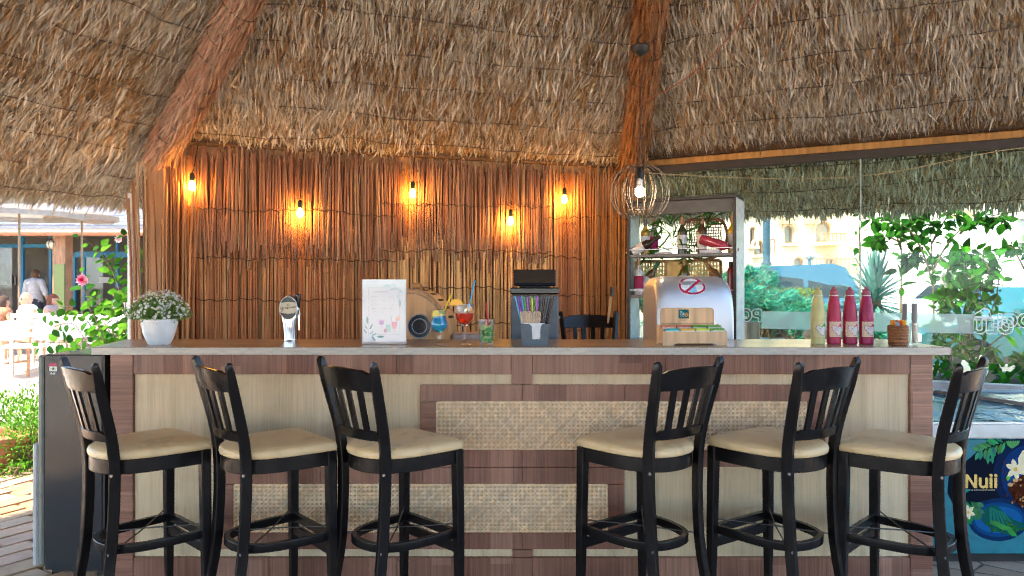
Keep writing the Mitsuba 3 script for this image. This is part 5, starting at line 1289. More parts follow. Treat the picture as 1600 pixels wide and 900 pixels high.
for x in (zx0 + .002, zx1 - .010):
    for yy_ in (0,): add(FZ + '__lid_side', trimesh.convex.convex_hull(np.vstack([np.c_[np.full(10, x), lidP + V(0, -.002)], np.c_[np.full(10, x + .007), lidP + V(0, -.002)], [(x, zy + .004, zp(661)), (x, zy + .66, zp(661)), (x + .007, zy + .004, zp(661)), (x + .007, zy + .66, zp(661))]])), 'satin', (.3, .33, .35))
add(FZ + '__back_ledge', box(zx0, zx1, zy + .655, zy + .70, zp(685), zr + .012, .004), 'satin', (.20, .28, .33))
hs = np.array([V(x, *(np.interp(t_, ys, lidP[:, 0]), np.interp(t_, ys, lidP[:, 1]) + .012)) for x, t_ in zip(np.linspace(2.52, 3.05, 12), np.linspace(.93, .06, 12))])
add(FZ + '__lid_handle', rectsweep(hs, .022, .020), 'satin', (.14, .13, .13), smooth=30)
AD = add(FZ + '__advert', pxpoly([(1500, 729), (1533, 700), (1545, 686.5), (1585, 686.5), (1612, 706), (1660, 706), (1660, 830), (1625, 824), (1600, 822), (1588, 832), (1570, 836), (1545, 820), (1520, 818), (1495, 800), (1480, 770), (1482, 745)], zy, .0004, zy), 'print', (.006, .010, .022), label='dark advert panel with gold lettering and jungle leaves')
M = Mix()
def ad(pts, col, l): M.add(pxpoly(pts, zy, .0003, zy - .0004 - .0003 * l), col)
def adleaf(x, y, ang, L_, W_, col, l=3):
    p = np.array(leafp(0, 0, 0, 1, 1).exterior.coords); a = math.radians(ang); u, w = p[:, 0] * L_, p[:, 1] * W_
    ad(np.c_[x + u * math.cos(a) - w * math.sin(a), y + u * math.sin(a) + w * math.cos(a)], col, l)
gg = random.Random(6)
# blue glow, volcano and its rim
for i_, (r_, c_) in enumerate([(30, (.006, .03, .09)), (20, (.008, .06, .18)), (11, (.01, .10, .28))]):
    ad([(1560 + 42 * math.cos(t) * (.75 + r_ / 80), 812 + (14 + r_ * .65) * math.sin(t)) for t in np.linspace(0, 2 * math.pi, 28, endpoint=False)], c_, i_)
for i_, (r_, c_) in enumerate([(52, (.006, .02, .06)), (40, (.008, .035, .13)), (28, (.01, .06, .22))]):
    ad([(1604 + r_ * math.cos(t), 742 + r_ * 1.15 * math.sin(t)) for t in np.linspace(0, 2 * math.pi, 28, endpoint=False)], c_, i_)
ad([(1532, 800), (1543, 792), (1550, 789), (1558, 790), (1570, 802), (1584, 812), (1602, 818), (1600, 826), (1575, 836), (1550, 828), (1534, 815)], (.008, .09, .08), 3)
for x in range(6): ad([(1546 + x * 4, 792 + x * 1.5), (1549 + x * 4, 793 + x * 1.5), (1550 + x * 7, 822), (1546 + x * 7, 822)], (.02, .17, .12), 4)
for i_ in range(26): adleaf(gg.uniform(1545, 1598), gg.uniform(816, 830), gg.uniform(-60, 240), gg.uniform(4, 9), gg.uniform(2, 4), (gg.uniform(.01, .04), gg.uniform(.06, .16), .02), 5)
for i_ in range(15):        # upper leaf frond
    t = i_ / 14; x, y = 1570 - 42 * t, 690 + 16 * t; s_ = 1 if i_ % 2 else -1
    adleaf(x, y, 180 - 25 + s_ * 52 + gg.uniform(-8, 8), 20 - 6 * t, 5.5, (gg.uniform(.03, .10), gg.uniform(.18, .34), gg.uniform(.05, .14)), 4 + i_ % 3)
for i_ in range(10): adleaf(1542 + gg.uniform(-14, 14), 705 + gg.uniform(-8, 6), gg.uniform(70, 150), gg.uniform(12, 20), 4.5, (gg.uniform(.02, .06), gg.uniform(.15, .28), gg.uniform(.10, .18)), 6)
for i_ in range(8): adleaf(1572 + i_ * 3, 688, 60 + i_ * 10, 13, 4.5, (.07 + .02 * (i_ % 3), .30, .10), 4)
for i_ in range(30): adleaf(gg.uniform(1503, 1530), gg.uniform(782, 808), gg.uniform(20, 80), gg.uniform(10, 22), gg.uniform(4, 6.5), (gg.uniform(.01, .06), gg.uniform(.10, .26), gg.uniform(.04, .12)), 5 + i_ % 3)
for i_ in range(10): adleaf(1545 + i_ * 3.4, 812 + i_ * 1.6, 35 + gg.uniform(-18, 18), 18, 5.5, (gg.uniform(.02, .07), gg.uniform(.18, .32), .06), 6)
def flower(x, y, r_, l):
    for a in (200, 260, 320, 20, 80, 140): adleaf(x, y, a + gg.uniform(-8, 8), r_, r_ * .5, (.74, .66, .42), l)
    ad([(x + r_ * .2 * math.cos(t), y + r_ * .2 * math.sin(t)) for t in np.linspace(0, 6, 10)], (.66, .42, .10), l + 1)
flower(1512, 800, 12, 9); flower(1586, 733, 17, 9)
adleaf(1576, 740, 100, 12, 6, (.10, .42, .06), 8); adleaf(1500, 770, -20, 16, 6, (.02, .25, .22), 8)
# ice cream on a stick
ad([(1590, 716), (1597, 704), (1610, 698), (1640, 698), (1640, 745), (1600, 745), (1592, 735)], (.74, .66, .42), 6)
ad([(1574, 764), (1582, 750), (1598, 742), (1640, 738), (1640, 800), (1606, 796), (1592, 790), (1582, 778)], (.055, .016, .008), 7)
for i_ in range(34): adleaf(gg.uniform(1580, 1605), gg.uniform(746, 790), gg.uniform(0, 360), gg.uniform(3, 7), gg.uniform(2, 3.5), gg.choice([(.12, .04, .02), (.10, .03, .015), (.42, .24, .10), (.03, .008, .005)]), 8)
for i_ in range(14): adleaf(gg.uniform(1566, 1584), gg.uniform(722, 775), gg.uniform(0, 360), gg.uniform(2, 5), gg.uniform(1.5, 3), (.09, .03, .015), 7)
for x, y in ((1586, 750), (1578, 757)): ad([(x + 4.5 * math.cos(t), y + 3.2 * math.sin(t)) for t in np.linspace(0, 6, 10)], (.48, .30, .14), 9)
ad([(1602, 796), (1616, 796), (1616, 822), (1602, 822)], (.66, .55, .36), 7)
def adtext(txt, x0_, y0_, h, w, col, l, bold=True):
    tm = meshkit.text_mesh(txt, h / F * zy, .0004, bold=bold); v = np.array(tm.vertices); v[:, 0] = (v[:, 0] - tm.bounds[0][0]) * (w / F * zy) / tm.extents[0]; tm.vertices = v
    p = at(x0_, y0_, zy); M.add(wallface(tm, (p[0], zy - .0004 - .0003 * l, p[2])), col)
adtext('Nuii', 1508, 762, 20, 50, (.62, .36, .07), 10)
adtext('Nuii', 1507.2, 761.2, 20, 50, (.74, .52, .18), 11)
adtext('ICE CREAM ADVENTURE', 1514, 766.5, 2.4, 40, (.55, .50, .38), 10, False)
M.build(AD + '__advert_print', 'print')
# ------------------------------------------------------------------ outside, left: restaurant and terrace
G0 = lambda x, y: float(ramp(np.array(x), np.array(y))) - .03
RS = thing('restaurant', 'low restaurant building with blue window frames and a brown gutter beyond the terrace', 'building')
ry = 17.0; q = lambda px, py, Y=ry: at(px, py, Y)
gz = q(0, 366)[2]; rx0, rx1 = -17.5, q(212, 0)[0] + .6
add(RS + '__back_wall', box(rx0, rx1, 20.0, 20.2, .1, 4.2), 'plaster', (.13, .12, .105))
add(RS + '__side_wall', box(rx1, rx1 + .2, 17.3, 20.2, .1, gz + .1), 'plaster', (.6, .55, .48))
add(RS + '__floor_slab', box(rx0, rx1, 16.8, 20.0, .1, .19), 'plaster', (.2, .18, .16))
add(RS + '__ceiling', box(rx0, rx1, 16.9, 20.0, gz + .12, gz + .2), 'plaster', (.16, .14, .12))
rf = add(RS + '__roof', (np.array([(rx0 - .3, 16.55, gz + .06), (rx1 + .3, 16.55, gz + .06), (rx1 + .3, 20.4, gz + 1.05), (rx0 - .3, 20.4, gz + 1.05), (rx0 - .3, 16.55, gz + .16), (rx1 + .3, 16.55, gz + .16), (rx1 + .3, 20.4, gz + 1.15), (rx0 - .3, 20.4, gz + 1.15)]),
    np.array([[0, 1, 2, 3], [4, 7, 6, 5], [0, 4, 5, 1], [2, 6, 7, 3], [0, 3, 7, 4], [1, 5, 6, 2]])), 'matte', (.17, .20, .25))
g = np.random.default_rng(2)
for r_ in range(4):
    y0_, y1_ = 16.55 + r_ * .42, 16.55 + r_ * .42 + .5
    for x in np.arange(-13.6, rx1, .42):
        zl, zh = gz + .165 + (y0_ - 16.55) * .257, gz + .165 + (y1_ - 16.55) * .257
        v = np.array([(x, y0_, zl + .03), (x + .41, y0_, zl + .03), (x + .41, y1_, zh + .005), (x, y1_, zh + .005), (x, y0_, zl), (x + .41, y0_, zl)])
        add(rf + '__roof_tile', (v, np.array([[0, 1, 2], [0, 2, 3], [4, 1, 0], [4, 5, 1]])), 'matte', jit((.16, .19, .24), .25))
add(RS + '__gutter', tube(np.array([(rx0 - .3, 16.5, gz), (rx1 + .3, 16.5, gz)]), .075, 12), 'satin', (.36, .16, .10), smooth=True)
add(RS + '__fascia', box(rx0, rx1 + .2, 16.58, 16.62, gz - .06, gz + .12), 'satin', (.30, .14, .09))
for px in (98, -60, -190):
    x = q(px, 0)[0]; add(RS + '__column', box(x - .15, x + .15, 16.85, 17.15, .16, gz + .1, .01), 'timber', (.36, .20, .12))
x = q(94, 0, 16.6)[0]; add(RS + '__column_ivy_panel', box(x - .12, x + .12, 16.55, 16.6, .18, q(0, 413, 16.6)[2]), 'plaster', (.10, .14, .07))
BLUE = (.02, .16, .30)
wy2 = 18.0
def wbar(px0, px1, py0, py1): return add(RS + '__window_frame', box(q(px0, 0, wy2)[0], q(px1, 0, wy2)[0], wy2, wy2 + .08, q(0, py1, wy2)[2], q(0, py0, wy2)[2], .005), 'satin', BLUE)
wbar(31, 36, 366, 478); wbar(-60, 31, 381, 387); wbar(36, 78, 381, 387); wbar(76, 80, 366, 478)
wbar(112, 117, 395, 480); wbar(117, 205, 393, 402); wbar(128, 132, 402, 480); wbar(180, 184, 366, 480)
add(RS + '__window_pane', (np.array([q(-60, 480, wy2 + .04), q(31, 480, wy2 + .04), q(31, 387, wy2 + .04), q(-60, 387, wy2 + .04)]), np.array([[0, 1, 2, 3]])), 'thin_clear')
add(RS + '__window_pane', (np.array([q(132, 480, wy2 + .04), q(180, 480, wy2 + .04), q(180, 402, wy2 + .04), q(132, 402, wy2 + .04)]), np.array([[0, 1, 2, 3]])), 'thin_clear')
add(RS + '__door_sign', box(q(155, 0, wy2)[0], q(171, 0, wy2)[0], wy2 - .01, wy2 - .004, q(0, 442, wy2)[2], q(0, 433, wy2)[2]), 'print', (.42, .42, .40))
add(RS + '__door_sign', wallface(trimesh.creation.cylinder(.05, .01, sections=18), (q(163, 0, wy2)[0], wy2 - .01, q(0, 422, wy2)[2])), 'print', (.5, .5, .48))
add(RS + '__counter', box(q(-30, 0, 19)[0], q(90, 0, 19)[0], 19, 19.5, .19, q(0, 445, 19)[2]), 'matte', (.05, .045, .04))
g = np.random.default_rng(44)
for px in (8, 14, 22, 45, 52, 60, 70, 80): add(RS + '__counter_item', box(q(px, 0, 19)[0], q(px + g.uniform(2, 6), 0, 19)[0], 19.0, 19.1, q(0, 445, 19)[2], q(0, 445 - g.uniform(4, 15), 19)[2]), 'satin', jit((.10, .09, .08), .6))
LN = thing('wall_lantern', 'round caged lantern hanging from the restaurant gutter', 'lantern'); o = q(81, 382, 16.9)
add(LN + '__globe', xf(trimesh.creation.icosphere(2, .11), o=o), 'gloss', (.62, .56, .44), smooth=True)
for a in np.linspace(0, np.pi, 5)[:-1]:
    th = np.linspace(0, 2 * np.pi, 25); add(LN + '__cage_bar', tube(np.stack([o[0] + .12 * np.cos(th) * math.cos(a), o[1] + .12 * np.cos(th) * math.sin(a), o[2] + .12 * np.sin(th)], 1), .008, 5, False), 'satin', (.12, .12, .12))
add(LN + '__cap', lathe([(.0005, .16), (.05, .15), (.09, .10), (.0005, .09)], 14, o), 'satin', (.08, .08, .08)); add(LN + '__bracket', tube(np.array([o + V(0, 0, .15), o + V(0, 0, .32)]), .015, 6), 'satin', (.06, .06, .06))

# parasols above the terrace, seen as tilted edges
def parasol(px, py, Y, r, lab, col, slope=.12):
    k = thing('terrace_parasol', lab, 'parasol', 'parasols over the terrace'); o = at(px, py, Y); n = 8
    a = np.linspace(0, 2 * np.pi, n, endpoint=False) + .3
    rim = np.stack([o[0] + r * np.cos(a), o[1] + r * np.sin(a), np.full(n, o[2])], 1); v = np.vstack([rim, o + V(0, 0, r * .16), rim - V(0, 0, .10)])
    f = [[i_, (i_ + 1) % n, n] for i_ in range(n)] + [[i_, n + 1 + i_, n + 1 + (i_ + 1) % n] for i_ in range(n)] + [[i_, n + 1 + (i_ + 1) % n, (i_ + 1) % n] for i_ in range(n)]
    add(k + '__canopy', (v, np.array(f)), 'leaf', col); gz_ = G0(o[0], o[1])
    add(k + '__pole', tube(np.array([V(o[0], o[1], gz_), o + V(0, 0, r * .15)]), .022, 8), 'timber', (.22, .17, .12)); add(k + '__base', lathe([(.0005, 0), (.3, 0), (.3, .06), (.04, .09), (.0005, .09)], 20, (o[0], o[1], gz_)), 'satin', (.3, .3, .3))
parasol(30, 333, 14.0, 1.1, 'grey parasol over the terrace at the left edge', (.34, .33, .31)); parasol(128, 338, 15.2, .7, 'small greyish parasol over the terrace left of the downpipe', (.36, .31, .26))
DP = thing('downpipe', 'white downpipe standing just left of the reed screen', 'pipe'); x, y = at(204.5, 0, 5.55)[0], 5.55
add(DP + '__pipe', tube(np.array([(x, y, -.03), (x, y, 2.02), (x, y - .0, 2.12)]), .022, 12), 'satin', (.70, .72, .74), smooth=50)
for z in (.5, 1.94): add(DP + '__bracket', lathe([(.023, z), (.028, z), (.028, z + .03), (.023, z + .03)], 14, (x, y, 0)), 'satin', (.55, .56, .57))

# people
SKIN = (.52, .31, .21)
def head(k, c, face, hair, hairc, r=.105, glasses=False):
    """Head at c looking along the flat direction face."""
    f3 = unit(V(face[0], face[1], face[2] if len(face) > 2 else 0)); s3 = unit(np.cross(f3, V(0, 0, 1))); u3 = np.cross(s3, f3)
    m = trimesh.creation.icosphere(3, 1.0); v = np.array(m.vertices); z = v[:, 2]; fx_ = v[:, 1]
    w = .76 + .06 * z - .10 * np.clip(-z, 0, 1) ** 2; w = np.where((z < 0), w - .12 * np.clip(fx_, 0, 1) * -z, w)
    x_, y_, z_ = v[:, 0] * w, fx_ * .92, z * 1.16
    nose = np.exp(-((v[:, 0] / .16) ** 2 + ((z + .12) / .2) ** 2)) * (fx_ > .4); y_ = y_ + .16 * nose
    eye = np.exp(-(((np.abs(v[:, 0]) - .36) / .16) ** 2 + ((z - .08) / .12) ** 2)) * (fx_ > .3); y_ = y_ - .07 * eye
    chin = np.exp(-((v[:, 0] / .3) ** 2 + ((z + .86) / .18) ** 2)) * (fx_ > 0); y_ = y_ + .10 * chin
    P = c + r * (x_[:, None] * s3 + y_[:, None] * f3 + z_[:, None] * u3); hk = k + '__head'
    m.vertices = P; hk = add(hk, m, 'matte', SKIN, smooth=True)
    for s_ in (-1, 1):
        e = trimesh.creation.icosphere(1, 1.0); v2 = np.array(e.vertices); e.vertices = c + r * (s_ * .76 * s3 - .02 * f3) + r * (v2[:, :1] * .08 * s3 + v2[:, 1:2] * .16 * f3 + v2[:, 2:] * .25 * u3); add(hk + '__ear', e, 'matte', SKIN, smooth=True)
        if not glasses:
            e = trimesh.creation.icosphere(1, r * .07); e.apply_translation(c + r * (s_ * .32 * s3 + .80 * f3 + .08 * u3)); add(hk + '__eye', e, 'gloss', (.05, .03, .02))
        else:
            g_ = xf(trimesh.creation.icosphere(2, 1.0)); v2 = np.array(g_.vertices); g_.vertices = c + r * (s_ * .34 * s3 + .86 * f3 + .10 * u3) + r * (v2[:, :1] * .26 * s3 + v2[:, 1:2] * .07 * f3 + v2[:, 2:] * .17 * u3); add(hk + '__lens', g_, 'gloss', (.02, .02, .02), smooth=True)
    l_ = trimesh.creation.icosphere(1, 1.0); v2 = np.array(l_.vertices); l_.vertices = c + r * (.84 * f3 - .48 * u3) + r * (v2[:, :1] * .22 * s3 + v2[:, 1:2] * .05 * f3 + v2[:, 2:] * .06 * u3); add(hk + '__mouth', l_, 'matte', (.40, .16, .13), smooth=True)
    if hair:
        m = trimesh.creation.icosphere(3, 1.0); v = np.array(m.vertices); keep = (v[:, 2] > .25) | ((v[:, 1] < .05) & (v[:, 2] > -.75 if hair == 'short' else v[:, 2] > -1.2))
        m.update_faces(keep[m.faces].all(1)); v = np.array(m.vertices); dn = np.clip(-v[:, 2], 0, 1) * (0 if hair == 'short' else 1.0)
        m.vertices = c + r * 1.07 * (v[:, :1] * .80 * s3 + v[:, 1:2] * .95 * f3 + (v[:, 2] * 1.18 - dn)[:, None] * u3); add(hk + '__hair', m, 'matte', hairc, smooth=True)
def limb_clothes(k, name, bones, col, grow, mat='matte'):
    return add(k + '__' + name, hullbones([((p, r + grow), (q_, s_ + grow)) for (p, r), (q_, s_) in bones], .03, 5), mat, col, smooth=True)
def hand_bones(w, d, side):
    d = unit(np.asarray(d, float)); s3 = unit(np.cross(d, V(0, 0, 1) if abs(d[2]) < .9 else V(0, 1, 0))); B = [((w, .026), (w + d * .07, .036))]
    for i_ in range(4):
        b0 = w + d * .08 + s3 * (.03 - .02 * i_); t0 = b0 + d * (.05 + .012 * math.sin(i_ * 1.1)) - V(0, 0, .012); B += [((b0 - d * .02, .011), (b0 + d * .02, .010)), ((b0 + d * .02, .010), (t0, .008))]
    B.append(((w + d * .03 + s3 * .03 * side, .013), (w + d * .075 + s3 * .062 * side, .010))); return B
# standing woman seen from behind
WO = thing('person', 'standing person seen from behind in a white T-shirt and dark skirt inside the restaurant', 'person'); Y_ = 17.5; hx = at(54, 0, Y_)[0]; gz_ = .19; H_ = at(0, 421, Y_)[2]
top_ = H_; sh_ = top_ - .30; hip_ = top_ - .80
c = lambda dx, dy, z: V(hx + dx, Y_ + dy, z)
tor = [((c(0, 0, sh_ - .02), .12), (c(0, .02, sh_ - .25), .135)), ((c(0, .02, sh_ - .25), .135), (c(0, 0, hip_), .16)), ((c(-.15, 0, sh_), .065), (c(.15, 0, sh_), .065))]
armb = []
for s_ in (-1, 1): armb += [((c(s_ * .17, 0, sh_), .055), (c(s_ * .25, .02, sh_ - .28), .043)), ((c(s_ * .25, .02, sh_ - .28), .042), (c(s_ * .20, .18, sh_ - .44), .032))] + hand_bones(c(s_ * .20, .18, sh_ - .44), V(-s_ * .2, 1, -.3), s_)
legs = []
for s_ in (-1, 1): legs += [((c(s_ * .08, 0, hip_), .09), (c(s_ * .09, 0, (hip_ + gz_) / 2 + .02), .062)), ((c(s_ * .09, 0, (hip_ + gz_) / 2 + .02), .06), (c(s_ * .09, .0, gz_ + .07), .04)), ((c(s_ * .09, .0, gz_ + .05), .045), (c(s_ * .10, .14, gz_ + .03), .03))]
neck = [((c(0, 0, sh_), .06), (c(0, .01, top_ - .18), .05))]
add(WO + '__body', hullbones(tor + armb + legs + neck, .03, 5), 'matte', SKIN, smooth=True)
head(WO, c(0, .03, top_ - .13), V(.15, 1), 'short', (.10, .05, .03))
limb_clothes(WO, 'shirt', tor + [b_ for b_ in armb if b_[0][1] == .055], (.36, .37, .40), .018)
limb_clothes(WO, 'skirt', [((c(0, 0, hip_ + .06), .15), (c(0, 0, hip_ - .32), .20))], (.03, .035, .05), .02)
# seated man in a white top with sunglasses
def seated(px, py, Y_, lab, face, hairc, shirt, gzz, hair='short', glasses=False, bald=False, sc_=1.0, shorts=(.5, .48, .45)):
    k = thing('person', lab, 'person'); hx = at(px, 0, Y_)[0]; ht = at(0, py, Y_)[2]; f = unit(V(*face, 0)); s = V(f[1], -f[0], 0)
    def c(a, b, z): return V(hx, Y_, 0) + s * a + f * b + V(0, 0, z)
    sh_ = ht - .30 * sc_; hip_ = max(sh_ - .46 * sc_, gzz + .4)
    tor = [((c(0, 0, sh_ - .03), .12), (c(0, -.02, (sh_ + hip_) / 2), .135)), ((c(0, -.02, (sh_ + hip_) / 2), .135), (c(0, 0, hip_), .15)), ((c(-.17, 0, sh_), .07), (c(.17, 0, sh_), .07))]
    ar = []
    for q_ in (-1, 1): ar += [((c(q_ * .20, 0, sh_ - .01), .06), (c(q_ * .27, .06, sh_ - .28), .046)), ((c(q_ * .27, .06, sh_ - .28), .045), (c(q_ * .20, .28, sh_ - .36), .034))] + hand_bones(c(q_ * .20, .28, sh_ - .36), f + s * (-q_ * .3), q_)
    th = [((c(q_ * .09, .02, hip_), .10), (c(q_ * .12, .42, hip_ + .02), .07)) for q_ in (-1, 1)]
    lg = []
    for q_ in (-1, 1): lg += [((c(q_ * .12, .42, hip_ + .02), .065), (c(q_ * .12, .40, gzz + .08), .042)), ((c(q_ * .12, .40, gzz + .05), .045), (c(q_ * .12, .56, gzz + .03), .032))]
    nk = [((c(0, 0, sh_), .06), (c(0, .02, ht - .17), .055))]
    add(k + '__body', hullbones(tor + ar + th + lg + nk, .03, 5), 'matte', SKIN, smooth=True)
    head(k, c(0, .03, ht - .13), V(*face), None if bald else hair, hairc, glasses=glasses)
    limb_clothes(k, 'top', tor, shirt, .018); limb_clothes(k, 'shorts', th + [((c(-.08, 0, hip_), .13), (c(.08, 0, hip_), .13))], shorts, .015)
    cz_ = hip_ - .13
    ch = thing('terrace_chair', 'wooden terrace chair of the ' + ' '.join(lab.split(',')[0].split(' ')[:8]), 'chair', 'terrace chairs')
    add(ch + '__seat', trimesh.convex.convex_hull(np.array([c(a, b, z) for a in (-.22, .22) for b in (-.2, .24) for z in (cz_ - .03, cz_)])), 'timber', (.55, .42, .30))
    for a in (-.2, .2):
        for b in (-.18, .22): add(ch + '__leg', tube(np.array([c(a, b, gzz), c(a, b, cz_ + (.45 if b < 0 else 0))]), .018, 6), 'timber', (.55, .42, .30))
    for z in (.2, .40): add(ch + '__back_rail', tube(np.array([c(-.2, -.18, cz_ + z), c(.2, -.18, cz_ + z)]), .02, 6), 'timber', (.55, .42, .30))
    return k
gt = .17
mn = seated(44, 456, 12.6, 'bald seated person in sunglasses and a white sleeveless top, at the far left', (-.55, -.75), (.1, .1, .1), (.74, .75, .77), gt, glasses=True, bald=True)
seated(80, 459, 14.2, 'seated person with long reddish hair behind the column', (.9, .3), (.16, .05, .03), (.4, .3, .28), gt, hair='long')
seated(188, 448, 14.2, 'dark haired seated person partly hidden by the rose leaves', (-.8, -.5), (.05, .035, .03), (.6, .5, .48), gt, hair='short')
seated(3, 462, 13.6, 'seated person in a dark orange top cut by the left edge', (.4, .8), (.08, .05, .04), (.35, .17, .10), gt)
# furniture
def chair2(px, py_top, Y_, deg, lab, col):
    k = thing('terrace_chair', lab, 'chair', 'terrace chairs'); o = at(px, 0, Y_); gz_ = G0(o[0], Y_) ; zt_ = at(0, py_top, Y_)[2]; a = math.radians(deg)
    def c(u, w, z): return V(o[0] + u * math.cos(a) - w * math.sin(a), Y_ + u * math.sin(a) + w * math.cos(a), z)
    zs2 = gz_ + (zt_ - gz_) * .52
    for u in (-.22, .22): add(k + '__back_post', tube(np.array([c(u, .2, gz_), c(u, .2, zs2), c(u, .25, zt_)]), .022, 8), 'satin', col); add(k + '__front_leg', tube(np.array([c(u, -.2, gz_), c(u, -.2, zs2)]), .022, 8), 'satin', col)
    add(k + '__seat', trimesh.convex.convex_hull(np.array([c(u, w, z) for u in (-.24, .24) for w in (-.23, .22) for z in (zs2, zs2 + .035)])), 'satin', col)
    for t_ in (.35, .6, .92): add(k + '__back_rail', trimesh.convex.convex_hull(np.array([c(u, .2 + .05 * t_ + w, zs2 + (zt_ - zs2) * t_ + z) for u in (-.22, .22) for w in (-.012, .012) for z in (-.03, .03)])), 'satin', col)
    for u in (-.22, .22): add(k + '__side_rail', tube(np.array([c(u, -.2, zs2 - .18), c(u, .2, zs2 - .18)]), .014, 6), 'satin', col)
    return k
chair2(40, 490, 10.2, 20, 'white painted terrace chair near the left edge', (.76, .72, .66)); chair2(62, 484, 13.2, 160, 'pale wooden terrace chair right of the bald person', (.62, .48, .34))
chair2(8, 505, 10.6, -30, 'brown wooden terrace chair at the left edge', (.42, .22, .12)); chair2(160, 492, 13.6, 100, 'pale wooden terrace chair behind the rose leaves', (.6, .5, .4))
def table(px, Y_, r, lab, col):
    k = thing('terrace_table', lab, 'table', 'terrace tables'); o = at(px, 0, Y_); gz_ = G0(o[0], Y_); zt_ = gz_ + .75
    add(k + '__top', box(o[0] - r, o[0] + r, Y_ - r, Y_ + r, zt_ - .03, zt_, .005), 'satin', col)
    for u in (-1, 1):
        for w in (-1, 1): add(k + '__leg', tube(np.array([(o[0] + u * (r - .06), Y_ + w * (r - .06), gz_), (o[0] + u * (r - .06), Y_ + w * (r - .06), zt_ - .03)]), .025, 8), 'satin', col)
    cl = num('tablecloth'); n = 40; a = np.linspace(0, 2 * np.pi, n, endpoint=False); sq = np.stack([np.sign(np.cos(a)) * np.abs(np.cos(a)) ** .5, np.sign(np.sin(a)) * np.abs(np.sin(a)) ** .5], 1)
    z = lambda k_, d: np.c_[V(o[0], Y_) + sq * k_ * (1 + .02 * np.sin(a * 9)[:, None] * (d > .02)), np.full(n, zt_ + .003 - d)]
    add(cl, loft([z(r * .02, 0), z(r * 1.0, 0), z(r * 1.03, .01), z(r * 1.05, .26)][::-1], cap=False), 'matte', (.78, .77, .75), smooth=40); tag(cl, 'white cloth draped over the ' + lab, 'tablecloth', 'white tablecloths')
table(70, 11.3, .55, 'terrace table before the bald person', (.6, .5, .4)); table(135, 13.0, .55, 'terrace table behind the rose branches', (.6, .5, .4)); table(190, 12.4, .5, 'terrace table nearest the downpipe', (.6, .5, .4))

# planting at the left
def shrub(name, lab, cat, c, R, n, cols, L0, L1, W, seed, kind='leaf', up=.4, group=None, stems=10, base=None, dens=.4):
    g = np.random.default_rng(seed); k = thing(name, lab, cat, group); u = unit(g.normal(0, 1, (n, 3)))
    rad = g.uniform(0, 1, n) ** dens; lump = .75 + .55 * meshkit.noise(u * 2.6 + seed)
    P = np.asarray(c) + u * (rad * lump)[:, None] * np.asarray(R)
    D = unit(u * .6 + g.normal(0, .55, (n, 3)) + V(0, 0, up)); cc = np.array(cols)[g.integers(0, len(cols), n)] * g.uniform(.7, 1.3, n)[:, None]
    add(k + '__foliage', leafcloud(P, D, unit(g.normal(0, .5, (n, 3)) + V(0, -.4, .8)), g.uniform(L0, L1, n), g.uniform(L0, L1, n) * W, cc), kind, kind='stuff')
    b = base if base is not None else V(c[0], c[1], c[2] - R[2])
    M = Mix()
    for q_ in range(stems):
        e = np.asarray(c) + unit(g.normal(0, 1, 3)) * np.asarray(R) * g.uniform(.5, .95); e[2] = max(e[2], c[2] - .2 * R[2]); s_ = np.asarray(b) + V(g.normal(0, .06), g.normal(0, .06), 0)
        M.add(tube(np.array([s_, (s_ + e) / 2 + V(g.normal(0, .03), g.normal(0, .03), .05), e]), [.008, .006, .003], 5, False), (.14, .11, .06))
    M.build(k + '__stem', 'matte', kind='stuff'); return k
LG = [(.085, .25, .02), (.12, .31, .035), (.055, .18, .018), (.16, .34, .055)]
o = at(30, 690, 5.9)
shrub('border_shrub', 'bright green small leaved shrub beside the clay planter', 'shrub', at(52, 690, 5.75), (.22, .22, .32), 1500, LG, .03, .06, .32, 51, base=at(50, 751, 5.75) * V(1, 1, 0) + V(0, 0, -.03), group='green shrubs at the lower left')
shrub('border_shrub', 'taller bright green shrub behind the clay planter with loose upright shoots', 'shrub', at(30, 655, 6.3), (.42, .25, .26), 1800, LG, .03, .06, .32, 52, base=at(30, 735, 6.3) * V(1, 1, 0) + V(0, 0, -.03), group='green shrubs at the lower left', up=.9)
shrub('border_shrub', 'low green plant at the foot of the clay planter', 'shrub', at(14, 742, 5.5), (.22, .12, .08), 260, LG, .03, .06, .4, 53, base=at(14, 750, 5.5) * V(1, 1, 0), group='green shrubs at the lower left')
PL = thing('clay_planter', 'reddish clay planter half hidden by green shrubs at the lower left', 'planter'); o = at(2, 0, 5.8)
add(PL + '__pot', lathe([(.0005, -.03), (.17, -.03), (.20, .0), (.27, at(0, 690, 5.8)[2]), (.30, at(0, 685, 5.8)[2]), (.30, at(0, 678, 5.8)[2]), (.26, at(0, 678, 5.8)[2]), (.24, .2), (.0005, .2)], 28, (o[0] - .02, 5.8, 0)), 'stone', (.42, .19, .10), smooth=40)
# rose bush: branches with leaves built one by one
RB = thing('rose_bush', 'rose bush with arching branches, bright leaves and a pink bloom left of the reed screen', 'rose bush')
g = np.random.default_rng(61); RY = 5.9
br = [[(200, 570), (150, 520), (110, 480), (62, 495)], [(195, 560), (160, 500), (130, 450), (120, 420)], [(205, 560), (190, 470), (160, 400), (118, 362)], [(208, 560), (200, 470), (180, 420), (152, 380)], [(205, 540), (206, 450), (203, 380), (188, 366)],
      [(200, 560), (130, 555), (90, 535), (55, 545)], [(190, 550), (140, 540), (110, 505), (75, 515)], [(207, 560), (180, 500), (150, 470), (155, 455)], [(207, 560), (195, 520), (175, 480), (185, 465)], [(200, 555), (170, 540), (150, 500), (138, 480)], [(206, 560), (200, 515), (196, 480), (205, 440)],
      [(200, 570), (160, 560), (120, 545), (100, 560)], [(208, 550), (185, 530), (165, 520), (150, 540)]]
nleaf = 0
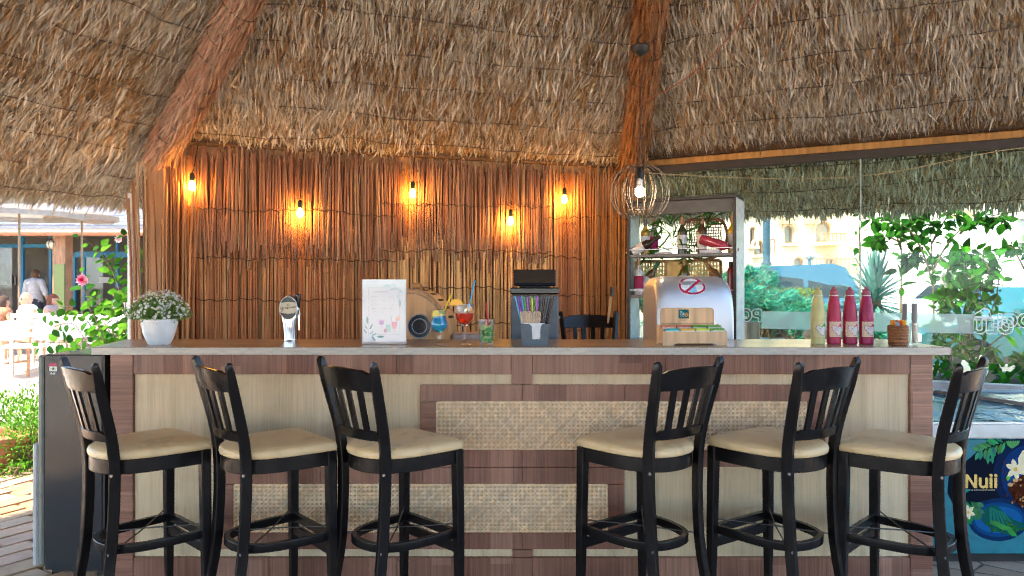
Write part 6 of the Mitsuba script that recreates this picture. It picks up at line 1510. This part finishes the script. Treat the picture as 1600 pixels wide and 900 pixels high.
for b_ in br:
    dy = g.normal(0, .12); P = spline([at(px, py, RY + dy + g.normal(0, .05)) for px, py in b_], 26)
    P[0] = V(P[0][0], RY + .1, P[0][2]); add(RB + '__branch', tube(P, np.linspace(.0055, .0018, 26), 6), 'satin', (.14, .10, .05), smooth=True)
    for i_ in range(4, 26, 2):
        for s_ in (-1, 1):
            if g.uniform() < .14 or nleaf > 285: continue
            t = unit(P[min(i_ + 1, 25)] - P[i_ - 1]); d = unit(t * .5 + s_ * unit(np.cross(t, V(0, -1, .2))) * 1.0 + g.normal(0, .35, 3) + V(0, 0, -.1)); L_ = g.uniform(.060, .10) * (1 if i_ < 22 else .8)
            v, f = leafmesh(L_, L_ * g.uniform(.62, .8), .18, .25); up = unit(V(0, -.75, .55) + g.normal(0, .35, 3))
            add(RB + '__leaf', (orient(v, P[i_] + d * .015, d, up), f), 'leaf', jit([(.065, .21, .018), (.045, .15, .02), (.10, .27, .03), (.03, .11, .022)][int(g.integers(0, 4))], .2), smooth=True); nleaf += 1
add(RB + '__trunk', tube(np.array([at(205, 0, RY + .1) * V(1, 1, 0) + V(0, 0, -.03), at(207, 600, RY + .1), at(204, 560, RY + .1)]), [.014, .011, .008], 8), 'satin', (.14, .10, .06), smooth=True)
fl = RB + '__bloom'; o = at(131, 438, RY - .12)
for ring_, (n_p, r_, col, lift) in enumerate([(12, .060, (.72, .38, .50), .0), (10, .045, (.70, .20, .36), .012), (8, .030, (.60, .03, .14), .022), (5, .018, (.45, .01, .08), .028)]):
    for i_ in range(n_p):
        a = i_ / n_p * 2 * np.pi + ring_ * .3; d = unit(V(math.cos(a), -.25 - .25 * ring_, math.sin(a) + .15)); v, f = leafmesh(r_ * g.uniform(.9, 1.1), r_ * .55, .3, -.25)
        add(fl + '__petal', (orient(v, o + V(0, -lift, 0), d, V(0, -1, .3)), f), 'leaf', jit(col, .12), smooth=True)
o = at(188, 374, RY)
for i_ in range(9):
    a = i_ / 9 * 2 * np.pi; v, f = leafmesh(.045, .03, .3, -.3); add(RB + '__pale_bloom__petal', (orient(v, o, unit(V(math.cos(a), -.6, math.sin(a))), V(0, -1, .2)), f), 'leaf', (.74, .60, .64))
# ------------------------------------------------------------------ outside, right: street, cars, houses, planting
HB = thing('cream_house', 'cream house across the street with arched windows and small balconies', 'building'); hy = 30.0; q = lambda px, py, Y=hy: at(px, py, Y)
hx0, hx1 = q(1120, 0)[0] - 3, q(1462, 0)[0]
CRM = (.80, .67, .52)
wallp = sbox(hx0, -.03, hx1, 9.5)
def arch_open(px0, px1, pt, pb):
    x0_, x1_ = q(px0, 0)[0], q(px1, 0)[0]; zt_, zb_ = q(0, pt)[2], q(0, pb)[2]; r = (x1_ - x0_) / 2
    a = np.linspace(0, np.pi, 14); return Polygon([(x0_, zb_), (x1_, zb_)] + [((x0_ + x1_) / 2 + r * math.cos(t), zt_ - r + r * math.sin(t)) for t in a])
OPEN = [arch_open(1172, 1180, 355, 384), arch_open(1275, 1300, 346, 378), arch_open(1226, 1240, 352, 380), arch_open(1178, 1194, 376, 398), arch_open(1330, 1352, 350, 382), arch_open(1395, 1418, 346, 384), arch_open(1290, 1306, 402, 440), arch_open(1240, 1256, 402, 440), arch_open(1430, 1448, 352, 392)]
w_ = wallp
for p in OPEN: w_ = w_.difference(p)
add(HB + '__wall', wallface(extrude(w_, .3), (0, hy + .3, 0)), 'plaster', CRM)
add(HB + '__wall', box(hx0, hx1, hy + .62, hy + 8, -.03, 9.4), 'plaster', (.5, .45, .38))
for p in OPEN:
    x0_, z0_, x1_, z1_ = p.bounds
    wk = add(HB + '__window', wallface(extrude(p.buffer(.02).difference(p.buffer(-.07)), .08), (0, hy + .24, 0)), 'satin', (.42, .30, .20))
    add(wk + '__pane', (np.array([(x0_, hy + .26, z0_), (x1_, hy + .26, z0_), (x1_, hy + .26, z1_), (x0_, hy + .26, z1_)]), np.array([[0, 1, 2, 3]])), 'gloss', (.42, .40, .37))
    add(wk + '__surround', wallface(extrude(p.buffer(.14).difference(p.buffer(.02)), .04), (0, hy - .003, 0)), 'plaster', (.66, .50, .36))
    add(wk + '__sill', box(x0_ - .15, x1_ + .15, hy - .12, hy - .003, z0_ - .12, z0_ - .02), 'plaster', (.6, .5, .4))
def balcony(px0, px1, pt, pb):
    k = HB + '__balcony'; x0_, x1_ = q(px0, 0)[0], q(px1, 0)[0]; z0_, z1_ = q(0, pb, 29)[2], q(0, pt, 29)[2]
    k = add(k, box(x0_, x1_, 29.0, hy - .004, z0_ - .12, z0_), 'plaster', (.62, .46, .32))
    add(k + '__rail', box(x0_, x1_, 29.0, 29.06, z1_ - .06, z1_), 'satin', (.32, .20, .13))
    for x in np.arange(x0_ + .05, x1_, .16): add(k + '__baluster', box(x, x + .04, 29.01, 29.05, z0_, z1_ - .06), 'satin', (.34, .22, .14))
balcony(1252, 1322, 403, 428); balcony(1182, 1198, 373, 396); balcony(1270, 1306, 364, 378); balcony(1385, 1425, 395, 415)
rk = add(HB + '__roof', box(hx0 - .4, hx1 + .4, hy - .8, hy + 8, 9.5, 9.75), 'timber', (.45, .2, .12))
for px0, px1, pt, pb in ((1215, 1240, 343, 350), (1340, 1400, 332, 340), (1255, 1275, 344, 350)): add(HB + '__cornice', box(q(px0, 0)[0], q(px1, 0)[0], hy - .2, hy - .004, q(0, pb)[2], q(0, pt)[2]), 'plaster', (.70, .50, .28))
WH = thing('white_house', 'plain white house with a green shuttered window at the right edge', 'building'); y2 = 24.0; q2 = lambda px, py: at(px, py, y2)
add(WH + '__wall', box(q2(1462, 0)[0], q2(1760, 0)[0], y2, y2 + 9, -.03, 9.0), 'plaster', (.80, .77, .73))
for pt, pb, px0, px1, c_ in ((366, 394, 1596, 1640, (.18, .30, .14)),):
    wk = add(WH + '__window', box(q2(px0, 0)[0], q2(px1, 0)[0], y2 - .05, y2 - .004, q2(0, pb)[2], q2(0, pt)[2], .01), 'satin', c_)
    for z in np.arange(q2(0, pb)[2] + .05, q2(0, pt)[2] - .05, .09): add(wk + '__slat', box(q2(px0, 0)[0] + .05, q2(px1, 0)[0] - .05, y2 - .08, y2 - .051, z, z + .06), 'satin', c_)
for py in (341, 378): add(WH + '__ledge', box(q2(1588, 0)[0], q2(1700, 0)[0], y2 - .5, y2 - .004, q2(0, py + 2)[2], q2(0, py)[2]), 'plaster', (.35, .36, .38))
add(WH + '__vent', wallface(trimesh.creation.cylinder(.06, .05, sections=12), q2(1540, 372) + V(0, -.02, 0)), 'satin', (.6, .58, .55))
for a_, b_ in ((1482, 1496), (1498, 1522)): add(WH + '__panel', box(q2(a_, 0)[0], q2(b_, 0)[0], y2 - .06, y2 - .004, q2(0, 341)[2], q2(0, 330)[2]), 'plaster', (.70, .50, .28))
add('road', (np.array([(2.2, 9.6, -.018), (60, 9.6, -.018), (60, 22, -.018), (2.2, 22, -.018)]), np.array([[0, 1, 2, 3]])), 'plaster', (.12, .12, .125)); tag('road', 'grey asphalt street beyond the planting', kind='structure')
kb = thing('kerb', 'pale kerb along the near side of the street', 'kerb')
for i_ in range(26): add(kb + '__kerb_stone', box(2.2 + i_ * 1.0, 3.19 + i_ * 1.0, 9.45, 9.6, -.03, .10, .008), 'stone', jit((.5, .48, .44), .1))

def car(name, lab, x0, x1, Yc, facing, col, zscale=1.0, van=False):
    """A car side on to us from x0 to x1; facing +1 = nose to the right."""
    k = thing(name, lab, 'car' if not van else 'van', None); L_ = x1 - x0; W = 1.75; fx = lambda u: x0 + (u if facing > 0 else 1 - u) * L_
    if van: prof = [(0, .35), (.0, 1.0), (.02, 1.55), (.06, 1.80), (.62, 1.86), (.72, 1.78), (.84, 1.25), (.97, 1.02), (1, .8), (1, .35)]; glz = [(.08, 1.18), (.08, 1.62), (.60, 1.68), (.70, 1.62), (.79, 1.18)]
    else: prof = [(0, .35), (.0, .75), (.02, .95), (.10, 1.02), (.22, 1.36), (.34, 1.45), (.52, 1.45), (.68, 1.02), (.93, .86), (.99, .70), (1, .35)]; glz = [(.15, 1.03), (.24, 1.31), (.35, 1.38), (.51, 1.38), (.63, 1.03)]
    P = np.array([(fx(u), z * zscale) for u, z in prof]); wh_u = (.18, .80); r = .33 * zscale
    poly = Polygon(P).buffer(.04).buffer(-.04)
    for u in wh_u: poly = poly.difference(Point(fx(u), r - .0).buffer(r * 1.15))
    m = extrude(poly, W); v = np.array(m.vertices); tum = np.clip((v[:, 1] / zscale - .95) / .6, 0, 1) * .16
    yy = np.where(v[:, 2] > W / 2, W - tum, tum); m.vertices = np.stack([v[:, 0], Yc + yy, v[:, 1]], 1)
    if m.volume < 0: m.invert()
    add(k + '__body', m, 'gloss', col, smooth=30)
    gpoly = Polygon([(fx(u), z * zscale) for u, z in glz])
    cut = sbox(fx(.40) - .03, 0, fx(.40) + .03, 3)
    for part in getattr(gpoly.difference(cut), 'geoms', [gpoly]):
        part = part.buffer(-.02); gm = extrude(part, .012); v = np.array(gm.vertices); tum = np.clip((v[:, 1] / zscale - .95) / .6, 0, 1) * .16
        gm.vertices = np.stack([v[:, 0], Yc + tum - .006 + v[:, 2] * 0 - .008 * (v[:, 2] > .006), v[:, 1]], 1); add(k + '__side_window', gm, 'satin', (.02, .03, .04))
    for u in wh_u:
        for yy in (Yc + .1, Yc + W - .1):
            w = add(k + '__wheel', wallface(trimesh.creation.cylinder(r, .2, sections=24), (fx(u), yy, r - .03)), 'matte', (.03, .03, .03), smooth=40)
            add(w + '__rim', wallface(trimesh.creation.cylinder(r * .62, .21, sections=18), (fx(u), yy - .003, r - .03)), 'metal', (.5, .5, .52), smooth=40)
    for u, c_, n_ in ((.985, (.7, .7, .68), 'headlight'), (.012, (.4, .02, .02), 'tail_light')): add(k + '__' + n_, box(fx(u) - .08, fx(u) + .08, Yc - .008, Yc + .25, .66 * zscale, .78 * zscale, .01), 'gloss', c_)
    add(k + '__sill_trim', box(min(fx(.27), fx(.71)), max(fx(.27), fx(.71)), Yc - .012, Yc - .002, .36 * zscale, .46 * zscale, .004), 'satin', (.03, .03, .03))
    for u in (.34, .56): add(k + '__door_handle', box(fx(u) - .07, fx(u) + .07, Yc - .02, Yc - .004, .92 * zscale, .95 * zscale, .003), 'satin', (.1, .1, .1))
    add(k + '__mirror', box(fx(.655) - .08, fx(.655) + .08, Yc - .16, Yc + .04, 1.02 * zscale, 1.16 * zscale, .03), 'gloss', col)
    return k
car('parked_van', 'long light blue van parked across the street behind the juniper', at(1172, 0, 15)[0], at(1345, 0, 15)[0] + .3, 14.6, 1, (.035, .12, .21), 1.02, True)
car('parked_car', 'teal car parked behind the rubber leaved shrub at the right', at(1418, 0, 10.4)[0], at(1418, 0, 10.4)[0] + 4.4, 10.3, -1, (.003, .085, .11), .98)
car('parked_car', 'white car parked behind the teal car and the yucca', at(1365, 0, 17)[0], at(1365, 0, 17)[0] + 4.5, 16.6, 1, (.70, .71, .72), 1.12)
SL = thing('street_lamp', 'dark blue street lamp post just right of the shelf', 'street lamp'); y_ = 12.4; x_ = at(1197.5, 0, y_)[0]
add(SL + '__post', lathe([(.0005, -.03), (.15, -.03), (.15, .25), (.09, .3), (.085, at(0, 428, y_)[2]), (.075, at(0, 426, y_)[2]), (.06, at(0, 410, y_)[2]), (.05, 4.2), (.0005, 4.2)], 16, (x_, y_, 0)), 'satin', (.03, .075, .12), smooth=40)
for z in (at(0, 412, y_)[2], at(0, 430, y_)[2]): add(SL + '__collar', lathe([(.05, z - .03), (.085, z - .015), (.085, z + .015), (.05, z + .03)], 16, (x_, y_, 0)), 'satin', (.03, .07, .11), smooth=40)
add(SL + '__globe', xf(trimesh.creation.icosphere(2, .22), o=(x_, y_, 4.4)), 'gloss', (.8, .8, .78), smooth=True)
GL_ = thing('globe_lamp', 'small street lamp with a cluster of white globes above the van', 'street lamp'); y_ = 18.6; x_ = at(1265, 0, y_)[0]; zt_ = at(0, 402, y_)[2]
add(GL_ + '__post', lathe([(.0005, -.03), (.1, -.03), (.08, .3), (.05, .4), (.045, zt_), (.0005, zt_)], 12, (x_, y_, 0)), 'satin', (.05, .12, .16), smooth=40)
for dx, dy in ((-.075, 0), (.085, 0)):
    add(GL_ + '__arm', tube(np.array([(x_, y_, zt_ - .1), (x_ + dx * .9, y_ + dy, zt_ - .02)]), .02, 6), 'satin', (.05, .1, .13)); add(GL_ + '__globe', xf(trimesh.creation.icosphere(2, .10), o=(x_ + dx, y_ + dy, zt_ + .05)), 'gloss', (.56, .54, .50), smooth=True)
BO = thing('wooden_bollard', 'short brown wooden bollard just outside the glazing', 'bollard'); y_ = 6.75; x_ = at(1178, 0, y_)[0]
add(BO + '__post', box(x_ - .062, x_ + .062, y_, y_ + .12, -.03, at(0, 503, y_)[2], .015), 'timber', (.34, .22, .17))
BO = thing('boulder', 'rounded brown stone at the foot of the planting behind the bottles', 'stone')
m = trimesh.creation.icosphere(3, 1.0); v = np.array(m.vertices); v *= (.85 + .3 * meshkit.noise(v * 1.6))[:, None]; o = at(1279, 520, 7.0); m.vertices = v * V(.13, .15, .10) + o - V(0, 0, .02); add(BO + '__rock', m, 'stone', (.34, .22, .15), smooth=True)
add(BO + '__foot', box(o[0] - .1, o[0] + .1, 6.95, 7.1, -.03, o[2] - .05, .02), 'stone', (.3, .2, .14))
# junipers
JC = [(.05, .30, .22), (.07, .36, .27), (.035, .22, .17), (.10, .42, .33), (.06, .28, .16)]
def juniper(px, py, Y_, R, n, seed, lab):
    g = np.random.default_rng(seed); k = thing('juniper_shrub', lab, 'shrub', 'feathery juniper shrubs outside the glazing'); c = at(px, py, Y_)
    nb = n // 60; P, D, L_, C = [], [], [], []; M = Mix()
    for b_ in range(nb):
        u = unit(g.normal(0, 1, 3)); u[2] = abs(u[2]) * .6 + .05 if g.uniform() < .8 else u[2]; tip = c + u * np.asarray(R) * g.uniform(.55, 1.1); root = c + V(0, 0, -R[2] * .9) + g.normal(0, .08, 3) * V(1, 1, 0)
        s = g.uniform(.25, 1, 60); droop = V(0, 0, -.10)
        pp = root + (tip - root) * s[:, None] + droop * (s ** 2)[:, None] + V(0, 0, .18) * np.sin(s * np.pi)[:, None]
        P.append(pp); D.append(unit(unit(tip - root) * .8 + g.normal(0, .45, (60, 3)) + V(0, 0, -.1))); L_.append(g.uniform(.05, .13, 60)); C.append(np.tile(np.array(JC[g.integers(0, 5)]) * g.uniform(.7, 1.3), (60, 1)))
        M.add(tube(np.array([root, (root + tip) / 2 + V(0, 0, .16), tip]), [.012, .007, .002], 4, False), (.16, .11, .07))
    P, D, L_, C = np.vstack(P), np.vstack(D), np.concatenate(L_), np.vstack(C)
    W_ = unit(np.cross(D, g.normal(0, 1, (len(P), 3))))
    add(k + '__foliage', blades(P, D, W_, L_, np.full(len(P), .012), V(0, 0, -.15) * np.ones((len(P), 1)), C, 2), 'leaf', kind='stuff'); M.build(k + '__branch', 'matte', kind='stuff')
juniper(1205, 480, 9.3, (.75, .6, .42), 9000, 71, 'large feathery blue green juniper beside the shelf'); juniper(1262, 505, 8.3, (.55, .45, .30), 6000, 72, 'lower juniper behind the pale yellow syrup bottle'); juniper(1170, 440, 10.4, (.45, .4, .45), 4000, 73, 'juniper partly hidden by the shelf side panel'); juniper(1130, 470, 8.6, (.8, .5, .5), 5000, 74, 'juniper seen through the shelf'); juniper(1040, 450, 10.2, (1.2, .6, .75), 6000, 76, 'pale green juniper seen through the left of the shelf'); juniper(1330, 520, 8.0, (.6, .4, .32), 4000, 75, 'low juniper behind the red syrup bottles')
HG = thing('clipped_hedge', 'small clipped yellow green hedge behind the juniper', 'hedge'); g = np.random.default_rng(81); o = at(1243, 470, 10.8); n = 2200
P = o + g.uniform(-1, 1, (n, 3)) * V(.24, .25, .17); D = unit(P - o + g.normal(0, .1, (n, 3))); cc = np.array([(.16, .24, .05), (.22, .30, .07), (.11, .17, .04)])[g.integers(0, 3, n)]
add(HG + '__foliage', leafcloud(P, D, unit(g.normal(0, 1, (n, 3)) + V(0, -.3, .7)), g.uniform(.025, .05, n), g.uniform(.012, .024, n), cc), 'leaf', kind='stuff'); add(HG + '__stem', tube(np.array([V(o[0], o[1], -.03), o]), .03, 6), 'matte', (.14, .1, .07))
# yucca
YU = thing('yucca', 'yucca with long blue green sword leaves outside the glazing', 'yucca'); g = np.random.default_rng(91); o = at(1366, 455, 8.2)
add(YU + '__trunk', tube(np.array([V(o[0], o[1], -.03), V(o[0] + .03, o[1], .5), o + V(0, 0, -.08)]), [.10, .085, .07], 10), 'timber', (.24, .17, .11), smooth=True)
for i_ in range(120):
    t = i_ / 120; el = math.radians(88 - 135 * t + g.normal(0, 7)); az = i_ * 2.39996; d = V(math.cos(az) * math.cos(el), math.sin(az) * math.cos(el), math.sin(el)); L_ = g.uniform(.42, .66) * (1 - .15 * t)
    s = np.linspace(0, 1, 7); w = np.interp(s, [0, .12, .5, 1], [.018, .024, .027, .001]); side = unit(np.cross(d, V(0, 0, 1)) + 1e-6); nz = np.cross(side, d)
    c_ = o - V(0, 0, .22 * t) + d * (L_ * s)[:, None] + V(0, 0, -1) * (.10 * s ** 2 * max(.2, math.cos(el)) * L_ * 2)[:, None]
    v = np.vstack([c_ - side * w[:, None] + nz * (w * .35)[:, None], c_, c_ + side * w[:, None] + nz * (w * .35)[:, None]]); f = []
    for j_ in range(6): f += [[j_, 7 + j_, 8 + j_], [j_, 8 + j_, j_ + 1], [7 + j_, 14 + j_, 15 + j_], [7 + j_, 15 + j_, 8 + j_]]
    add(YU + '__leaf', (v, np.array(f)), 'satin', jit((.09, .24, .22) if t < .8 else (.20, .24, .18), .25), smooth=True)
# broad leaved shrubs close behind the glass
def bigleaf(lab, branches, Y_, nl_each, L0, L1, cols, seed, dY=.25, wr=.55, name='broad_leaved_shrub'):
    g = np.random.default_rng(seed); k = thing(name, lab, 'shrub'); cnt = 0
    for b_ in branches:
        dy = g.normal(0, dY * .4); P = spline([at(px, py, Y_ + dy + (g.normal(0, dY * .3) if i_ else 0)) for i_, (px, py) in enumerate(b_)], 24)
        add(k + '__branch', tube(P, np.linspace(.011, .003, 24), 6), 'matte', (.14, .10, .06), smooth=True)
        for q_ in range(nl_each):
            if cnt >= 298: break
            i_ = int(np.clip(24 * g.beta(2.2, 1.0), 4, 23)); t = unit(P[min(i_ + 1, 23)] - P[i_ - 2]); d = unit(t * .4 + g.normal(0, .65, 3) * V(1, .8, .8) + V(0, 0, -.12)); L_ = g.uniform(L0, L1); v, f = leafmesh(L_, L_ * g.uniform(wr * .85, wr * 1.2), .15, .35)
            add(k + '__leaf', (orient(v, P[i_] + d * .02 + g.normal(0, .012, 3), d, unit(V(0, -.55, .75) + g.normal(0, .4, 3))), f), 'leaf', jit(cols[int(g.integers(0, len(cols)))], .25), smooth=True); cnt += 1
    return k
DKG = [(.020, .095, .012), (.03, .13, .015), (.015, .07, .012), (.045, .18, .018)]
bigleaf('tall loose shrub with big dark green leaves above the yucca', [[(1460, 560), (1458, 450), (1455, 380), (1452, 330)], [(1458, 450), (1440, 390), (1415, 355), (1380, 345)], [(1456, 430), (1475, 390), (1500, 360), (1530, 345)], [(1458, 420), (1480, 400), (1505, 395), (1525, 408)], [(1455, 400), (1435, 370), (1425, 345), (1440, 332)], [(1457, 440), (1490, 425), (1500, 410), (1510, 405)], [(1457, 410), (1430, 400), (1420, 395), (1425, 410)], [(1500, 365), (1530, 345), (1555, 340), (1570, 350)], [(1456, 380), (1470, 355), (1480, 340), (1500, 330)]], 7.5, 33, .085, .145, DKG, 111)
bigleaf('slender young tree with few broad leaves left of the tall shrub', [[(1408, 520), (1408, 440), (1408, 380), (1405, 340)], [(1408, 390), (1395, 360), (1375, 345), (1362, 342)], [(1408, 370), (1420, 350), (1430, 345), (1440, 350)], [(1408, 380), (1390, 370), (1375, 372), (1365, 380)]], 7.9, 22, .10, .17, DKG, 112, name='young_tree')
bigleaf('thin climbing stem with small leaves at the glass joint', [[(1345, 520), (1344, 430), (1343, 370), (1342, 330)]], 6.9, 14, .05, .09, DKG, 113, name='climbing_plant')
BRG = [(.022, .12, .009), (.034, .16, .010), (.016, .085, .010), (.05, .20, .015)]
bigleaf('bushy bright green shrub close behind the glass at the right', [[(1520, 600), (1515, 520), (1510, 450), (1505, 400)], [(1520, 590), (1545, 500), (1560, 440), (1555, 400)], [(1515, 560), (1490, 480), (1480, 430), (1490, 400)], [(1520, 560), (1570, 520), (1600, 500), (1625, 505)], [(1515, 540), (1540, 450), (1545, 420), (1530, 395)], [(1512, 540), (1480, 520), (1470, 480), (1475, 460)], [(1518, 560), (1520, 480), (1535, 440), (1525, 415)], [(1518, 540), (1500, 470), (1520, 430), (1545, 415)], [(1515, 520), (1490, 460), (1510, 440), (1535, 470)]], 6.9, 33, .09, .15, BRG, 114)
bigleaf('low bright green shrub below the shrub at the right, above the freezer', [[(1500, 640), (1490, 580), (1478, 550), (1470, 520)], [(1540, 640), (1530, 590), (1520, 560), (1500, 535)], [(1570, 640), (1570, 595), (1560, 570), (1550, 545)], [(1595, 640), (1595, 600), (1600, 575), (1590, 560)], [(1480, 620), (1470, 590), (1466, 560), (1475, 540)], [(1550, 630), (1580, 590), (1610, 570), (1625, 560)]], 6.2, 34, .06, .11, BRG, 115)
bigleaf('dark leafy branch under the eave at the far right', [[(1640, 330), (1590, 330), (1560, 335), (1535, 345)], [(1600, 420), (1590, 400), (1575, 385), (1560, 395)], [(1610, 380), (1600, 395), (1590, 385), (1580, 390)]], 7.6, 16, .07, .12, DKG, 116)
WF = thing('white_bloom', 'large white flower among the shrub leaves behind the glass', 'flower'); o = at(1477, 434, 6.85); g = np.random.default_rng(5)
for i_ in range(16):
    a = i_ * 2.4; r_ = .035 + .05 * (i_ / 16); v, f = leafmesh(.10 + .02 * g.uniform(), .075, .35, -.35); add(WF + '__petal', (orient(v, o + V(0, .02, -.01), unit(V(math.cos(a) * r_ * 14, -.75 + i_ * .03, math.sin(a) * r_ * 14)), V(0, -1, .1)), f), 'leaf', (.80, .78, .75), smooth=True)
add(WF + '__stem', tube(spline([o, at(1480, 470, 6.9), at(1500, 540, 6.9)], 8), .005, 5), 'matte', (.1, .2, .05))
# soil bed edge outside the glass
add('planting_bed', box(3.0, 9.5, 5.9, 9.4, -.028, -.012), 'stone', (.34, .29, .21)); tag('planting_bed', 'pale soil bed outside the glazing', kind='structure')
